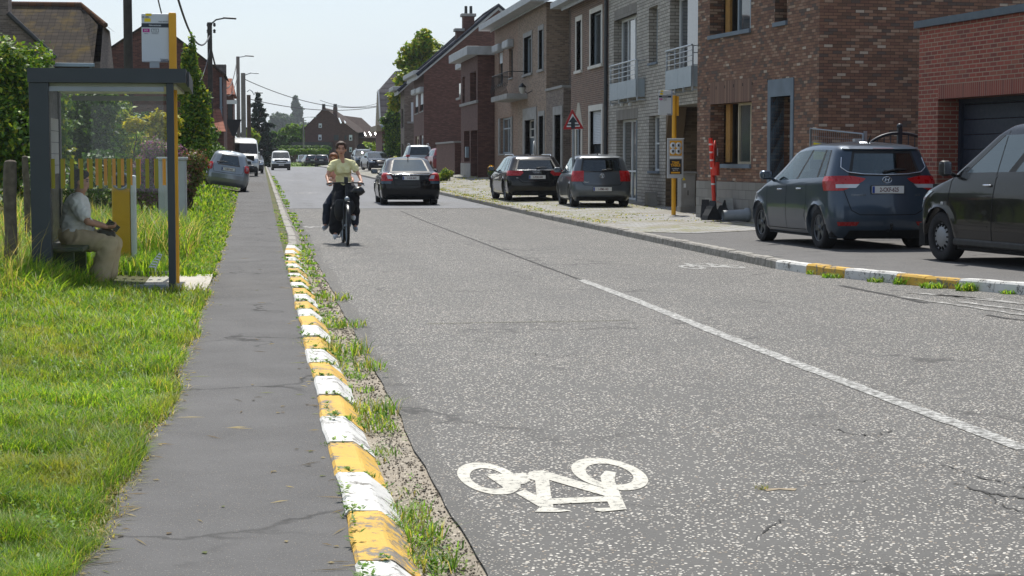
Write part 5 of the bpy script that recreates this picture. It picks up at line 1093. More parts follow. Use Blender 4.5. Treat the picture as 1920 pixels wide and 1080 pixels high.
    def rearseam(s, pts, w=.012, off=.003):
        mb = MB(); q = []
        for sd in (1, -1):
            for (s0, z0), (s1, z1) in zip(pts, pts[1:]):
                for i in range(6):
                    a, b = i / 6, (i + 1) / 6; A, B = (s0 + (s1 - s0) * a, z0 + (z1 - z0) * a), (s0 + (s1 - s0) * b, z0 + (z1 - z0) * b); l = math.hypot(B[0] - A[0], B[1] - A[1]) or 1; ox, oz = -(B[1] - A[1]) / l * w / 2, (B[0] - A[0]) / l * w / 2
                    mb.face([s.pt(A[1] + oz, A[0] + ox, sd, off), s.pt(A[1] - oz, max(0, A[0] - ox), sd, off), s.pt(B[1] - oz, max(0, B[0] - ox), sd, off), s.pt(B[1] + oz, B[0] + ox, sd, off)])
        mb.build('tailgate_gap', M_gapm, s.bodyo)
    def wheels(s):
        p = s.p; r, tw = p['wr'], p.get('tw', .21); rr = p.get('rim', .66) * r; track = p['W'] / 2 - tw / 2 - .035
        tm = MB(); tm.lathe([(rr, -tw / 2 + .01), (rr + .01, -tw / 2), (r * .93, -tw / 2 - .004), (r * .985, -tw * .42), (r, -tw * .33), (r, tw * .33), (r * .985, tw * .42), (r * .93, tw / 2 + .004), (rr + .01, tw / 2), (rr, tw / 2 - .01)], None, 36)
        tyre = tm.mesh('tyre', M_rub); wm = MB(); f = tw / 2 - .012
        wm.mi = 0; wm.lathe([(rr, -tw / 2 + .01), (rr * .98, f), (rr * .9, f - .012), (rr * .88, f - .06), (.02, f - .07)], None, 36)
        ns = p.get('spokes', 5); wm.mi = 1
        if p.get('steel'):
            wm.lathe([(rr * .93, f - .01), (rr * .8, f - .03), (rr * .62, f + .0), (rr * .4, f + .012), (.0, f + .015)], None, 30); wm.mi = 0
            for i in range(14): g = 2 * math.pi * i / 14; wm.box((rr * .77 * math.cos(g), rr * .77 * math.sin(g), f - .012), (.05, .022, .03), Matrix.Rotation(g, 3, 'Z'), .008)
        else:
            for i in range(ns):
                g = 2 * math.pi * i / ns
                for da in ((-.13, .13) if p.get('twin') else (0,)):
                    c, sn = math.cos(g + da), math.sin(g + da); hw = p.get('spw', .045)
                    wm.prism([(rr * .1, -hw * 1.2), (rr * .93, -hw * .75), (rr * .93, hw * .75), (rr * .1, hw * 1.2)], f - .045, f - .012, Matrix.Rotation(g + da, 4, 'Z'))
            wm.lathe([(rr * .96, f - .03), (rr * .985, f + .002), (rr * .92, f), (rr * .9, f - .03)], None, 36); wm.lathe([(rr * .24, f - .03), (rr * .22, f), (0, f + .003)], None, 16)
        rim = wm.mesh('wheel', [M_well, p.get('rimm', M_rim)])
        for cx in (0, p['wb']):
            for sd in (1, -1):
                w = link_mesh('wheel', rim, s.e); w.location = (cx, sd * track, r); w.rotation_euler = (R(-90) if sd > 0 else R(90), 0, random.uniform(0, 3)) if False else (R(-90 * sd), random.uniform(0, 2), 0)
                if cx and p.get('steer'): w.rotation_euler = (R(-90 * sd), 0, p['steer'])
                w.rotation_euler = (R(-90 * sd), 0, 0); t = link_mesh('tyre', tyre, w)
    def plate(s, txt, z, front=False, x=None, w=.52, h=.114, tilt=0.0, red=True, y=0.0, frame_=True):
        q = s.pt(z, 0, 1, .016, front); d = 1 if front else -1
        M = frame(Vector((q.x, y, q.z)), (0, d, 0), Vector((math.sin(tilt) * -d * -1, 0, math.cos(tilt))))
        mb = MB(); mb.mi = 0; mb.box((0, 0, 0), (w, h, .012), None, .004); mb.mi = 1; mb.b2((-w / 2 + .004, -h / 2 + .006, .006), (-w / 2 + .045, h / 2 - .006, .0075)); mb.mi = 2
        mb.box((0, 0, -.006), (w + .022, h + .022, .01), None, .004)
        for i in range(len(mb.v)): mb.v[i] = tuple(M @ Vector(mb.v[i]))
        o = mb.build('number_plate', [M_plate, M_blue, M_trim], s.e)
        text_mesh(txt, h * .78, M_pred if red else M_dark, M @ Matrix.Translation((.02, -.003, .0068)), o, 'plate_lettering', .0006, sx=.78, bold=.0018); return o
    def mirrors(s, x, z, m=None, w=.21, h=.15, out=.17):
        for sd in (1, -1):
            b = s.sidept(x, z - .03, sd, -.02); mb = MB(); c = Vector((x - .02, b.y + sd * out, z + .04)); mb.box(c, (.13, w, h), Matrix.Rotation(R(12 * sd), 3, 'Z'), .05); mb.tube([b, c - Vector((0, sd * w * .3, h * .25))], [.03, .022], 6); o = mb.build('door_mirror', m or s.p['paint'], s.e)
            mb = MB(); mb.box(c + Vector((-.07, 0, 0)), (.004, w - .05, h - .05), Matrix.Rotation(R(12 * sd), 3, 'Z'), .001); mb.build('mirror_glass', M_chrome, o)
    def handles(s, xs, z, m=None):
        for x in xs:
            for sd in (1, -1):
                a, b, c = s.sidept(x - .09, z, sd, .012), s.sidept(x, z, sd, .035), s.sidept(x + .09, z, sd, .012); mb = MB(); mb.tube([a, (a + b) / 2 + Vector((0, sd * .012, 0)), b, (b + c) / 2 + Vector((0, sd * .012, 0)), c], [.010, .015, .016, .015, .010], 8); mb.build('door_handle', m or s.p['paint'], s.e)
    def wiper(s, z, y0, y1, dz=.06):
        a, b = s.pt(z, abs(y0) + .001, 1 if y0 >= 0 else -1, .02), s.pt(z + dz, abs(y1) + .001, 1 if y1 >= 0 else -1, .025); mb = MB(); mb.tube([a, a.lerp(b, .5) + Vector((-.02, 0, .02)), b], [.018, .014, .007], 6); mb.ell(a, .03, 8, 6); mb.build('rear_wiper', M_trim, s.e)
    def aerial(s, x, z, l=.07): mb = MB(); mb.tube([(x, 0, z - .02), (x - l * .5, 0, z + l * .35), (x - l, 0, z + l)], [.022, .015, .005], 6); mb.build('roof_aerial', M_trim, s.e)
    def letters(s, txt, z, y, size, m=None, front=False, sx=1.1, name='badge_lettering'):
        q = s.pt(z, abs(y), 1 if y >= 0 else -1, .006, front); q2 = s.pt(z, abs(y) + .06, 1 if y >= 0 else -1, .006, front); d = (q2 - q) * (1 if y >= 0 else -1); d = d if (d.y > 0) == front else -d
        text_mesh(txt, size, m or M_chrome, frame(q, d, (0, 0, 1)), s.e, name, .002, sx=sx)
    def emblem(s, z, kind, r=.055, front=False):
        q = s.pt(z, 0, 1, .012, front); M = frame(q, (0, 1 if front else -1, 0), (0, 0, 1)); mb = MB()
        def rg(cx, rx, ry, w=.007): mb.tube([M @ Vector((cx + rx * math.cos(g), ry * math.sin(g), 0)) for g in [i * math.pi / 12 for i in range(24)]], w, 6, closed=True)
        def bar(a, b, w=.008): mb.tube([M @ Vector((*a, 0)), M @ Vector((*b, 0))], w, 6)
        if kind == 'oval': rg(0, r * 1.5, r * .95); bar((-r * .75, -r * .6), (-r * .35, r * .6)); bar((r * .35, -r * .6), (r * .75, r * .6)); bar((-r * .5, -r * .05), (r * .5, r * .05))
        elif kind == 'round': rg(0, r, r); bar((-r * .6, r * .7), (0, -r * .8)); bar((r * .6, r * .7), (0, -r * .8)); bar((-r * .3, r * .1), (0, r * .75)); bar((r * .3, r * .1), (0, r * .75))
        elif kind == 'rings':
            for i in range(4): rg((i - 1.5) * r * 1.15, r * .8, r * .8, .006)
        elif kind == 'ring': rg(0, r, r); bar((-r, 0), (r, 0), .006)
        mb.build('emblem', M_chrome, s.e)
    def rails(s, x0, x1, y, z, m=None):
        for sd in (1, -1): mb = MB(); mb.tube([(x0, sd * y, z - .05), (x0 + .12, sd * y, z), (x1 - .12, sd * y, z), (x1, sd * y, z - .05)], .016, 6); mb.build('roof_rail', m or M_chrome, s.e)
    def sills(s, z0, z1, m=None): pass
def zrange(H, belt, extra=()):
    z = list(np.linspace(.17, belt, 17)) + list(np.linspace(belt, H, 13))[1:] + list(extra); return np.array(sorted(set(round(float(q), 4) for q in z)))
def const(v): return [(0, v), (9, v)]
def hatch(paint_, L, W, H, wb, ro, wr, belt, **k):
    """profile set for a hatchback/estate: ro = rear overhang"""
    fo = L - wb - ro; r0, f0 = -ro, wb + fo; w = W / 2; rake = k.pop('rake', .28); nose = k.pop('nose', .78); cowl = k.pop('cowl', belt - .02); cx = k.pop('cowlx', wb - .12); tum = k.pop('tum', .19); rtop = k.pop('rtop', H - .08); wtop = k.pop('wtop', None)
    d = dict(paint=paint_, W=W, wb=wb, wr=wr, belt=belt, zs=zrange(H - .035, belt, (nose - .03, nose + .015, cowl + .01)),
        xr=[(.17, r0 + .12), (.30, r0 + .03), (.45, r0), (.62, r0 + .01), (belt - .10, r0 + .07), (belt, r0 + .10), (rtop, r0 + .10 + rake), (H - .035, r0 + .22 + rake)],
        xf=[(.17, f0 - .16), (.32, f0 - .03), (.5, f0), (.62, f0 - .03), (nose, f0 - .16), (nose + .05, f0 - .34), (cowl, cx + .02), (cowl + .015, cx - .03), (H - .12, wb * .62), (H - .035, wb * .5)],
        w=[(.17, w - .10), (.26, w - .035), (.45, w - .005), (.62, w), (belt - .06, w - .02), (belt, w - .05), (H - .12, w - tum - .03), (H - .06, w - tum - .07), (H - .035, w - tum - .13)],
        rb=[(0, .05), (.6, .06), (belt, .06), (H, .05)], fb=[(0, .14), (.7, .16), (belt, .14), (H, .12)],
        cyr=[(0, .28), (belt, .24), (H, .20)], cxr=[(0, .26), (belt, .22), (H, .22)], cyf=[(0, .34), (nose, .34), (cowl, .18), (H, .16)], cxf=[(0, .40), (nose, .40), (cowl, .16), (H, .16)],
        glass_side=(belt + .02, H - .14), glass_rear=(belt + .03, H - .16), glass_front=(cowl + .03, H - .09), wins=[(.05, .17, 'sa'), (.20, .52, 'sb'), (.55, .93, 'sc')], dlo=(.04, .945), crown=.045)
    d.update(k); return d
def put(px, py, Z=None, z=None):
    return P(px, py, Z) if Z else G(px, py, z)
# ---------------------------------------------------------------- each vehicle in the street
HD = lambda deg: R(90 + deg)          # heading: 0 = straight down the road, + = to the left
def place(px, Z, x_off, yw, deg, z=None):
    """rear axle centre from the pixel of the rear left tyre foot"""
    q = P(px, 400, Z); h = R(deg); right = Vector((math.cos(h), math.sin(h), 0)); p = q + right * x_off; p.z = z if z is not None else zright(p.x, p.y); return p
P_slate = paint('paint_slate', '3b4856', .4, .28); P_black = paint('paint_black', '07080c', .0, .22, .65); P_navy = paint('paint_night', '070a10', .0, .2, .45); P_anth = paint('paint_anthracite', '2c3135', .5, .3); P_greyv = paint('paint_graphite', '545a60', .5, .3); P_silver = paint('paint_silver', '868d92', .6, .3); P_white = paint('paint_white', 'c9cbc9', .0, .35); P_redc = paint('paint_red', '6f1219', .1, .3); P_silv2 = paint('paint_light_silver', '8f9598', .6, .3); P_blue = paint('paint_dark_blue', '0f1522', .0, .25, .4)
# dark slate hatchback, nearest
pos = place(1540, 28.1, .80, 0, 4.0); pos.z = zright(pos.x, pos.y) - .012
c = Car('parked_car', 'slate grey hatchback with a dusty roof parked nearest, before the new brown brick house', 'car', hatch(P_slate, 4.10, 1.77, 1.65, 2.615, .72, .318, 1.05, rake=.16, nose=.84, cowl=1.04, arc=.16, arcx=.22, wedge=.10, arcr=.05, wins=[(.065, .15, 'sa'), (.175, .485, 'sb'), (.515, .93, 'sc')], rcols=11, rimm=mat('machined_alloy', '54575b', .4, .6), spokes=5, spw=.026, twin=1, tum=.17, rtop=1.55), pos, HD(4.0), 0, 'cars parked on the right')
c.patch('tail_light', [(.86, .70, 1.08), (.93, .50, 1.12), (.985, .38, 1.12), (1.02, .34, 1.10), (1.06, .58, 1.06)], M_red, .018, (1, -1))
c.patch('reversing_lens', [(.895, .50, .80), (.945, .44, .80)], M_clear, .024, (1, -1)); c.patch('reflector', [(.37, .50, .78), (.43, .46, .80)], M_refl, .012, (1, -1))
c.patch('bumper_insert', [(.17, .0, .66), (.30, 0, .60)], M_trim, .006, (1, -1)); c.plate('2-CKF-625', .87); c.emblem(1.0, 'oval', .05); c.letters('HYUNDAI', .80, .46, .045); c.letters('ix20', .80, -.50, .05, mat('dull_badge', '5d646b', .4, .6))
c.rearseam([(0, .535), (.45, .54), (.58, .60), (.66, .80), (.68, .86)]); c.wiper(1.13, .02, -.34, .05); mb = MB(); mb.tube([c.pt(zz_, sl_, sd_, .012) for zz_, sl_, sd_ in ((1.40, .66, 1), (1.22, .69, 1), (1.13, .60, 1), (1.09, .35, 1), (1.08, .01, 1), (1.09, .35, -1), (1.13, .60, -1), (1.22, .69, -1), (1.40, .66, -1))], .009, 6); mb.build('chrome_strip', M_chrome, c.e)
c.seams([[(.42, .36), (.50, .50), (.42, .70), (.45, .97)], [(1.30, .27), (1.31, .97)], [(.46, .28), (1.30, .27), (2.25, .27)], [(2.16, .27), (2.2, .62), (2.26, .97)]]); c.handles((.72, 1.58), .90, M_chrome); c.mirrors(2.02, 1.08); c.aerial(.1, 1.66, .09)
c.patch('spoiler', [(1.555, 0, .60), (1.585, 0, .60)], P_slate, .05, (1, -1)); c.patch('brake_light', [(1.562, 0, .16), (1.574, 0, .16)], M_redd, .056, (1, -1))
mb = MB(); mb.tube([(-.62, 0, .30), (-.80, 0, .29), (-.84, 0, .36)], .022, 8); mb.ell((-.84, 0, .39), .03, 8, 6); mb.build('tow_bar', M_trim, c.e)
# black panel van, right edge
vp = dict(paint=P_black, W=1.93, wb=3.20, wr=.335, belt=1.16, zs=zrange(1.875, 1.16, (.95, 1.02, 1.08)), xr=[(.2, -.98), (.5, -1.02), (1.2, -1.0), (1.8, -.9), (1.87, -.8)], xf=[(.2, 3.95), (.4, 4.08), (.6, 4.10), (.85, 4.02), (.98, 3.86), (1.08, 3.55), (1.15, 3.22), (1.17, 3.18), (1.72, 2.22), (1.82, 1.98), (1.875, 1.7)],
    w=[(.17, .86), (.28, .93), (.5, .955), (.9, .955), (1.16, .92), (1.72, .80), (1.82, .74), (1.875, .62)], rb=const(.04), fb=[(0, .16), (9, .14)], cyr=const(.14), cxr=const(.14), cyf=[(0, .36), (1.0, .34), (1.2, .2), (2, .2)], cxf=[(0, .45), (1.0, .42), (1.2, .2), (2, .2)], glass_side=(1.19, 1.72), glass_rear=(1.2, 1.7), glass_front=(1.19, 1.74), wins=[(.06, .30, 'sa'), (.33, .615, 'sb'), (.66, .955, 'sc')], dlo=(.05, .965), arc=.03, arcr=0, wedge=.05, rtrim=0, gl_sa=GLV, gl_sb=GLV, gl_sc=GLV, steel=1, rimm=mat('hub_steel', '86888b', .5, .5), crown=.05, seatx=(1.95,), tw=.225, rim=.62, gap=.07)
f0 = P(1768, 497, 24.6); hv = R(8.5); fwd = Vector((-math.sin(hv), math.cos(hv), 0)); rgt = Vector((math.cos(hv), math.sin(hv), 0)); pos = f0 - fwd * 3.2 + rgt * .88; pos.z = zright(6.9, 22) - .012
v = Car('van', 'black passenger van with steel wheels cut off by the right edge', 'van', vp, pos, HD(8.5)); v.mirrors(2.92, 1.22, M_trim, .17, .21, .15); v.handles((1.98, 1.0), 1.05, M_chrome)
v.seams([[(3.02, .42), (2.98, .7), (2.92, 1.12), (2.86, 1.17)], [(1.86, .30), (1.84, .70), (1.80, 1.14), (1.76, 1.17)], [(1.80, 1.18), (1.72, 1.75)], [(2.7, .30), (1.86, .30)]])
v.patch('headlamp', [(.72, .55, 1.05), (.90, .60, 1.15), (.96, .75, 1.18)], M_hl, .01, (1, -1), True); v.patch('front_grille', [(.62, 0, .45), (.82, 0, .48)], M_trim, .01, (1, -1), True)
for sd in (1, -1):
    q = v.sidept(3.10, .80, sd, .01); mb = MB(); mb.box(q, (.06, .012, .035), None, .005); mb.build('side_repeater', M_clear, v.e)
    mb = MB(); mb.b2((.35, sd * .93, .24), (2.8, sd * .972, .33), .02); mb.build('sill_trim', M_trim, v.e)
    mb = MB()
    for x0, x1 in ((.35, 1.75), (1.95, 2.85)):
        mb.face([v.sidept(x0, .50, sd, .004), v.sidept(x1, .50, sd, .004), v.sidept(x1, .515, sd, .010), v.sidept(x0, .515, sd, .010)])
    mb.build('crease', P_black, v.bodyo)
# grey small hatchback
pos = place(1074, 51.0, .74, 0, -2.0); c = Car('parked_car', 'grey three-door hatchback with bright square red tail lights on the rough pavement', 'car', hatch(P_greyv, 3.97, 1.68, 1.47, 2.47, .66, .305, .93, arc=.10, rake=.24, nose=.74, cowl=.92, rcols=12, spokes=6, privacy=1, tum=.14, rtop=1.36), pos, HD(-2.0), 0, 'cars parked on the right')
c.patch('tail_light', [(.70, .52, .90), (.98, .50, .90)], M_red, .016, (1, -1)); c.plate('1-FMI-142', .50, red=True); c.emblem(.845, 'round', .06); c.letters('POLO', .68, .44, .05); c.rearseam([(0, .60), (.5, .61), (.60, .72), (.6, .98)]); c.wiper(.985, -.02, -.30, .04); c.aerial(.3, 1.46, .1); c.mirrors(1.92, .98); c.handles((1.2,), .8)
c.patch('spoiler', [(1.385, 0, .52), (1.415, 0, .52)], P_greyv, .05, (1, -1)); c.patch('bumper_step', [(.17, 0, .72), (.29, 0, .72)], M_trim, .008, (1, -1)); c.seams([[(.75, .3), (.80, .9)], [(1.95, .3), (2.0, .9)]])
# black estate
pos = place(951, 57.2, .80, 0, 0.5); c = Car('parked_car', 'black estate car with slim roof rails parked between hatchback and flower pot', 'car', hatch(P_black, 4.70, 1.83, 1.44, 2.81, 1.02, .325, .90, rake=.42, nose=.72, cowl=.90, rcols=12, twin=1, privacy=1, wins=[(.07, .22, 'sa'), (.25, .52, 'sb'), (.55, .92, 'sc')], tum=.19, rtop=1.34), pos, HD(.5), 0, 'cars parked on the right')
c.patch('tail_light', [(.76, .52, 1.08), (.84, .42, 1.10), (.90, .46, 1.04)], M_red, .014, (1, -1)); c.plate('1-FDK-043', .72); c.emblem(.865, 'rings', .05); c.letters('A4', .70, .62, .05); c.wiper(.99, -.02, -.34, .03); c.aerial(.4, 1.43, .06); c.mirrors(2.18, .94); c.rails(.0, 1.9, .60, 1.44); c.handles((.75, 1.62), .80); c.rearseam([(0, .56), (.5, .57), (.62, .72), (.62, .95)])
mb = MB(); q = c.pt(.93, .001, 1, .012); mb.tube([c.pt(.915, .62, 1, .014), c.pt(.915, .3, 1, .014), q, c.pt(.915, .3, -1, .014), c.pt(.915, .62, -1, .014)], .007, 5); mb.build('chrome_strip', M_chrome, c.e); c.patch('diffuser', [(.17, 0, .7), (.28, 0, .7)], M_trim, .008, (1, -1))
# black saloon driving away
def saloon(paint_, L, W, H, wb, ro, wr, belt, **k):
    d = hatch(paint_, L, W, H, wb, ro, wr, belt, **k); r0 = -ro
    d['xr'] = [(.17, r0 + .14), (.30, r0 + .04), (.5, r0), (.75, r0 + .02), (belt - .02, r0 + .08), (belt + .02, r0 + .14), (belt + .045, r0 + .36), (belt + .06, r0 + .44), (H - .08, r0 + 1.30), (H - .035, r0 + 1.52)]
    d['zs'] = zrange(H - .035, belt, (belt + .03, belt + .052, .72, .80)); d['glass_rear'] = (belt + .07, H - .075); d['w'] = [(.17, W / 2 - .1), (.26, W / 2 - .03), (.45, W / 2), (.62, W / 2 - .005), (belt - .06, W / 2 - .04), (belt, W / 2 - .08), (belt + .06, W / 2 - .12), (H - .12, W / 2 - .26), (H - .06, W / 2 - .31), (H - .035, W / 2 - .37)]
    d['glass_side'] = (belt + .06, H - .12); d['rb'] = [(0, .07), (belt, .08), (belt + .06, .10), (H, .12)]; d.update({q: w for q, w in k.items() if q in d}); return d
pos = place(717, 57.6, .84, 0, -.6, 0); pos.z = zroad(pos.y)
c = Car('saloon_car', 'black saloon driving away down the right lane, brake lights red', 'car', saloon(P_navy, 4.85, 1.86, 1.50, 2.83, 1.06, .335, .955, nose=.74, cowl=.95, rcols=12, wins=[(.13, .30, 'sa'), (.33, .56, 'sb'), (.59, .90, 'sc')], dlo=(.12, .91)), pos, HD(-.6))
c.patch('tail_light', [(.74, .58, 1.04), (.80, .56, 1.08), (.90, .62, 1.08), (.985, .74, 1.02)], M_red, .016, (1, -1)); c.patch('lower_lens', [(.66, .62, .98), (.735, .60, 1.04)], mat('smoked_lens', '38505f', .12), .014, (1, -1)); c.patch('indicator_lens', [(.80, .57, .72), (.90, .64, .76)], M_clear, .021, (1, -1))
c.plate('1-VLR-842', .82); [c.letters(ch_, .955, yy_, .055, None, False, 1.3) for ch_, yy_ in zip('VOLVO', (.24, .12, .0, -.12, -.24))]; mb = MB(); mb.tube([c.pt(.915, .60, 1, .012), c.pt(.915, .3, 1, .012), c.pt(.915, .001, 1, .012), c.pt(.915, .3, -1, .012), c.pt(.915, .60, -1, .012)], .011, 6); mb.build('chrome_strip', M_chrome, c.e)
c.letters('S80', .82, .46, .05); c.letters('D5', .82, -.50, .05); c.mirrors(2.05, 1.0, None, .22, .16, .16); c.aerial(.35, 1.49, .09); c.rearseam([(0, .62), (.5, .63), (.54, .74), (.6, .95)]); c.patch('bumper_crease', [(.50, 0, .80), (.515, 0, .80)], P_navy, .012, (1, -1)); c.handles((.8, 1.7), .86)
# silver people carrier behind the saloon and a red car beside it
def auto(kind, name, label, p, px, py, Z, deg, z=None, tilt=0, group=None):
    q = P(px, py, Z); q.z = zright(q.x, q.y) if z is None else z; return Car(name, label, 'car', p, q, HD(deg), tilt, group)
GF = 'cars parked far down the street'
c = auto(0, 'parked_car', 'silver people carrier with dark rear screen half hidden by the black saloon', hatch(P_silv2, 4.55, 1.85, 1.74, 2.72, .85, .34, 1.05, rake=.3, rcols=12, privacy=1), 786, 300, 118, 0, None, 0, GF)
c.patch('tail_light', [(.9, .66, 1.0), (1.06, .68, .98)], M_red, .014, (1, -1)); c.rails(-.1, 1.7, .62, 1.80); c.plate('1-KTB-551', .7)
c = auto(0, 'parked_car', 'dark red hatchback peeping out beside the garden wall', hatch(P_redc, 4.0, 1.7, 1.48, 2.5, .7, .31, .95, rcols=12), 834, 300, 113, 6, None, 0, GF); c.patch('tail_light', [(.78, .55, .9), (.98, .55, .88)], M_redd, .014, (1, -1))
# oncoming pair parked on the right
def face(c, zl=.66, txt=None, grille=(.5, .68), hl=(.62, .74)):
    c.patch('headlight', [(hl[0], .48, .92), (hl[1], .55, 1.05)], M_hl, .012, (1, -1), True, parent=None); c.patch('radiator_grille', [(grille[0], 0, .30), (grille[1], 0, .34)], M_trim, .010, (1, -1), True); c.patch('lower_intake', [(.24, 0, .62), (.36, 0, .58)], M_trim, .01, (1, -1), True)
    if txt: c.plate(txt, .42, True)
q = P(704, 300, 141); q.y += 2.8
c = Car('parked_car', 'dark blue saloon parked facing us, sun flashing on its windscreen', 'car', saloon(P_blue, 4.9, 1.86, 1.47, 2.95, 1.1, .33, .93, nose=.74, cowl=.94, wins=[(.13, .30, 'sa'), (.33, .56, 'sb'), (.59, .90, 'sc')]), (q.x, q.y, zright(q.x, q.y)), HD(186), 0, GF); face(c, txt='1-BXA-377'); c.mirrors(2.2, 1.0)
q = P(682, 300, 156); q.y += 2.7; c = Car('parked_car', 'grey off-road style car parked facing us behind the dark blue saloon', 'car', hatch(P_anth, 4.6, 1.87, 1.68, 2.7, .9, .35, 1.08, nose=.92, cowl=1.06), (q.x, q.y, zright(q.x, q.y)), HD(183), 0, GF); face(c, hl=(.78, .90), grille=(.6, .84)); c.mirrors(2.0, 1.15); c.rails(-.1, 1.7, .62, 1.73)
for px, Z, deg, lab, pm, fr_ in ((569, 238, 186, 'dark blue car facing us, leftmost of the three far cars', P_blue, 1), (584, 232, 8, 'dark car seen from behind between the two other far cars', P_black, 0), (603, 226, -6, 'black car seen from behind, rightmost of the three far cars', P_black, 0)):
    q = P(px, 300, Z); c = Car('parked_car', lab, 'car', hatch(pm, 4.2, 1.78, 1.50, 2.6, .8, .32, .95, rcols=12), (q.x, q.y + (2.6 if fr_ else 0), zroad(q.y) + .02), HD(deg), 0, GF)
    if fr_: face(c)
    else: c.patch('tail_light', [(.8, .55, .95), (.98, .5, .92)], M_redd, .014, (1, -1)); c.plate('1-GHT-208', .78)
# white small van coming towards us
VW_ = dict(paint=P_white, W=1.80, wb=2.75, wr=.32, belt=1.12, zs=zrange(1.82, 1.12, (.88, .98, 1.05)), xr=[(.17, -.75), (.4, -.8), (1.8, -.75)], xf=[(.17, 3.42), (.35, 3.54), (.6, 3.55), (.8, 3.46), (.92, 3.30), (1.04, 2.98), (1.11, 2.74), (1.66, 1.95), (1.75, 1.75), (1.82, 1.45)], w=[(.17, .8), (.3, .88), (.9, .89), (1.12, .86), (1.66, .76), (1.76, .70), (1.82, .58)], rb=const(.03), fb=const(.13), cyr=const(.12), cxr=const(.12), cyf=[(0, .34), (1, .3), (1.2, .14), (2, .14)], cxf=[(0, .4), (1, .35), (1.2, .14), (2, .14)], glass_side=(1.15, 1.66), arc=0, wedge=0, arcr=0, glass_rear=None, glass_front=(1.14, 1.70), wins=[(.66, .94, 'sc')], crown=.04, seatx=(1.7,), steel=1)
q = P(526, 310, 172); v = Car('delivery_van', 'small white van with a dark bumper driving towards us in the left lane', 'van', VW_, (q.x, q.y + 2.7, zroad(q.y)), HD(181)); v.patch('headlight', [(.74, .50, .86), (.88, .56, .98)], M_hl, .012, (1, -1), True); v.patch('radiator_grille', [(.70, 0, .46), (.80, 0, .48)], M_trim, .012, (1, -1), True); v.patch('bumper', [(.19, 0, .98), (.40, 0, 1.0), (.60, 0, 1.0)], M_trim, .016, (1, -1), True); v.plate('1-WLD-630', .50, True); v.mirrors(2.55, 1.15, M_trim, .2, .22)
# large white panel van on the verge
VL = dict(paint=P_white, W=2.07, wb=3.68, wr=.345, belt=1.42, zs=np.array(sorted(set(np.round(np.concatenate([np.linspace(.2, 1.42, 17), np.linspace(1.42, 2.44, 16), [1.0, 1.12, 1.2, 1.3]]), 3)))), xr=[(.2, -.95), (.5, -1.0), (2.3, -.97), (2.44, -.85)], xf=[(.2, 4.38), (.4, 4.52), (.7, 4.53), (.95, 4.45), (1.12, 4.30), (1.28, 4.02), (1.40, 3.72), (2.0, 3.05), (2.2, 2.80), (2.36, 2.45), (2.44, 2.1)], w=[(.2, .93), (.35, 1.01), (.9, 1.03), (1.4, 1.01), (2.05, .93), (2.32, .86), (2.40, .76), (2.44, .66)], rb=const(.03), fb=const(.16), cyr=const(.12), cxr=const(.12), cyf=[(0, .42), (1.2, .36), (1.5, .16), (3, .16)], cxf=[(0, .46), (1.2, .4), (1.5, .16), (3, .16)], glass_side=(1.45, 2.0), arc=0, wedge=0, arcr=0, glass_rear=None, glass_front=(1.44, 2.08), wins=[(.72, .95, 'sc')], crown=.05, seatx=(2.5,), steel=1, gl_wf=glass('van_glass', (.2, .24, .25), 1.0, .02))
q = P(454, 320, 118); v = Car('panel_van', 'large high-roofed white van parked with its right wheels on the path', 'van', VL, (q.x, q.y + 3.7, zroad(q.y) + .17), HD(180), R(-2.0)); v.patch('headlight', [(.82, .62, 1.05), (1.02, .72, 1.14), (1.10, .82, 1.14)], M_hl, .012, (1, -1), True); v.patch('radiator_grille', [(.72, 0, .60), (.94, 0, .55)], M_trim, .012, (1, -1), True); v.patch('bumper', [(.22, 0, 1.1), (.45, 0, 1.15), (.62, 0, .95)], M_trim, .016, (1, -1), True); v.mirrors(3.35, 1.5, M_trim, .2, .4, .22)
mb = MB(); mb.tube([v.pt(1.46, .5, 1, .02, True), v.pt(1.50, .05, 1, .03, True)], .012, 5); mb.tube([v.pt(1.46, .1, -1, .02, True), v.pt(1.50, .5, -1, .03, True)], .012, 5); mb.build('windscreen_wiper', M_trim, v.e)
q = P(474, 318, 132); c = Car('parked_car', 'dark car tucked behind the large white van on the verge', 'car', hatch(P_anth, 4.3, 1.8, 1.6, 2.6, .8, .32, 1.0), (q.x - .1, q.y + 3.3, zroad(q.y) + .15), HD(180)); face(c)
# silver hatchback leaning on the bank
q = P(423, 345, 71.5); xr_ = q.x; sl = math.atan((bank(xr_ - .7, q.y) - bank(xr_ + .7, q.y)) / 1.4)
MC = hatch(P_silver, 3.72, 1.66, 1.54, 2.43, .62, .30, .93, arc=.14, arcx=.4, rake=.26, nose=.76, cowl=.92, rcols=11, tum=.19, rtop=1.40, cyr=[(0, .34), (.98, .34), (1.6, .3)], cxr=[(0, .34), (.98, .34), (1.6, .3)])
c = Car('parked_car', 'silver rounded hatchback parked tilted on the grass bank', 'car', MC, (xr_, q.y, (bank(xr_ - .7, q.y) + bank(xr_ + .7, q.y)) / 2 - .02), HD(1.0), sl)
c.patch('tail_light', [(.74, .66, .84), (.80, .62, .88), (.98, .62, .88), (1.03, .66, .84)], M_red, .02, (1, -1)); c.patch('reversing_lens', [(.82, .68, .80), (.94, .68, .80)], mat('pink_lens', 'a8787c', .2), .026, (1, -1)); c.plate('1-EBT-420', .80); c.wiper(1.05, .45, .05, .05); c.mirrors(1.85, 1.0, M_trim, .18, .14); c.patch('bumper', [(.46, 0, .80), (.52, 0, .84), (.64, 0, .84)], P_silver, .02, (1, -1)); c.rearseam([(0, .665), (.55, .67), (.60, .8), (.58, 1.0)]); c.patch('reflector', [(.50, .60, .74), (.53, .60, .74)], M_refl, .012, (1, -1))
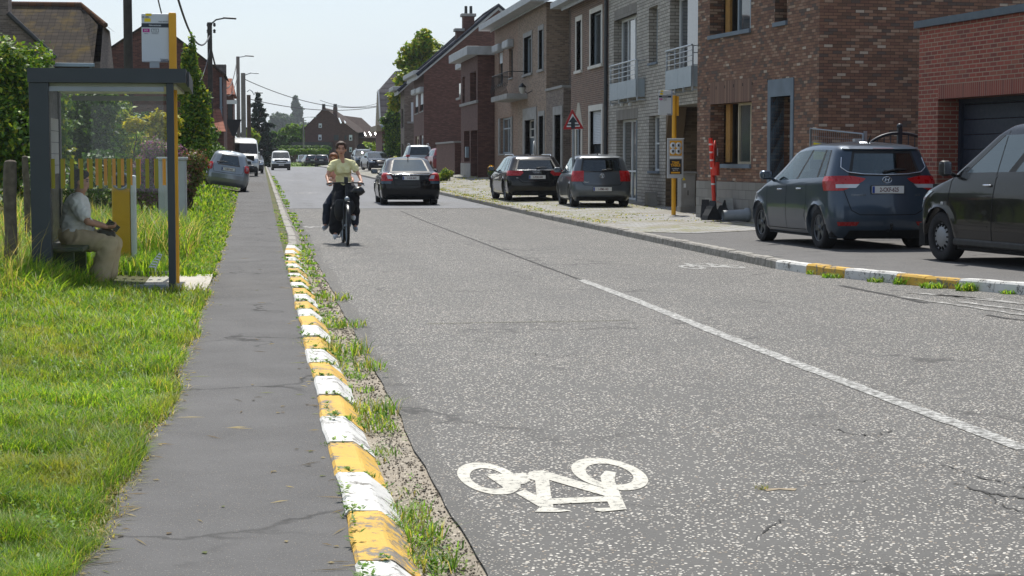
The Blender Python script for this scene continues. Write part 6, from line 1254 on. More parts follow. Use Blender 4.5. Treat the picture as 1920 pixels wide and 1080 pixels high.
# ================================================================ street furniture
M_frame = mat('shelter_anthracite', '333a40', .45, .2, var=.08); M_yel = mat('stop_yellow', 'd49a10', .45, var=.08); M_signw = mat('sign_white', 'c2c8cb', .4, var=.04); M_ink = mat('ink_dark', '25303a', .6); M_pink = mat('line_pink', 'a8267f', .5); M_logo = mat('logo_yellow', 'e0c400', .5); M_inkw = mat('ink_white', 'd8dcde', .5); M_panel = mat('panel_white', 'aeb1b2', .6, var=.12); M_slab = mat('concrete_slab', 'b3aea4', .9, var=.14, bump=.004); M_stripe_shaded = mat('stripe_yellow_shaded', '8c8410', .5, var=.05); M_stripe_lit = mat('stripe_yellow_lit', 'f5a80e', .5, var=.05); M_galv = mat('galvanised', '8b9298', .45, .6, var=.12)  # near stripes: backlit shade painted in as olive; far stripes: sunlight as brighter yellow
def text_part(s, size, m, o, parent, x=(1, 0, 0), y=(0, 0, 1), align='CENTER', sx=1.0, bold=0.0): return text_mesh(s, size, m, frame(o, x, y), parent, 'lettering', .0008, align, sx, bold)
# ---- bus shelter
_q = G(325, 543, .11); YS = _q.y - .05; YE = YS + 2.4; ZS = _q.dot(HF); XB, XO = P(64, 400, ZS).x, P(328.6, 400, ZS).x; zb = .10
ZT0, ZT1 = P(200, 156, ZS).z, P(200, 129.5, ZS).z; XR1, XR2 = P(349, 150, ZS).x, P(353, 150, ZS).x; XRF = P(356, 150, ZS + 2.45).x
S = thing('bus_shelter', 'anthracite bus shelter with yellow striped glass and a bench', 'bus shelter', (0, 0, 0))
mb = MB(); mb.b2((XB, YS - .02, 0), (XB + .20, YS + .16, ZT0), .006); mb.build('rear_post', M_frame, S)
MB().b2((XO - .075, YS, .0), (XO, YS + .075, ZT0), .006).build('front_post', M_frame, S); MB().b2((XO - .15, YE - .06, .1), (XO - .105, YE - .02, ZT0), .006).build('front_post', M_frame, S); MB().b2((XB, YE - .16, .1), (XB + .07, YE, ZT0), .006).build('rear_post', M_frame, S)
mb = MB(); mb.prism([(XB - .01, YS - .04), (XR1, YS - .04), (XRF, YE + .1), (XB - .01, YE + .1)], ZT0, ZT1); mb.mi = 1; mb.b2((XB + .12, YS + .1, ZT0 - .035), (XRF - .06, YE - .04, ZT0 - .002)); mb.mi = 0; mb.prism([(XR1 + .002, YS + .25), (XR2, YS + .25), (XRF + .035, YE + .1), (XRF + .002, YE + .1)], ZT0 - .03, ZT1 - .015); rf = mb.build('roof', [M_frame, mat('shelter_ceiling', 'c9cfb8', .6, var=.06)], S)
for i in range(2): MB().b2((XB + .5, YS + .35 + i * .35, ZT0 - .05), (XB + .72, YS + .55 + i * .35, ZT0 - .036), .003).build('ceiling_light', M_trim, rf)
GL_S = glass('shelter_glass', (.965, .975, .97), 1.0, .01, 1.3)
g1_ = MB().b2((XB + .205, YS + .03, .16), (XO - .105, YS + .04, ZT0 - .06)).build('glass_pane', GL_S, S); g2_ = MB().b2((XB + .205, YE - .05, .16), (XO - .105, YE - .04, ZT0 - .09)).build('glass_pane', GL_S, S)
MB().b2((XB + .2, YS + .025, ZT0 - .09), (XO - .1, YS + .045, ZT0 - .04)).build('glazing_rail', M_galv, g1_); MB().b2((XB + .2, YS + .02, .13), (XO - .1, YS + .05, .165)).build('glazing_rail', M_galv, g1_)
MB().b2((XB + .2, YE - .055, ZT0 - .115), (XO - .1, YE - .035, ZT0 - .06)).build('glazing_rail', M_galv, g2_); MB().b2((XB + .2, YE - .06, .13), (XO - .1, YE - .03, .165)).build('glazing_rail', M_galv, g2_)
for yy, m, par, x0, n, z1 in ((YS + .0255, M_stripe_shaded, g1_, P(99.5, 300, ZS).x, 13, 1.184), (YE - .0555, M_stripe_lit, g2_, P(115.5, 300, ZS + 2.1).x, 14, 1.184)):
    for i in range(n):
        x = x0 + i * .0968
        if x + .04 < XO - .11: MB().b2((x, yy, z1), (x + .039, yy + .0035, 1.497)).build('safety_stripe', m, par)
mb = MB(); mb.b2((XB + .01, YS + .17, .12), (XB + .05, YE - .17, 1.32)); mb.build('back_panel', M_frame, S); MB().b2((XB + .012, YS + .17, 1.96), (XB + .05, YE - .17, ZT0)).build('back_panel', M_frame, S)
pn_ = MB().b2((XB + .015, YS + .18, 1.325), (XB + .055, YE - .18, 1.955)).build('poster_case', M_panel, S)
for i in range(4): MB().b2((XB + .056, YS + .2, 1.42 + i * .13), (XB + .059, YE - .2, 1.426 + i * .13)).build('printed_line', M_ink, pn_)
mb = MB(); mb.b2((XB + .06, YS + .25, .50), (XB + .50, YE - .25, .55), .015); be = mb.build('bench_seat', mat('bench_dark', '2a2f2c', .6), S)
for yy in (YS + .5, YE - .55): MB().b2((XB + .1, yy, .05), (XB + .38, yy + .06, .50), .01).build('bench_leg', M_frame, be)
# white leaf emblem on the glass
mb = MB(); o_ = P(292, 487, ZS); o_.y = YS + .024
for i in range(6):
    t = i / 5; a = Vector((-.05 + .09 * t, 0, -.07 + .13 * t)); mb.tube([o_ + a + Vector((-.01, 0, 0)), o_ + a + Vector((.045 - .02 * t, 0, -.005)), o_ + a + Vector((.05 - .03 * t, 0, -.055 + .02 * t))], [.008, .011, .002], 5)
mb.tube([o_ + Vector((-.07, 0, -.08)), o_ + Vector((-.02, 0, .0)), o_ + Vector((.05, 0, .08))], .004, 5); mb.build('leaf_emblem', M_inkw, g1_)
mb = MB(); mb.b2((XB + .45, YS - .06, .005), (-.585, YE + .15, .112)); tag(mb.build('concrete_pad', M_slab), kind='structure')
# ---- bus stop signs
def stop_flag(S, x, y, z, w, h, fx=1, big=True):
    """white flag panel with top left corner at (x, y, z), facing the camera"""
    f = MB().b2((x, y, z - h), (x + w, y + .035, z), .012).build('flag_panel', M_signw, S); yy = y - .0012
    B2 = lambda a, b, c, d, m, nm: MB().b2((x + a * w, yy - .0006, z - d * h), (x + b * w, yy + .002, z - c * h)).build(nm, m, f)
    B2(.0, .90, .20, .285, M_ink, 'name_band'); B2(.14, .34, .0, .05, M_logo, 'logo_patch'); B2(.10, .31, .10, .17, M_logo, 'logo_patch'); B2(.90, 1.0, 0, 1, mat('flag_edge', '8d9bb0', .5), 'flag_edge')
    B2(.04, .27, .31, .385, M_pink, 'route_box')
    T = lambda s, u, v, k, m, al='CENTER', sx=1.0: text_part(s, k * h, m, (x + u * w, yy - .0012, z - v * h), f, align=al, sx=sx)
    T('DE LIJN', .13, .075, .045, M_ink, sx=1.0); T('Halte 307294', .72, .165, .035, M_ink); T('Nieuwstraat', .45, .243, .05, M_inkw); T('H1', .155, .348, .06, M_inkw); T('712', .45, .348, .055, M_ink)
    fr_ = MB(); a, b, c, d = x + .33 * w, x + .57 * w, z - .385 * h, z - .312 * h
    for p, q in (((a, c), (b, c + .004)), ((a, d - .004), (b, d)), ((a, c), (a + .004, d)), ((b - .004, c), (b, d))): fr_.b2((p[0], yy - .0006, p[1]), (q[0], yy + .002, q[1]))
    fr_.build('route_frame', M_ink, f); T('Ninove', .155, .41, .026, M_ink); T('Denderhoutem', .45, .41, .022, M_ink); T('Noppes', .74, .94, .05, M_ink); B2(.62, .92, .965, .985, mat('ink_navy', '1c1f4a', .5), 'scribble'); return f
q = G(329, 531, .11); S = thing('bus_stop_sign', 'yellow bus stop pole with a white route flag rising beside the glass shelter', 'bus stop sign', (0, 0, 0))
sc_ = q.dot(HF); zt_ = P(329, 24, sc_).z; MB().b2((q.x - .036, q.y - .05, .1), (q.x + .046, q.y + .03, zt_), .012).build('pole', M_yel, S)
f0 = P(265.5, 26, sc_); f1 = P(323, 117, sc_); stop_flag(S, f0.x, q.y - .02, f0.z, f1.x - f0.x, f0.z - f1.z)
a = P(281, 118, sc_); b = P(299, 130, sc_); MB().b2((a.x, q.y - .01, 2.5), (b.x, q.y + .03, a.z + .03)).build('flag_bracket', M_galv, S)
q = G(1263, 401, .14); sc_ = q.dot(HF); S = thing('bus_stop_sign', 'yellow bus stop pole with a timetable board before the pale grey house', 'bus stop sign', (0, 0, 0)); zt_ = P(1263, 179, sc_).z
MB().tube([(q.x, q.y, .1), (q.x, q.y, zt_)], .055, 14).build('pole', M_yel, S); f0 = P(1234, 170, sc_); f1 = P(1262, 216, sc_); stop_flag(S, f0.x, q.y - .02, f0.z, f1.x - f0.x - .02, f0.z - f1.z)
MB().b2((q.x + .05, q.y - .02, P(0, 217, sc_).z), (q.x + .11, q.y + .02, zt_ - .02)).build('side_blade', M_yel, S)
a, b = P(1249, 260, sc_), P(1280, 334, sc_); yy = q.y - .12; bo = MB().b2((a.x, yy, b.z), (b.x, yy + .06, a.z), .012).build('timetable_case', mat('case_grey', 'a9adb0', .45, .2), S); w, h = b.x - a.x, a.z - b.z
B2 = lambda u0, u1, v0, v1, m, nm, k=0: MB().b2((a.x + u0 * w, yy - .004 - k, a.z - v1 * h), (a.x + u1 * w, yy + .002, a.z - v0 * h)).build(nm, m, bo)
B2(.14, .88, .05, .43, M_yel, 'yellow_poster'); B2(.14, .88, .45, .50, M_inkw, 'paper_strip'); B2(.14, .88, .52, .90, mat('poster_black', '14161a', .5), 'black_poster'); B2(.22, .78, .84, .88, M_yel, 'poster_bar', .001); B2(-.02, 1.02, -.01, .012, M_inkw, 'top_edge', .01)
for u, v in ((.34, .17), (.68, .17), (.34, .32), (.68, .32)):
    M_ = frame((a.x + u * w, yy - .005, a.z - v * h), (1, 0, 0), (0, 0, 1)); mb = MB(); mb.mi = 0; mb.lathe([(.075, 0), (.075, .001), (0, .001)], M_, 20); mb.mi = 1; mb.box(M_ @ Vector((0, 0, .002)), (.05, .003, .06), None, .001); mb.build('pictogram', [M_inkw, M_ink], bo)
text_part('TIME', .085, M_yel, (a.x + .5 * w, yy - .006, a.z - .61 * h), bo, bold=.004); text_part('TABLE', .085, M_yel, (a.x + .5 * w, yy - .006, a.z - .675 * h), bo, bold=.004); text_part('mobiliteit', .045, M_inkw, (a.x + .5 * w, yy - .006, a.z - .755 * h), bo); text_part('lijn 712', .045, M_inkw, (a.x + .5 * w, yy - .006, a.z - .80 * h), bo)
# ---- yellow litter bin, far side of the shelter
q = P(229, 450, 23.0); S = thing('litter_bin', 'yellow litter bin with a round opening beyond the striped glass', 'litter bin', (q.x, q.y, 0)); w = 34 / FPX * 23; zt_ = P(229, 336, 23.0).z
MB().b2((-w / 2, -.08, .12), (w / 2, .16, zt_), .02).build('bin_body', mat('bin_yellow', 'c79a08', .5), S); MB().b2((w / 2 + .003, -.1, .1), (w / 2 + .06, .18, zt_ + .05), .02).build('side_frame', M_signw, S)
M_ = frame((0, -.085, zt_ - .02), (1, 0, 0), (0, 0, 1)); mb = MB(); mb.lathe([(.085, 0), (.115, 0), (.115, .03), (.085, .03), (.085, 0)], M_, 24); mb.build('rim_ring', M_galv, S); MB().lathe([(.085, .004), (0, .004)], M_, 24).build('opening', M_black, S)
# ---- grey utility cabinets
def cabinet(label, x0, x1, yt, Z, h0, deep=.35, two=True, m=None):
    a, b = P(x0, 300, Z), P(x1, 300, Z); zt_ = P(x0, yt, Z).z; y = a.y; S = thing('utility_cabinet', label, 'utility cabinet', (a.x, y, 0)); w = b.x - a.x; m = m or mat('cabinet_grey', 'a2a6a6', .7, var=.1, bump=.002)
    bo = MB().b2((0, 0, h0), (w, deep, zt_ - .05), .01).build('housing', m, S); MB().b2((-.025, -.03, zt_ - .048), (w + .025, deep + .03, zt_), .012).build('lid', m, S); MB().b2((-.01, -.01, h0 - .15), (w + .01, deep + .01, h0 + .06), .006).build('base', M_conc, S)
    for i in range(2 if two else 1): MB().b2((.02 + i * w / 2, -.012, h0 + .1), ((i + 1) * w / (2 if two else 1) - .02, .004, zt_ - .1), .004).build('door', m, S)
    MB().b2((w * .45, -.022, zt_ - .6), (w * .5, -.01, zt_ - .48), .003).build('latch', M_trim, bo); return S
cabinet('grey steel utility cabinet standing in the verge behind the shelter', 296, 348, 294.5, 31, .15)
S = cabinet('tall grey concrete utility cabinet next to the right bus stop pole', 1277, 1305.5, 322, 46.6, .2, .4, False, M_grey); a = P(1279, 335, 46.6)
mb = MB(); mb.prism([(0, 0), (.09, 0), (.045, .08)], 0, .003, frame((.03, -.013, P(0, 338, 46.6).z), (1, 0, 0), (0, 0, 1))); mb.build('warning_sticker', M_logo, S); MB().b2((.07, -.016, P(0, 352, 46.6).z), (.13, -.012, P(0, 344, 46.6).z)).build('label_plate', M_inkw, S)
a, b = P(1213, 360, 51.5), P(1233, 388, 51.5); o = MB().b2((a.x, a.y, .1), (b.x, a.y + .3, a.z), .02).build('concrete_block', M_grey); tag(o, 'small square concrete block standing against the pale house wall', 'concrete block')
# ---- red works sign on a striped pole with rubber feet
q = G(1337, 411.5, .14); sc_ = q.dot(HF); S = thing('works_sign', 'red works sign post leaning slightly between black rubber feet', 'works sign', (q.x, q.y, .14)); M_or = mat('works_red', 'c42a15', .5, var=.1); M_orw = mat('reflective_white', 'c9c9c6', .4)
zt_ = P(1332, 258, sc_).z - .15; tx = P(1332, 258, sc_).x - q.x; bx = P(1341, 395, sc_).x - q.x
mb = MB(); mb.tube([(bx, 0, .05), (tx, 0, zt_)], .045, 10); mb.build('post', M_or, S)
for f in (.42, .62, .72, .82, .92): c = Vector((bx, 0, .05)).lerp(Vector((tx, 0, zt_)), f); MB().tube([c - Vector((0, 0, .018)), c + Vector((0, 0, .018))], .049, 10).build('reflective_band', M_orw, S)
cx_, cz = P(1340, 300, sc_).x - q.x, P(1340, 287, sc_).z - .15; mb = MB(); mb.lathe([(.0, 0), (.29, 0), (.30, .01), (.29, .02), (0, .02)], frame((cx_ - .02, -.05, cz), (.32, .95, 0), (0, 0, 1)), 26); di = mb.build('sign_disc', M_or, S); MB().b2((cx_ + .03, -.10, cz - .05), (cx_ + .05, -.02, cz + .12)).build('disc_mark', M_orw, di)
MB().tube([(P(1341, 318, sc_).x - q.x, -.06, P(0, 328, sc_).z - .15), (P(1341, 318, sc_).x - q.x, -.06, P(0, 303, sc_).z - .15)], .085, 10).build('lamp_battery', M_or, S); MB().tube([(P(1346, 0, sc_).x - q.x, .06, .5), (P(1344, 0, sc_).x - q.x, .04, 1.4)], .025, 6).build('backing_stake', M_galv, S)
def foot(px, py, label, rz, s=1.0):
    g = G(px, py, .15); mb = MB(); prof = [(-.42, 0), (.42, 0), (.36, .12), (.16, .30), (.10, .50), (.03, .36), (-.08, .36), (-.14, .28), (-.34, .12)]
    mb.prism([(x * s, z * .85) for x, z in prof], -.2 * s, .2 * s, Matrix.Rotation(R(90), 4, 'X')); o = mb.build('rubber_foot', mat('recycled_rubber', '232629', .85, var=.3, bump=.01)); o.location = g; o.rotation_euler = (0, 0, rz); tag(o, label, 'sign foot', 'rubber sign feet')
foot(1333, 412.5, 'black rubber sign foot directly under the red works post', .5, .5); foot(1354, 411, 'black rubber sign foot lying just right of the red works post', -.4, .55); foot(1322, 409.5, 'bluish black rubber sign foot lying left of the red works post', 1.2, .42)
q = G(1397, 414, .14); mb = MB()
for r_ in ((.12, .10),): mb.lathe([(r_[0], -.2), (r_[0], .3), (r_[0] + .03, .3), (r_[0] + .03, .42), (r_[0] - .02, .42), (r_[1] - .02, -.2)], Matrix.Translation((q.x - .3, q.y - .02, .26)) @ Matrix.Rotation(R(88), 4, 'Y'), 20)
o = mb.build('plastic_pipe', mat('pipe_grey', '7d8388', .5)); tag(o, 'grey plastic drain pipe lying at the foot of the new house', 'pipe')
q = G(1369, 411.5, .14); mb = MB(); mb.prism([(-.25, 0), (-.18, .35), (-.3, .4), (-.22, .47), (.2, .46), (.24, .4), (.18, .33), (.24, .18), (.15, .05), (.2, 0), (.07, .0), (.03, .15), (-.1, .18), (-.13, 0)], -.03, .03, frame((q.x, q.y, .15), (1, -.1, 0), (.05, .25, 1))); o = mb.build('broken_panel', mat('debris_white', 'a9a79f', .7, var=.2)); tag(o, 'broken pale sheet propped against the plinth behind the rubber feet', 'debris')
# ---- triangular warning sign
q = G(1074, 381, .16); sc_ = 51.0; q = P(1074, 386, sc_); S = thing('road_sign', 'red edged triangular priority warning sign behind the grey hatchback', 'road sign', (0, 0, 0)); mb = MB(); top, bl_, br = P(1072, 204, sc_), P(1054, 243, sc_), P(1094.5, 241.5, sc_)
MB().tube([(q.x + .02, q.y, .1), (P(1075, 250, sc_).x, q.y + .02, top.z - .1)], .04, 10).build('pole', M_galv, S); yy = q.y - .06
def tri(k, y, m, nm, par):
    c = (top + bl_ + br) / 3; pts = [c + (p - c) * k for p in (bl_, br, top)]; rp_ = []
    for i, p in enumerate(pts):
        a_, b_ = pts[i - 1], pts[(i + 1) % 3]
        for t in (.10, .05): rp_.append(p.lerp(a_, t))
        rp_.append(p.lerp((a_ + b_) / 2, .035))
        for t in (.05, .10): rp_.append(p.lerp(b_, t))
    mb = MB(); mb.prism([(p.x, p.z) for p in rp_], -.008, .008, frame((0, y, 0), (1, 0, 0), (0, 0, 1))); return mb.build(nm, m, par)
t1_ = tri(1.0, yy, mat('sign_red', 'a3161c', .4), 'sign_plate', S); t2_ = tri(.66, yy - .006, M_inkw, 'sign_face', t1_); c = (top + bl_ + br) / 3
mb = MB(); mb.prism([(-.055, -.15), (.055, -.15), (.055, .03), (.13, .03), (0, .20), (-.13, .03), (-.055, .03)], 0, .006, frame((c.x, yy - .015, c.z - .03), (1, 0, 0), (0, 0, 1))); mb.b2((c.x - .17, yy - .021, c.z - .09), (c.x + .17, yy - .015, c.z - .05)); mb.build('priority_arrow', M_ink, t1_)
S = thing('road_sign', 'pale triangular sign seen from the side behind the red triangle', 'road sign', (0, 0, 0)); s2 = 55.0; top, lo = P(1085, 193, s2), P(1085, 240, s2); mb = MB(); mb.prism([(-.24, lo.z), (.24, lo.z), (.04, top.z), (-.04, top.z)], -.012, .012, frame((top.x, top.y, 0), (.42, -.9, 0), (0, 0, 1))); mb.build('sign_plate', mat('sign_back', 'b4ada0', .5), S); MB().tube([(top.x, top.y + .03, .1), (top.x, top.y + .03, lo.z + .3)], .035, 10).build('pole', M_galv, S)
# round sign seen from the back behind the estate
q = P(1001, 300, 63); S = thing('road_sign', 'round sign seen edge-on above the black estate car', 'road sign', (q.x, q.y, .2)); zc = P(1001, 282, 63).z - .2; MB().lathe([(0, 0), (.33, 0), (.34, .012), (.33, .024), (0, .024)], frame((0, 0, zc), (.25, .97, 0), (0, 0, 1)), 28).build('sign_plate', M_signw, S); MB().tube([(0, .04, 0), (0, .04, zc + .2)], .035, 10).build('pole', M_galv, S)
# ---- site fence and yellow board, iron gate, flower pot
a, b = P(1520, 241, 34.5), P(1619, 251, 33.2); S = thing('site_fence', 'galvanised mesh site fence panel behind the slate hatchback', 'fence panel', (0, 0, 0)); mb = MB(); mb.tube([(a.x, a.y, .15), (a.x, a.y, a.z), (b.x, b.y, b.z), (b.x, b.y, .15)], .022, 8); mb.tube([(a.x, a.y, .2), (b.x, b.y, .2)], .018, 6); mb.tube([(a.x, a.y, a.z - .25), (b.x, b.y, b.z - .25)], .006, 4); fr_ = mb.build('tube_frame', M_galv, S)
MB().b2((b.x + .01, b.y - .03, .1), (b.x + .06, b.y + .02, b.z + .05)).build('end_post', M_galv, S); mb = MB()
for i in range(1, 26): t = i / 26; p = a.lerp(b, t); mb.tube([(p.x, p.y, .2), (p.x, p.y, p.z)], .0022, 4, False)
for i in range(1, 14): t = i / 14; mb.tube([(a.x, a.y, .2 + (a.z - .2) * t), (b.x, b.y, .2 + (b.z - .2) * t)], .0022, 4, False)
mb.build('wire_mesh', M_galv, S); o = P(1536, 270, 34.2); mb = MB(); p0, p1 = P(1524, 267, 34.1), P(1546, 271, 33.9); mb.face([(p0.x, p0.y - .06, p0.z), (p1.x, p1.y - .06, p1.z), (p1.x, p1.y - .06, p1.z - .6), (p0.x, p0.y - .06, p0.z - .6)]); mb.face([(p0.x, p0.y - .05, p0.z - .6), (p1.x, p1.y - .05, p1.z - .6), (p1.x, p1.y - .05, p1.z), (p0.x, p0.y - .05, p0.z)]); tag(mb.build('notice_board', mat('notice_yellow', 'c9b80e', .5)), 'yellow site notice hanging on the mesh fence panel', 'notice')
S = thing('box_unit', 'small pale electricity meter box on a stake behind the fence panel', 'meter box', (0, 0, 0)); p0, p1 = P(1603, 260, 33.6), P(1617, 280, 33.6); MB().b2((p0.x, p0.y, p1.z), (p1.x, p0.y + .15, p0.z), .01).build('meter_housing', M_panel, S); MB().b2((p0.x + .05, p0.y + .04, .1), (p0.x + .1, p0.y + .09, p1.z)).build('stake', M_wood, S)
S = thing('iron_gate', 'blue black wrought iron gate with arched tops beside the garage', 'gate', (0, 0, 0)); sc_ = 31.8; M_ir = mat('gate_iron', '1c2632', .45, .3); pc_ = P(1687, 236, sc_); zb_ = .12
mb = MB(); mb.b2((pc_.x - .04, pc_.y - .04, zb_), (pc_.x + .04, pc_.y + .04, pc_.z - .04), .005); mb.ell((pc_.x, pc_.y, pc_.z - .01), .055, 12, 8); mb.build('gate_post', M_ir, S)
for sgn in (-1, 1):
    zc0 = P(0, 250, sc_).z; wv = .42; lf = MB(); arc = [Vector((pc_.x + sgn * (.04 + wv * 1.55 * (1 - math.cos(g))), pc_.y, zc0 - .62 * (1 - math.sin(math.pi / 2 + g)) if False else zc0 - .55 * (1 - math.cos(g)))) for g in [i * math.pi / 2 / 10 for i in range(11)]]
    arc = [Vector((pc_.x + sgn * (.04 + .72 * math.sin(g)), pc_.y, zc0 - .62 * (1 - math.cos(g)))) for g in [i * math.pi / 2 / 12 for i in range(13)]]; lf.tube(arc, .028, 8)
    for z in (zc0 - .66, .35): lf.b2((pc_.x + sgn * .04, pc_.y - .02, z - .03), (pc_.x + sgn * .78, pc_.y + .02, z + .03))
    for i in range(1, 6): g = math.asin(i / 6); x = pc_.x + sgn * (.04 + .72 * i / 6); lf.tube([(x, pc_.y, .2), (x, pc_.y, zc0 - .62 * (1 - math.cos(g)))], .010, 6)
    lf.build('gate_leaf', M_ir, S)
q = P(921, 338, 74); q.z = zright(q.x, q.y); S = thing('flower_pot', 'dark pot of yellow flowers on a pale stand by the house wall', 'flower pot', (q.x, q.y, q.z - .02)); S.scale = (.5, .5, .7); MB().b2((-.12, -.12, 0), (.12, .12, .42), .03).build('stand', M_panel, S); MB().lathe([(.0, .42), (.20, .42), (.30, .78), (.27, .8), (.0, .76)], None, 18).build('pot', M_trim, S)
def petals(n, rad, zc, cols, size):
    V, F, C = [], [], []
    for i in range(n):
        d = Vector((random.gauss(0, 1), random.gauss(0, 1), random.gauss(0, .6))).normalized(); c = Vector((0, 0, zc)) + d * rad * random.uniform(.5, 1); t = d.orthogonal().normalized() * size; b = d.cross(t).normalized() * size; k = len(V); V += [c - t, c - b, c + t, c + b]; F.append((k, k + 1, k + 2, k + 3)); C += [lin(random.choice(cols))] * 4
    return np.array([tuple(v) for v in V]), np.array(F), np.array(C)
v_, f_, c_ = petals(160, .30, 1.0, ['e0b010', 'ecc428', 'd89a18'], .05); link_mesh('blossoms', np_mesh('blossoms', v_, f_, M_grass, c_), S); v_, f_, c_ = petals(200, .34, .86, ['3f5f24', '4a6b2a'], .05); link_mesh('foliage', np_mesh('foliage', v_, f_, M_grass, c_), S)
# ---- poles, lamps and wires
M_pole = mat('timber_pole', '3b3733', .85, var=.25, scale=6, bump=.004); M_pole2 = mat('concrete_pole', '77736d', .85, var=.15, bump=.003); M_pole3 = mat('brown_pole', '55453c', .85, var=.2); M_wire = mat('black_cable', '1a1b1d', .6); POLE = {}
def pole(key, label, px, Z, yt, wpx, m, lamp=None, group='utility poles along the verge'):
    b = P(px, 300, Z); z0 = bank(b.x, b.y) if b.x < -.6 else zroad(b.y); zt_ = P(px, yt, Z).z; r = wpx / 2 / FPX * Z; S = thing('utility_pole', label, 'utility pole', (b.x, b.y, 0), 0, group); MB().tube([(0, 0, z0 - .2), (0, 0, zt_)], [r * 1.06, r * .94], 14).build('pole_shaft', m, S); POLE[key] = Vector((b.x, b.y, zt_))
    if lamp:
        arm, head = lamp; A = [P(px, yt + arm[0][1], Z) - Vector((b.x, b.y, 0))] if 0 else None
        pts = [Vector(((P(px + x, yt + y, Z) - P(px, yt, Z)).dot(RT), -.02, zt_ + (P(px + x, yt + y, Z).z - zt_))) for x, y in arm]; ar = MB().tube(pts, .035, 8).build('lamp_arm', M_galv if m is not M_pole else M_trim, S); e = pts[-1]; mb = MB(); mb.box(e + Vector((.28, 0, 0)), (.62, .2, .07), Matrix.Rotation(R(3), 3, 'Y'), .03); mb.build('lamp_head', M_trim if not head else M_galv, ar)
    return S
pole('a', 'thick dark timber utility pole rising behind the bus shelter', 243.5, 52, -60, 17, M_pole)
S = pole('b', 'dark timber utility pole with a curved lamp arm and insulators', 396, 85, 42, 9.5, M_pole, ([(2, 14), (4, 2), (12, -5), (26, -8)], 0))
for i, (dx, dy) in enumerate(((-6, 4), (-6, 16), (6, 4), (6, 16))): o = P(396 + dx, 42 + dy, 85) - Vector(S.location); MB().lathe([(.03, -.1), (.07, -.06), (.05, -.02), (.07, .02), (.03, .08)], Matrix.Translation(o), 10).build('insulator', M_trim, S)
pole('c', 'pale concrete lamp pole with a short straight lamp arm', 448, 127, 106, 7, M_pole2, ([(3, 1), (10, 0), (14, -1)], 0)); pole('d', 'stout concrete utility pole with a drooping lamp head', 457.5, 133, 137, 9, M_pole2, ([(3, 4), (8, 2), (14, 0)], 1)); pole('e', 'brown timber utility pole, last of the row before the white van', 467.5, 139, 178, 8, M_pole3, ([(-3, -6), (2, -10), (7, -6), (10, 0), (12, -4)], 0))
q = P(569.5, 300, 255); S = thing('street_lamp', 'slim grey street lamp before the far hedges', 'street lamp', (q.x, q.y, .4)); zt_ = P(569.5, 226, 255).z; MB().tube([(0, 0, 0), (0, 0, zt_)], [.14, .09], 10).build('lamp_post', M_pole2, S); mb = MB(); mb.tube([(0, 0, zt_ - .02), (.6, 0, zt_ + .1), (1.3, 0, zt_ + .1)], .05, 6); mb.box((1.4, 0, zt_ + .1), (.8, .3, .12), None, .04); mb.build('lamp_head', M_galv, S)
def wire(label, a, b, sag, r=.014, end=None):
    pts = [Vector(a).lerp(Vector(b), t / 24) - Vector((0, 0, sag * 4 * (t / 24) * (1 - t / 24))) for t in range(25)]; o = MB().tube(pts, r, 5).build('overhead_cable', M_wire); tag(o, label, 'cable', 'overhead cables')
pa, pb, pc_, pd, pe = (POLE[k] for k in 'abcde')
wire('thick overhead cable sagging from the near timber pole to the lamp pole', (pa.x + 1.3, pa.y - 6, pa.z + .2), pb - Vector((0, 0, .6)), 1.35, .035); wire('thin lower overhead cable sagging behind the bus stop sign', (pa.x + .9, pa.y - 4, pa.z - .4), pb - Vector((0, 0, 1.2)), 2.4, .02)
wire('looping cable between the timber lamp pole and the pale concrete pole', pb - Vector((0, 0, .9)), pc_ - Vector((.1, 0, .5)), 1.9, .03); wire('second deeper cable from the timber lamp pole to the concrete pole', pb - Vector((0, 0, 1.0)), pc_ - Vector((0, 0, 1.1)), 2.0, .02); wire('cable from the stout concrete pole across the street to the tiled house', pd - Vector((0, 0, .4)), P(712, 198, 178), .9, .03); wire('lower cable crossing the street sky to the tiled house', pe - Vector((0, 0, .3)), P(712, 199.5, 178), .6, .03); wire('thin cable crossing the sky to the grey roof', P(600, 188, 150), P(712, 192, 178), .5, .02)
# dark back of a road sign by the far left houses
q = P(446, 300, 99); S = thing('road_sign', 'dark back of a triangular sign in front of the far orange roof', 'road sign', (q.x, q.y, .3)); zt_, zl = P(0, 224, 99).z - .3, P(0, 255, 99).z - .3; mb = MB(); mb.prism([(-.45, zt_), (.42, zt_), (.08, zl), (-.10, zl)], -.015, .015, frame((-.2, 0, 0), (1, 0, 0), (0, 0, 1))); mb.build('sign_plate', mat('sign_back_dark', '23282e', .6), S); MB().tube([(-.2, .04, 0), (-.2, .04, zl + .4)], .05, 8).build('pole', M_pole3, S)
q = P(677, 300, 178); S = thing('road_sign', 'small dark round sign beside the shrubs at the bend', 'road sign', (q.x, q.y, .4)); zc = P(0, 277, 178).z - .4; MB().lathe([(0, 0), (.42, 0), (.42, .03), (0, .03)], frame((0, 0, zc), (1, 0, 0), (0, 0, 1)), 24).build('sign_plate', M_trim, S); MB().tube([(0, .04, 0), (0, .04, zc)], .04, 8).build('pole', M_galv, S)
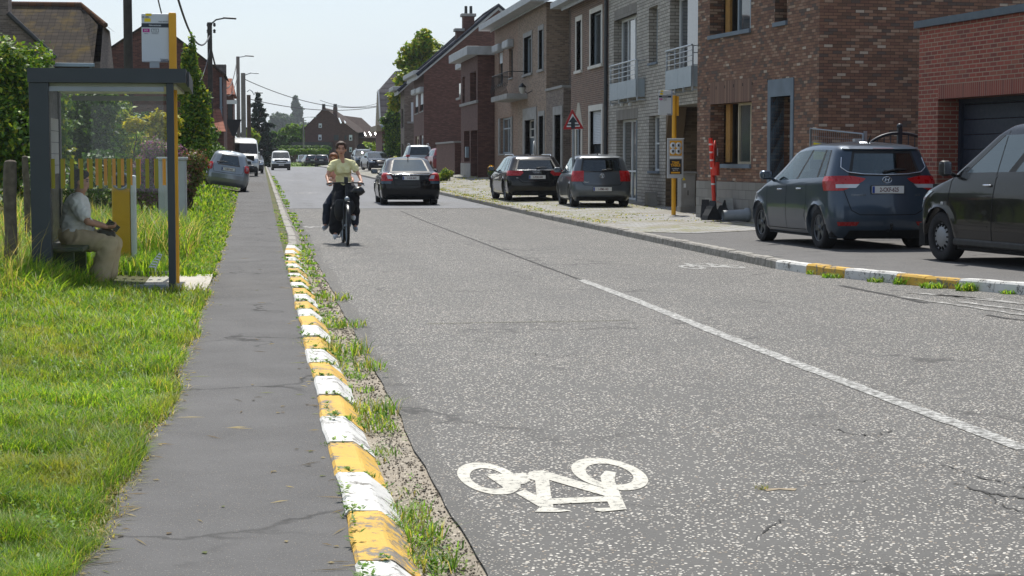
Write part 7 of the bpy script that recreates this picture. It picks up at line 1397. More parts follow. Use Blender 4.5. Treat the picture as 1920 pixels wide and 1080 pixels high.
# ---- weathered fence posts in the tall grass
def post(px, py_t, Z, label, w=.13, lean=0.0):
    q = P(px, 300, Z); zt_ = P(px, py_t, Z).z; mb = MB(); n = 8; pts = [(q.x + lean * (1 - t / n) * -1 + random.uniform(-.008, .008), q.y, -.05 + (zt_ + .05) * t / n) for t in range(n + 1)]; mb.tube(pts, [w / 2 * random.uniform(.92, 1.06) for _ in range(n + 1)], 7); mb.ell((pts[-1][0], q.y, zt_), (w * .5, w * .5, .03), 7, 4); o = mb.build('fence_post', mat('weathered_wood', '5f574c', .95, var=.35, scale=14, bump=.015)); tag(o, label, 'fence post', 'weathered posts in the tall grass')
post(20, 305, 18.9, 'weathered grey timber fence post left of the bus shelter', .14, .03); post(47, 296, 24.5, 'thinner splintered post further back beside the shelter corner', .09, -.04)
# ================================================================ people
def cap(mb, a, b, ra, rb):
    a, b = Vector(a), Vector(b); mb.tube([a, b], [ra, rb], 14); mb.ell(a, ra, 12, 8); mb.ell(b, rb, 12, 8)
def chain(mb, pts, rs):
    for i in range(len(pts) - 1): cap(mb, pts[i], pts[i + 1], rs[i], rs[i + 1])
def orient(z, x):       # matrix with local z along z, x roughly along x
    z = Vector(z).normalized(); x = Vector(x); y = z.cross(x).normalized(); x = y.cross(z); return Matrix((x, y, z)).transposed()
from mathutils import noise
def fuse(mb, name, m, vox, parent, smooth=6, fac=.5):
    wr = {'shirt': (.011, 9, 1.6), 'trousers': (.014, 8, .7), 'jeans': (.009, 11, .8), 'hair': (.006, 34, .5)}.get(name)
    o = mb.build(name, m, parent); r = o.modifiers.new('r', 'REMESH'); r.mode = 'VOXEL'; r.voxel_size = vox; r.use_smooth_shade = True
    if smooth: s_ = o.modifiers.new('s', 'SMOOTH'); s_.iterations = smooth; s_.factor = fac
    apply_mods(o); o.data.materials.clear(); o.data.materials.append(m)
    for p_ in o.data.polygons: p_.use_smooth = True
    if wr:       # creases and folds in the cloth, or strands in the hair
        amp, fr_, an = wr; o.data.update(); nn = [v.normal.copy() for v in o.data.vertices]
        for v, n_ in zip(o.data.vertices, nn):
            q = Vector((v.co.x * fr_, v.co.y * fr_, v.co.z * fr_ * an)); q += Vector((1, .6, .3)) * noise.noise(v.co * fr_ * .5) * 1.5; v.co += n_ * amp * (1 - 2 * abs(noise.noise(q)) + .4 * noise.noise(q * 2.3))
        o.data.update()
    return o
M_skin = mat('skin', 'b98a72', .55, var=.06, scale=14); M_skin2 = mat('skin_older', 'b5876e', .6, var=.08, scale=16); M_eye = mat('eye_dark', '1a1412', .3); M_lip = mat('lips', '8f4a44', .5)
def hand(mb, wr, fdir, palm_n, side, grip=.6, L_=.18):
    """palm, four curled fingers and a thumb growing from the wrist; palm_n points out of the palm"""
    f = Vector(fdir).normalized(); n = Vector(palm_n); n = (n - f * n.dot(f)).normalized(); s = f.cross(n) * side; wr = Vector(wr); pl = L_ * .5
    mb.ell(wr + f * pl * .55, (.040, .016, pl * .62), 12, 8, orient(f, s))
    for i, (o, ln) in enumerate(((.030, .94), (.010, 1.0), (-.011, .95), (-.030, .76))):
        k = wr + f * pl * (1.02 - .04 * abs(i - 1)) + s * o; ln = ln * L_ * .46; a = grip * 1.1; d1 = (f * math.cos(a) + n * math.sin(a)); d2 = f * math.cos(a * 2.1) + n * math.sin(a * 2.1); d3 = f * math.cos(a * 2.9) + n * math.sin(a * 2.9)
        p1 = k + d1 * ln * .45; p2 = p1 + d2 * ln * .32; p3 = p2 + d3 * ln * .23; chain(mb, [k - f * .02, k, p1, p2, p3], [.009, .0092, .0085, .0078, .0068])
    t0 = wr + f * pl * .30 + s * .030; t1 = t0 + (s * .75 + f * .65 + n * .25).normalized() * L_ * .21; t2 = t1 + (f * .8 + n * (.3 + grip * .4) + s * .1).normalized() * L_ * .17; chain(mb, [t0, t1, t2], [.013, .010, .0085])
def head(mb, c, fwd, up, k=1.0, jaw=1.0):
    f = Vector(fwd).normalized(); u = Vector(up); u = (u - f * u.dot(f)).normalized(); s = u.cross(f); Mx = Matrix((f, s, u)).transposed(); c = Vector(c)
    E = lambda p, r: mb.ell(c + Mx @ (Vector(p) * k), [x * k for x in r], 14, 10, Mx)
    E((-.012, 0, .030), (.096, .076, .092)); E((.030, 0, -.030), (.058, .060 * jaw, .075)); E((.045, 0, -.082), (.032, .034 * jaw, .026)); E((.086, 0, -.018), (.018, .014, .022)); E((.078, 0, .010), (.014, .010, .026)); E((.070, 0, -.058), (.018, .024, .012)); E((.078, 0, .032), (.014, .045, .010))
    for q in (-1, 1): E((.0, q * .076, -.008), (.020, .012, .030)); E((.055, q * .036, -.018), (.026, .022, .026))
    return c, Mx
def face_parts(c, Mx, k, par, brow='3a2a20'):
    for q in (-1, 1):
        p = c + Mx @ (Vector((.078, q * .031, .012)) * k); MB().ell(p, (.009 * k, .012 * k, .006 * k), 10, 6, Mx).build('eye', M_eye, par)
        MB().tube([c + Mx @ (Vector((.086, q * .016, .030)) * k), c + Mx @ (Vector((.084, q * .034, .034)) * k), c + Mx @ (Vector((.070, q * .050, .028)) * k)], .0045 * k, 6).build('eyebrow', mat('brow_' + brow, brow, .8), par)
    MB().ell(c + Mx @ (Vector((.087, 0, -.058)) * k), (.006 * k, .022 * k, .007 * k), 12, 6, Mx).build('mouth', M_lip, par)
def limbs(mb, J, R_, k=1.0, grow=0.0, arms=True, legs=True):
    g = grow
    if arms:
        for s in 'LR': chain(mb, [J['sh' + s], J['el' + s], J['wr' + s]], [R_['ua'] + g, R_['la'] + g * .8, R_['wr'] + g * .5])
    if legs:
        for s in 'LR': chain(mb, [J['hp' + s], J['kn' + s], J['an' + s]], [R_['th'] + g, R_['kn'] + g, R_['an'] + g])
def torso(mb, J, R_, g=0.0, lo=True):
    hip, wst, chs = Vector(J['hip']), Vector(J['wst']), Vector(J['chs']); sd = (Vector(J['shL']) - Vector(J['shR'])).normalized()
    if lo: mb.ell(hip, (R_['hd'] + g, R_['hw'] + g, R_['hh'] + g), 18, 12, orient(wst - hip, (wst - hip).cross(sd) * -1))
    mb.ell(wst, (R_['wd'] + g, R_['ww'] + g, R_['wh'] + g), 18, 12, orient(chs - wst, (chs - wst).cross(sd) * -1)); mb.ell(chs, (R_['cd'] + g, R_['cw'] + g, R_['ch'] + g), 18, 12, orient(Vector(J['nck']) - chs, (Vector(J['nck']) - chs).cross(sd) * -1))
    for s in 'LR': cap(mb, Vector(J['nck']).lerp(Vector(J['sh' + s]), .25), J['sh' + s], .045 + g, R_['ua'] + .008 + g)
def shoe(J, s, m, par, sole=None, L_=.25, lift=0.0):
    an, toe = Vector(J['an' + s]), Vector(J['to' + s]); d = (toe - an); d.z = 0; d.normalize(); b = Vector((0, 0, 0)); mb = MB(); f = (toe - an).normalized(); hl = an + Vector((0, 0, -.035)) - f * .03
    chain(mb, [hl, an + f * .09 + Vector((0, 0, -.03)), toe], [.042, .044, .034]); cap(mb, an + Vector((0, 0, .02)), an, .045, .045); o = fuse(mb, 'shoe', m, .010, par, 4)
    mb = MB(); z = Vector((0, 0, -.040)); chain(mb, [hl + z * .7, toe + z * .7], [.030, .028]); fuse(mb, 'sole', sole or M_inkw, .010, o, 2)
M_pale = mat('dark_denim', '1b2536', .8, var=.2, scale=20)  # dark blue denim, the jeans' own colour
# ---------------------------------------------------------------- seated woman in the shelter
ZW = G(325, 543, .11).dot(HF) + 1.0
W_ = lambda x, y, dy=0.0: P(x, y, ZW) + Vector((0, dy, 0))
J = dict(nck=W_(150, 366), shL=W_(141, 379, .17), shR=W_(145, 381, -.19), elL=W_(162, 415, .20), elR=W_(168, 415, -.23), wrL=W_(197, 424, .06), wrR=W_(200, 425, -.07), hip=W_(139, 440), wst=W_(142, 417), chs=W_(143, 392), hpL=W_(146, 446, .11), hpR=W_(146, 448, -.11), knL=W_(211, 456, .12), knR=W_(206, 457, -.13), anL=W_(196, 517, .10), anR=W_(186, 518, -.14), toL=W_(206, 528, .12), toR=W_(193, 533, -.32))
R_ = dict(ua=.058, la=.043, wr=.030, th=.10, kn=.068, an=.045, hd=.15, hw=.19, hh=.14, wd=.155, ww=.175, wh=.16, cd=.135, cw=.17, ch=.17)
hc = W_(151, 341); S = thing('person', 'older woman in a white T-shirt and beige trousers sitting in the bus shelter', 'person', (0, 0, 0))
mb = MB(); torso(mb, J, R_, -.012); limbs(mb, J, R_, 1, -.006); cap(mb, J['nck'] - Vector((0, 0, .04)), W_(150, 350), .055, .052); c, Mx = head(mb, hc, (1, -.12, -.08), (0, 0, 1), 1.04, 1.15)
hand(mb, J['wrL'], (1, -.25, -.05), (0, -.6, -.8), 1, .7); hand(mb, J['wrR'], (1, .25, -.02), (0, .5, .85), -1, .8)
for s in 'LR': cap(mb, J['an' + s], J['to' + s], .036, .03)
b_ = fuse(mb, 'body', M_skin2, .009, S, 5); face_parts(c, Mx, 1.04, b_, '4a4440')
mb = MB(); E = lambda p, r: mb.ell(c + Mx @ (Vector(p) * 1.04), [x * 1.04 for x in r], 14, 10, Mx)
E((-.025, 0, .050), (.098, .088, .088)); E((-.055, 0, -.005), (.062, .086, .075)); E((.035, 0, .085), (.05, .066, .035)); fuse(mb, 'hair', mat('hair_dark_grey', '1f1b1a', .8, var=.3, scale=30), .010, b_, 3)
mb = MB(); torso(mb, J, R_, .010, False); mb.ell(W_(140, 436), (R_['hd'] + .012, R_['hw'] + .012, .09), 16, 10); mb.ell(W_(155, 425), (.13, .16, .12), 16, 10); mb.ell(W_(157, 398), (.07, .15, .08), 14, 10)
for s in 'LR': e = Vector(J['sh' + s]).lerp(Vector(J['el' + s]), .62); cap(mb, J['sh' + s], e, .074, .072)
M_tee = mat('white_tee', 'e4e4e0', .9, var=.06, scale=9, bump=.006, bscale=14); sh_ = fuse(mb, 'shirt', M_tee, .010, b_, 4)
mb = MB(); mb.tube([W_(138, 366, -.10), W_(148, 372, -.16), W_(160, 388, -.17), W_(170, 410, -.15), W_(176, 425, -.12)], .012, 6); mb.tube([W_(138, 366, .05), W_(150, 374, .10), W_(165, 395, .10)], .010, 6); mb.build('navy_trim', mat('navy_trim', '232a3c', .8), sh_)
mb = MB(); mb.ell(W_(137, 441), (.165, .205, .125), 18, 12)
for s, o in (('L', 0), ('R', 0)): chain(mb, [J['hp' + s], J['kn' + s], Vector(J['kn' + s]).lerp(Vector(J['an' + s]), .55), Vector(J['an' + s]).lerp(Vector(J['kn' + s]), .12) + Vector((.01, 0, 0))], [.125, .092, .100, .112])
fuse(mb, 'trousers', mat('beige_trousers', 'b8a688', .9, var=.1, scale=7, bump=.008, bscale=10), .011, b_, 4)
for s in 'LR': shoe(J, s, mat('grey_trainer', '8f9aa5', .7), b_)
mb = MB(); o_ = W_(212, 423, -.02); mb.box(o_, (.075, .012, .15), Matrix.Rotation(R(-52), 3, 'Y'), .004); o = mb.build('mobile_phone', mat('phone_black', '15161a', .25)); tag(o, 'dark mobile phone held by the seated woman in the shelter', 'phone')
mb = MB(); mb.box(W_(199, 440, .0), (.20, .26, .13), Matrix.Rotation(R(14), 3, 'Y'), .05); mb.tube([W_(190, 433, .1), W_(198, 425, .05), W_(206, 434, .1)], .010, 6); o = mb.build('handbag', mat('dark_leather', '211b18', .5)); tag(o, 'dark handbag resting on the lap of the seated woman', 'handbag')
# ---------------------------------------------------------------- bicycle, rider and child
gc = G(651.5, 460.5); BZ = R(-90) + R(1.0); BM = Matrix.Translation((gc.x, gc.y, 0)) @ Matrix.Rotation(BZ, 4, 'Z')
def Bc(x, y, z): return Vector((x, y, z))
S = thing('bicycle', 'black city bicycle ridden towards us carrying a woman and a child', 'bicycle', (gc.x, gc.y, 0), BZ)
M_bk = mat('bike_black', '131416', .35, .2); M_tyr = mat('bike_tyre', '1b1b1c', .8); RW = .345; WB = 1.12
for cx in (0, -WB):
    mb = MB(); mb.tube([(cx + RW * .965 * math.cos(g), 0, RW + RW * .965 * math.sin(g)) for g in [i * math.pi / 24 for i in range(48)]], .024, 8, closed=True); w = mb.build('wheel', M_tyr, S); mb = MB(); mb.tube([(cx + RW * .90 * math.cos(g), 0, RW + RW * .90 * math.sin(g)) for g in [i * math.pi / 24 for i in range(48)]], .012, 6, closed=True); mb.build('rim', M_galv, w); mb = MB()
    for i in range(28): g = i * math.pi / 14; mb.tube([(cx, .03 * (-1) ** i, RW), (cx + RW * .89 * math.cos(g), 0, RW + RW * .89 * math.sin(g))], .0013, 4, False)
    mb.tube([(cx, -.06, RW), (cx, .06, RW)], .022, 8); mb.build('spokes', M_galv, w)
    mb = MB(); a0, a1 = (.15, 2.5) if cx == 0 else (.3, 3.4); rr = RW + .03
    for i in range(16):
        g, h_ = a0 + (a1 - a0) * i / 16, a0 + (a1 - a0) * (i + 1) / 16
        for u, v in ((-.03, -.012), (-.012, .012), (.012, .03)):
            du = lambda q: .010 if abs(q) > .02 else 0
            mb.face([(cx + (rr - du(u)) * math.cos(g), u, RW + (rr - du(u)) * math.sin(g)), (cx + (rr - du(u)) * math.cos(h_), u, RW + (rr - du(u)) * math.sin(h_)), (cx + (rr - du(v)) * math.cos(h_), v, RW + (rr - du(v)) * math.sin(h_)), (cx + (rr - du(v)) * math.cos(g), v, RW + (rr - du(v)) * math.sin(g))])
    mb.build('mudguard', M_bk, S)
mb = MB()
for q in (-1, 1): mb.tube([(0, q * .055, RW), (-.10, q * .055, .66), (-.15, q * .04, .74)], .014, 8); mb.tube([(-WB, q * .06, RW), (-.62, q * .04, .29)], .011, 8); mb.tube([(-WB, q * .06, RW), (-.80, q * .02, .80)], .010, 8)
mb.tube([(-.15, -.05, .74), (-.15, .05, .74)], .018, 8); mb.tube([(-.14, 0, .70), (-.24, 0, .92)], .024, 10); mb.tube([(-.18, 0, .76), (-.40, 0, .45), (-.62, 0, .29)], .026, 10); mb.tube([(-.62, 0, .29), (-.86, 0, .92)], .019, 10); mb.tube([(-.20, 0, .85), (-.45, 0, .56), (-.72, 0, .55)], .018, 8); fr_ = mb.build('frame', M_bk, S)
mb = MB(); mb.tube([(-.24, 0, .90), (-.28, 0, 1.06)], .016, 8); mb.tube([(-.46, -.30, 1.06), (-.40, -.27, 1.07), (-.30, -.12, 1.08), (-.28, 0, 1.07), (-.30, .12, 1.08), (-.40, .27, 1.07), (-.46, .30, 1.06)], .013, 8); hb = mb.build('handlebar', M_bk, S)
for q in (-1, 1): MB().tube([(-.50, q * .315, 1.055), (-.38, q * .265, 1.07)], .018, 8).build('grip', M_trim, hb); MB().tube([(-.34, q * .24, 1.06), (-.36, q * .33, 1.03)], .007, 6).build('brake_lever', M_galv, hb)
MB().box((-.26, 0, 1.13), (.03, .07, .11), Matrix.Rotation(R(-25), 3, 'Y'), .01).build('display', M_trim, hb); mb = MB(); mb.lathe([(0, 0), (.04, 0), (.045, .03), (.03, .06), (0, .07)], Matrix.Translation((-.09, 0, .80)) @ Matrix.Rotation(R(90), 4, 'Y') @ Matrix.Rotation(math.pi, 4, 'X') @ Matrix.Rotation(math.pi, 4, 'X'), 14); mb.build('headlamp', M_galv, S)
MB().box((-.88, 0, .95), (.26, .17, .06), None, .028).build('saddle', M_trim, S)
mb = MB()
for q, ang_ in ((-1, -1.35), (1, 1.75)): bx_, bz_ = -.62 + .17 * math.cos(ang_), .29 + .17 * math.sin(ang_); mb.tube([(-.62, q * .07, .29), (bx_, q * .085, bz_)], .012, 6); mb.box((bx_, q * .14, bz_), (.09, .10, .022), None, .005)
mb.tube([(-.62, -.08, .29), (-.62, .08, .29)], .03, 10); mb.build('crankset', M_galv, S)
mb = MB()
for q in (-1, 1): mb.tube([(-.88, q * .06, .74), (-1.38, q * .06, .74)], .008, 6); mb.tube([(-WB, q * .075, RW), (-1.2, q * .06, .74)], .007, 6)
for x in (-.95, -1.1, -1.25, -1.38): mb.tube([(x, -.06, .74), (x, .06, .74)], .007, 6)
rk = mb.build('luggage_rack', M_bk, S); mb = MB(); mb.box((-1.12, 0, .80), (.42, .22, .09), None, .03); mb.build('cushion', M_trim, rk)
mb = MB(); mb.ell((-.34, -.11, .60), (.10, .10, .19), 14, 10); mb.ell((-.36, .08, .66), (.08, .08, .13), 12, 8); mb.box((-.36, -.09, .68), (.16, .20, .22), None, .05); o = fuse(mb, 'front_bag', mat('black_nylon', '121316', .7, bump=.01), .016, S, 4)
# rider (local axes of the bicycle)
J = dict(nck=Bc(-.74, -.02, 1.46), shL=Bc(-.76, .155, 1.40), shR=Bc(-.76, -.195, 1.40), elL=Bc(-.66, .26, 1.19), elR=Bc(-.66, -.31, 1.19), wrL=Bc(-.50, .285, 1.095), wrR=Bc(-.50, -.30, 1.095), hip=Bc(-.88, 0, 1.0), wst=Bc(-.84, -.01, 1.15), chs=Bc(-.78, -.02, 1.31), hpL=Bc(-.84, .09, .98), hpR=Bc(-.84, -.09, .98), knL=Bc(-.46, .14, .86), knR=Bc(-.55, -.14, .66), anL=Bc(-.66, .14, .53), anR=Bc(-.63, -.165, .21), toL=Bc(-.52, .15, .47), toR=Bc(-.47, -.19, .14))
R_ = dict(ua=.042, la=.035, wr=.025, th=.085, kn=.058, an=.040, hd=.105, hw=.155, hh=.12, wd=.085, ww=.125, wh=.15, cd=.095, cw=.145, ch=.15)
S = thing('person', 'young woman in a pale yellow T-shirt and black trousers riding the bicycle', 'person', (gc.x, gc.y, 0), BZ); hc = Bc(-.70, -.055, 1.655)
mb = MB(); torso(mb, J, R_, -.01); limbs(mb, J, R_, 1, -.004); cap(mb, J['nck'] - Vector((0, 0, .05)), hc - Vector((.02, 0, .08)), .047, .045); c, Mx = head(mb, hc, (1, -.05, -.04), (0, 0, 1), 1.10)
hand(mb, J['wrL'], (.55, -.25, -.25), (-.25, -.2, -.95), -1, 1.0, .17); hand(mb, J['wrR'], (.55, .25, -.25), (-.25, .2, -.95), 1, 1.0, .17)
for s in 'LR': cap(mb, J['an' + s], J['to' + s], .032, .028)
b_ = fuse(mb, 'body', M_skin, .009, S, 5); face_parts(c, Mx, 1.10, b_)
mb = MB(); E = lambda p, r: mb.ell(c + Mx @ (Vector(p) * 1.1), [x * 1.1 for x in r], 14, 10, Mx)
E((-.030, 0, .048), (.098, .084, .088)); E((-.05, 0, .0), (.06, .083, .07)); E((.030, .0, .098), (.05, .06, .025)); E((.015, .066, .05), (.05, .018, .05)); E((.015, -.066, .05), (.05, .018, .05)); E((-.13, 0, .02), (.05, .045, .05)); M_hair = mat('hair_brown', '3f2a1e', .7, var=.35, scale=30); fuse(mb, 'hair', M_hair, .010, b_, 3)
mb = MB(); torso(mb, J, R_, .008, False); mb.ell(Bc(-.87, -.005, 1.05), (.115, .145, .09), 16, 10)
for q in (-1, 1): mb.ell(Bc(-.70, -.02 + q * .065, 1.285), (.05, .06, .06), 12, 8)
for s in 'LR': e = Vector(J['sh' + s]).lerp(Vector(J['el' + s]), .42); cap(mb, J['sh' + s], e, .060, .058)
fuse(mb, 'shirt', mat('pale_yellow_tee', 'ded8a6', .9, var=.06, scale=9, bump=.005, bscale=16), .010, b_, 3)
mb = MB(); mb.ell(Bc(-.88, 0, .99), (.125, .175, .12), 16, 10); chain(mb, [J['hpL'], J['knL'], J['anL'] + Vector((0, .01, .10)), J['anL'] + Vector((-.02, .015, .05))], [.105, .095, .10, .115]); chain(mb, [J['hpR'], J['knR'], J['anR'] + Vector((0, 0, .18)), J['anR'] + Vector((-.01, 0, .06))], [.105, .095, .105, .115]); M_blk = mat('black_trousers', '121319', .9, var=.3, scale=9, bump=.008, bscale=12); fuse(mb, 'trousers', M_blk, .011, b_, 4)
for s in 'LR': shoe(J, s, mat('white_trainer', 'd6dade', .7), b_)
# child on the rack behind
J = dict(nck=Bc(-1.22, -.10, 1.32), shL=Bc(-1.22, .04, 1.27), shR=Bc(-1.22, -.22, 1.27), elL=Bc(-1.10, .17, 1.13), elR=Bc(-1.10, -.26, 1.14), wrL=Bc(-.96, .16, 1.08), wrR=Bc(-.94, -.17, 1.10), hip=Bc(-1.18, -.04, .90), wst=Bc(-1.19, -.06, 1.03), chs=Bc(-1.20, -.08, 1.18), hpL=Bc(-1.16, .07, .89), hpR=Bc(-1.16, -.12, .89), knL=Bc(-.90, .20, .66), knR=Bc(-.92, -.30, .66), anL=Bc(-1.02, .20, .32), anR=Bc(-1.0, -.31, .34), toL=Bc(-.87, .21, .25), toR=Bc(-.86, -.36, .28))
R_ = dict(ua=.036, la=.030, wr=.022, th=.068, kn=.048, an=.034, hd=.09, hw=.12, hh=.10, wd=.08, ww=.105, wh=.12, cd=.08, cw=.115, ch=.12)
S = thing('person', 'child with glasses and jeans riding behind the woman on the bicycle', 'person', (gc.x, gc.y, 0), BZ); hc = Bc(-1.12, -.17, 1.475)
mb = MB(); torso(mb, J, R_, -.008); limbs(mb, J, R_, 1, -.003); cap(mb, J['nck'] - Vector((0, 0, .04)), hc - Vector((.02, 0, .07)), .04, .04); c, Mx = head(mb, hc, (1, -.15, -.05), (0, .1, 1), .92); hand(mb, J['wrL'], (.9, -.2, -.1), (0, -1, 0), -1, .5, .13); hand(mb, J['wrR'], (.9, .2, -.1), (0, 1, 0), 1, .5, .13)
for s in 'LR': cap(mb, J['an' + s], J['to' + s], .028, .025)
b_ = fuse(mb, 'body', M_skin, .010, S, 4); face_parts(c, Mx, .92, b_); mb = MB(); E = lambda p, r: mb.ell(c + Mx @ (Vector(p) * .92), [x * .92 for x in r], 14, 10, Mx); E((-.025, 0, .05), (.098, .088, .088)); E((-.055, 0, -.02), (.06, .09, .10)); E((.03, 0, .095), (.05, .065, .028)); fuse(mb, 'hair', mat('hair_auburn', '6b4026', .7, var=.3, scale=30), .011, b_, 3)
mb = MB()
for q in (-1, 1): mb.tube([c + Mx @ (Vector((.088, q * .032 + .022 * math.cos(g), .010 + .018 * math.sin(g))) * .92) for g in [i * math.pi / 6 for i in range(12)]], .003, 5, closed=True)
mb.tube([c + Mx @ (Vector((.09, -.012, .014)) * .92), c + Mx @ (Vector((.09, .012, .014)) * .92)], .0025, 5); mb.build('glasses', M_trim, b_)
mb = MB(); torso(mb, J, R_, .010, False); mb.ell(Bc(-1.18, -.04, .95), (.10, .125, .08), 14, 10)
for s in 'LR': cap(mb, J['sh' + s], Vector(J['sh' + s]).lerp(Vector(J['el' + s]), .5), .05, .048)
fuse(mb, 'shirt', mat('pink_top', 'b98a86', .9, var=.1), .011, b_, 3); mb = MB(); mb.ell(Bc(-1.18, -.03, .89), (.10, .13, .09), 14, 10)
for s in 'LR': chain(mb, [J['hp' + s], J['kn' + s], Vector(J['an' + s]) + Vector((0, 0, .04))], [.082, .070, .066])
fuse(mb, 'jeans', M_pale, .011, b_, 3)
for s in 'LR': shoe(J, s, mat('grey_trainer', '8f9aa5', .7), b_, None, .2)
p = BM @ Vector((-.42, .22, .93)); mb = MB(); mb.ell((0, 0, 0), (.11, .12, .085), 18, 12); mb.b2((-.12, -.03, -.03), (.12, .03, .0), .01); mb.tube([(0, .02, .06), (0, .03, .12), (0, 0, .14)], .007, 5); o = fuse(mb, 'bike_helmet', mat('helmet_black', '101114', .4), .010, None, 3); o.location = p; tag(o, 'black cycle helmet dangling from the left handlebar grip', 'helmet')
# ================================================================ trees, hedges, plants
M_leaf = leafmat('tree_leaf', .40, .5); M_bark = mat('bark', '4a4036', .95, var=.35, scale=7, bump=.02, bscale=18)
def leafcloud(blobs, n, size, pal, shell=.55, up=.35, jit=.25, aspect=.55):
    """leaf quads scattered through the outer volume of irregular blobs [(centre, radii)]"""
    blobs = [(np.array(c, float), np.array(r, float)) for c, r in blobs]; wts = np.array([r[0] * r[1] + r[1] * r[2] + r[0] * r[2] for _, r in blobs]); wts /= wts.sum(); k = rng.choice(len(blobs), n, p=wts)
    C = np.stack([b[0] for b in blobs])[k]; Rr = np.stack([b[1] for b in blobs])[k]; d = rng.normal(size=(n, 3)); d /= np.linalg.norm(d, axis=1, keepdims=True)
    lump = 1 + jit * np.sin(d[:, :1] * 5 + k[:, None]) * np.sin(d[:, 1:2] * 6 + 2 * k[:, None]) + jit * .5 * np.sin(d[:, 2:] * 9 + d[:, :1] * 7 + k[:, None])
    rad = (shell + (1 - shell) * np.sqrt(rng.uniform(0, 1, (n, 1)))) * lump * rng.uniform(.85, 1.08, (n, 1)); p = C + d * Rr * rad
    nrm = d * .6 + rng.normal(size=(n, 3)) * .55 + np.array([0, 0, up]); nrm /= np.linalg.norm(nrm, axis=1, keepdims=True); t = np.cross(nrm, rng.normal(size=(n, 3))); t /= np.linalg.norm(t, axis=1, keepdims=True); b = np.cross(nrm, t); s = size * rng.uniform(.6, 1.3, (n, 1))
    V = np.stack([p - t * s, p - b * s * aspect + nrm * s * .12, p + t * s, p + b * s * aspect + nrm * s * .12], 1); F = np.arange(n * 4).reshape(n, 4)
    pal = np.array([lin(q) for q in pal]); hue = pal[rng.integers(0, len(pal), n)] * rng.uniform(.7, 1.3, (n, 1)); return V.reshape(-1, 3), F, np.repeat(hue[:, None], 4, 1).reshape(-1, 3)
def limb(mb, a, b, r0, r1, wob=.06, n=6):
    a, b = Vector(a), Vector(b); l = (b - a).length; pts = [a.lerp(b, i / n) + Vector((random.uniform(-1, 1), random.uniform(-1, 1), 0)) * wob * l * (0 < i < n) for i in range(n + 1)]; mb.tube(pts, [r0 + (r1 - r0) * i / n for i in range(n + 1)], 8); return pts
def plant(name, label, cat, base, blobs, n, size, pal, trunk=None, group=None, crown='crown', **k):
    S = thing(name, label, cat, base, 0, group); v, f, c = leafcloud(blobs, n, size, pal, **k); link_mesh(crown, np_mesh(crown, v, f, M_leaf, c), S)
    mb = MB(); 
    if trunk:
        h, r = trunk; pts = limb(mb, (0, 0, -.2), (random.uniform(-.1, .1), 0, h), r, r * .55, .02)
        for cc, rr in blobs[:10]: limb(mb, pts[random.randint(3, 6)], (cc[0], cc[1], cc[2]), r * .4, r * .08, .08)
    else:
        for cc, rr in blobs[:8]: limb(mb, (cc[0] * .8, cc[1] * .8, -.05), (cc[0], cc[1], cc[2]), .03, .012, .06)
    mb.build('trunk' if trunk else 'stems', M_bark, S); return S
def rblobs(w, d, z0, z1, n, r, seed=0, taper=0.0):
    rs = random.Random(seed); out = []
    for i in range(n):
        t = (i + .5) / n; z = z0 + (z1 - z0) * t; kx = 1 - taper * t; out.append(((rs.uniform(-1, 1) * w / 2 * kx, rs.uniform(-1, 1) * d / 2 * kx, z), (r * rs.uniform(.75, 1.25), r * rs.uniform(.75, 1.25), r * rs.uniform(.7, 1.1))))
    return out
DK = ['33521c', '3f6120', '2c481a', '4a6b26', '3a5a22']; YG = ['6f8f26', '86a02c', '5c7f24', '9aaa32', '4f7322', 'a8a83a']; MG = ['4f7028', '5c7f2e', '42612a', '6a8a34']
def at(px, Z, z0=None): q = P(px, 300, Z); return Vector((q.x, q.y, bank(q.x, q.y) if z0 is None else z0))
# big hedge-like shrubs left
b = at(30, 44); plant('shrub', 'large leafy green shrub filling the corner left of the bus shelter', 'shrub', b, [((x, random.uniform(-.5, .5), z), (.8, .8, .75)) for x in (-1.9, -1.2, -.5, .2) for z in (.8, 1.6, 2.4, 3.35 - .22 * max(0, x + 1.0))] + [((.75, 0, z), (.6, .7, .6)) for z in (.8, 1.6, 2.5)], 30000, .075, YG + MG + MG)
b = at(138, 47); plant('shrub', 'dark green shrub seen through the shelter glass', 'shrub', b, rblobs(1.3, 1.4, .6, 2.5, 9, .62, 3), 10000, .075, MG + DK)
b = at(205, 50); plant('shrub', 'yellow green bush behind the shelter beside the timber pole', 'shrub', b, rblobs(2.0, 1.2, .5, 2.7, 10, .62, 4), 9000, .08, YG)
b = at(285, 46); plant('shrub', 'bright yellow leaved shrub behind the striped glass', 'shrub', b, rblobs(1.1, .6, 1.7, 2.2, 8, .22, 5), 2200, .07, ['b0a820', 'c4b824', '9aa02a'])
b = at(180, 36); plant('shrub', 'low dark green bush in the rough grass behind the shelter', 'shrub', b, rblobs(.7, .8, .3, 1.2, 9, .36, 6), 6000, .06, DK)
b = at(292, 37); plant('flowering_shrub', 'purple flowering shrub behind the bus shelter', 'flowers', b, rblobs(.8, .5, .5, 1.55, 12, .24, 7), 9000, .03, ['8a5a86', '9a6a94', '7a4f74', '5f7a3a', '6a8240'], crown='flower_heads')
b = at(354, 44); plant('flowering_shrub', 'reddish pink flowering shrub right of the shelter post', 'flowers', b, rblobs(.5, .5, .3, 1.3, 10, .26, 8), 8000, .035, ['80524a', '8a6258', '5f6f38', '5f6f38', '6f7a3c', '52682f'], crown='flower_heads')
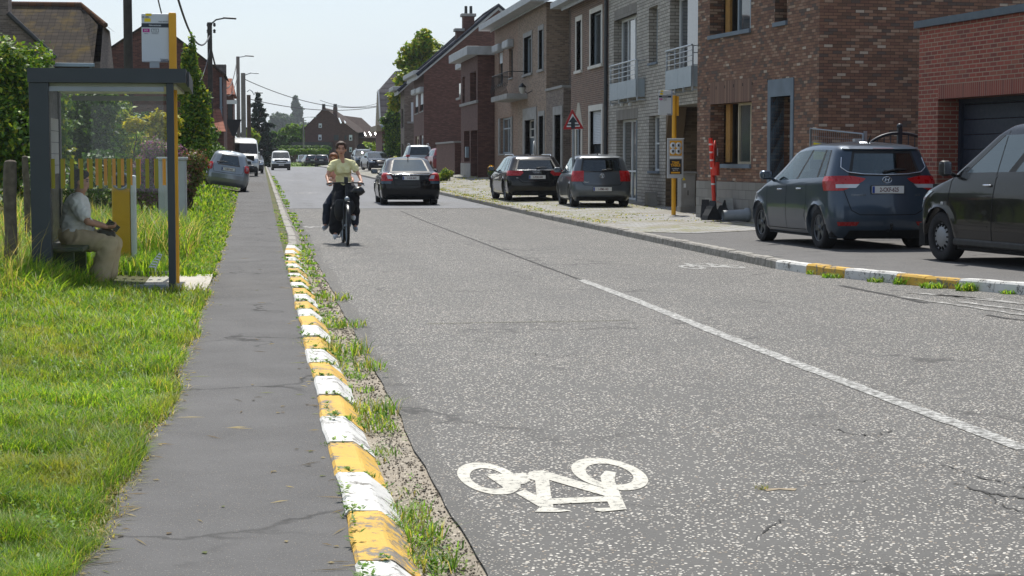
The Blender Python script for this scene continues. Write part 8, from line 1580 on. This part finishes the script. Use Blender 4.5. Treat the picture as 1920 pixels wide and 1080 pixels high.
b = at(362, 56); plant('tree', 'tall narrow leafy tree right of the bus stop sign', 'tree', b, [((random.uniform(-.10, .10), random.uniform(-.2, .2), z), (r, r, .5)) for z, r in ((.9, .42), (1.4, .5), (1.9, .54), (2.4, .52), (2.9, .46), (3.3, .42), (3.7, .30), (4.1, .20), (4.5, .12))] + [((.2, 0, 2.1), (.26, .3, .4)), ((-.3, 0, 1.7), (.36, .4, .6)), ((.16, .1, 3.1), (.26, .3, .4)), ((-.2, 0, 4.2), (.12, .12, .4))], 15000, .065, MG + YG + YG + MG, trunk=(4.0, .06))
b = at(388, 79); S = thing('hedge', 'clipped dark green hedge sloping down behind the silver hatchback', 'hedge', b); v, f, c = leafcloud([((x, y, .95 - .3 * max(0, x)), (.40, .7, 1.0 - .3 * max(0, x))) for x in (-.75, -.35, .0, .35, .6) for y in (0, 1.5, 3)], 16000, .05, DK + MG, shell=.8, jit=.1); link_mesh('foliage', np_mesh('foliage', v, f, M_leaf, c), S); mb = MB(); [mb.tube([(x, y, -.1), (x, y, .8)], .03, 6) for x in (-.6, .3) for y in (0, 1.5, 3)]; mb.build('stems', M_bark, S)
b = at(320, 66); plant('shrub', 'dark bush against the brick gable left of the hedge', 'shrub', b, rblobs(3.0, 1.2, .5, 2.2, 10, .7, 9), 9000, .09, DK + MG)
b = at(60, 33); plant('shrub', 'low shrub with pale flowers beyond the weathered post', 'shrub', b, rblobs(3.2, 1.0, .3, .9, 12, .35, 10), 6000, .05, DK + ['b8b8a8', '6a8a34'])
# behind the right-hand roofs
q = P(800, 300, 150); b = Vector((q.x, q.y, .4)); plant('tree', 'leafy tree with yellowing crown rising behind the red gable house', 'tree', b, [((x, random.uniform(-1, 1), z), (r, r, r * .9)) for x, z, r in ((-2.2, 6.2, .9), (-1.6, 7.4, 1.1), (-.9, 8.6, 1.1), (-1.2, 9.8, .9), (-.4, 10.4, .9), (.6, 9.8, 1.1), (.9, 8.8, 1.2), (1.6, 9.2, .9), (0, 7.6, 1.3), (-2.0, 8.9, .55), (-.3, 11.2, .55), (-2.6, 5.4, .5), (2.2, 8.2, 1.0))], 9000, .20, YG + ['a8a23a', '8f9a30'], trunk=(8, .2))
q = P(738, 300, 158); b = Vector((q.x, q.y, .45)); plant('climber', 'tall green climbing shrub between the tiled house and the white eaved house', 'shrub', b, [((0, 0, z), (r, r, .7)) for z, r in ((.6, .75), (1.4, .85), (2.2, .8), (3.0, .8), (3.8, .9), (4.5, .7), (5.1, .45))] + [((-.7, 0, 4.3), (.5, .4, .35))], 8000, .13, DK + YG[:3])
q = P(697, 300, 190); b = Vector((q.x, q.y, .45)); plant('shrub', 'bright lime green shrub at the bend beside the tiled house', 'shrub', b, rblobs(2.0, 1.6, .6, 2.2, 9, .75, 12), 5000, .15, YG + ['8fae2c'])
q = P(733, 318, 150); b = Vector((q.x, q.y, .4)); plant('flowering_shrub', 'small pale flowering bush at the foot of the climbing shrub', 'flowers', b, rblobs(1.0, .8, .3, .9, 6, .4, 13), 1800, .10, ['c8b060', 'd0c8a0', '6a8a34'], crown='flower_heads')
q = P(842, 334, 88); b = Vector((q.x, q.y, zright(q.x, q.y))); plant('shrub', 'low yellow green weeds at the foot of the garden wall', 'weeds', b, rblobs(1.2, .6, .1, .4, 6, .22, 14), 1500, .06, YG)
# far trees
def far(px, Z): q = P(px, 300, Z); return Vector((q.x, q.y, .4))
def conifer(label, px, Z, yt, wpx):
    b = far(px, Z); h = P(px, yt, Z).z - .4; w = wpx / 2 / FPX * Z; bl = []
    n = 15
    for i in range(n):
        t = i / (n - 1); z = h * (.10 + .88 * t); rad = 2.5 * w * (1 - t) ** .9 * (1 - .18 * (i % 2)) + .06
        m = max(3, int(9 * (1 - t)))
        for j in range(m): g = 2 * math.pi * j / m + i * 1.3 + random.uniform(-.3, .3); rr = rad * random.uniform(.75, 1.1); bl.append(((rr * .62 * math.cos(g), rr * .62 * math.sin(g), z - rad * .12), (rr * .42 * abs(math.cos(g)) + .16, rr * .42 * abs(math.sin(g)) + .16, h * .028)))
    return plant('conifer', label, 'tree', b, bl, 15000, .24, ['1c3024', '22382a', '182a20', '2a4032'], trunk=(h * .9, .25), shell=.2, up=.1)
conifer('tall dark spruce standing behind the white van', 485, 215, 176, 44)
def round_tree(label, px, Z, yt, yb_, wpx, pal, n=8000, sz=.3, seed=1, name='tree', tr=True):
    b = far(px, Z); zt, zb_ = P(px, yt, Z).z - .4, P(px, yb_, Z).z - .4; w = wpx / FPX * Z; return plant(name, label, 'tree' if tr else 'shrub', b, rblobs(w * .7, w * .5, zb_ + (zt - zb_) * .2, zt - (zt - zb_) * .2, 12, (zt - zb_) * .26, seed), n, sz, pal, trunk=(zb_ + (zt - zb_) * .5, .25) if tr else None)
GB = ['2e4a2c', '375433', '29432b', '405c36']
round_tree('hazy round tree far away between spruce and poplar', 524, 1050, 212, 268, 38, GB, 6000, 1.1, 21); round_tree('hazy broad tree far away left of the poplar', 541, 1100, 226, 268, 30, GB, 4000, 1.1, 22)
b = far(556.5, 1150); h = P(556, 185, 1150).z; plant('poplar', 'tall hazy columnar poplar on the horizon', 'tree', b, [((random.uniform(-1, 1), random.uniform(-1, 1), h * t), (w * 2.6, w * 2.6, h * .09)) for t, w in ((.2, 1.3), (.3, 1.45), (.4, 1.5), (.5, 1.5), (.6, 1.5), (.7, 1.4), (.8, 1.25), (.88, 1.0), (.95, .6))], 8000, 1.0, GB, trunk=(h * .9, .5), jit=.12)
round_tree('hazy tree peeping over the far farmhouse gable', 575, 1080, 228, 270, 16, GB, 2500, 1.0, 23)
round_tree('rounded bright green tree left of the farmhouse', 548, 285, 234, 285, 48, MG + YG[:3], 8000, .3, 24); round_tree('mid green bushy tree in front of the hazy trees', 516, 285, 246, 285, 26, MG, 5000, .3, 25); round_tree('pale green small tree beside the spruce foot', 473, 190, 242, 276, 14, YG, 2500, .2, 26); round_tree('dark bushy mass under the bright green tree', 535, 276, 252, 285, 60, DK, 6000, .3, 27, 'shrub', False)
def far_hedge(label, x0, x1, yt, yb_, Z, pal, n):
    a, b = P(x0, 300, Z), P(x1, 300, Z); zt, zb_ = P(x0, yt, Z).z, P(x0, yb_, Z).z; S = thing('hedge', label, 'hedge', (a.x, a.y, .45)); bl = []; m = max(4, int((b - a).length / 1.2))
    for i in range(m + 1): q = a.lerp(b, i / m) - Vector((a.x, a.y, 0)); bl.append(((q.x, q.y, max(.3, (zt + zb_) / 2 - .45)), (.95, .7, (zt - zb_) / 2)))
    v, f, c = leafcloud(bl, n, .15, pal, shell=.75, jit=.1); link_mesh('foliage', np_mesh('foliage', v, f, M_leaf, c), S); mb = MB()
    for q, _ in bl[::2]: mb.tube([(q[0], q[1], -.3), (q[0], q[1], q[2])], .06, 6)
    mb.build('stems', M_bark, S)
far_hedge('long clipped hedge on the far side of the field, upper of two', 492, 609, 273, 283, 262, MG + DK, 9000); far_hedge('lower clipped hedge closer to us in front of the far field', 528, 602, 279, 290, 250, MG + YG[:2], 7000); far_hedge('dark hedge mass right of the large white van', 484, 512, 274, 302, 236, DK + MG, 5000)
a, b = P(480, 300, 292), P(566, 300, 292); o = MB().b2((a.x - 4, a.y, .3), (b.x, a.y + .3, P(520, 266, 292).z)).build('garden_wall', B_far); tag(o, 'long low dark brick wall behind the far hedges', 'wall')
# leafy crop in the field at the bend
x = rng.uniform(-6, 28, 16000); y = rng.uniform(231, 250, 16000); v, f, c = leafcloud([((float(i), 240.0, .75), (.9, 9.0, .22)) for i in range(-5, 27)], 14000, .13, MG + YG[:3], shell=.1, up=1.0); tag(link_mesh('field_crop', np_mesh('field_crop', v, f, M_leaf, c)), kind='stuff')
# ================================================================ air
hm = NT('haze_air'); pv = hm.n('VolumePrincipled'); hm.put(pv, 'Color', (.86, .91, .97, 1)); hm.put(pv, 'Density', .00016); hm.t.links.new(pv.outputs[0], hm.out.inputs['Volume'])
o = MB().b2((-900, -60, -1.2), (1000, 1400, 75)).build('haze', hm.m); tag(o, kind='stuff')
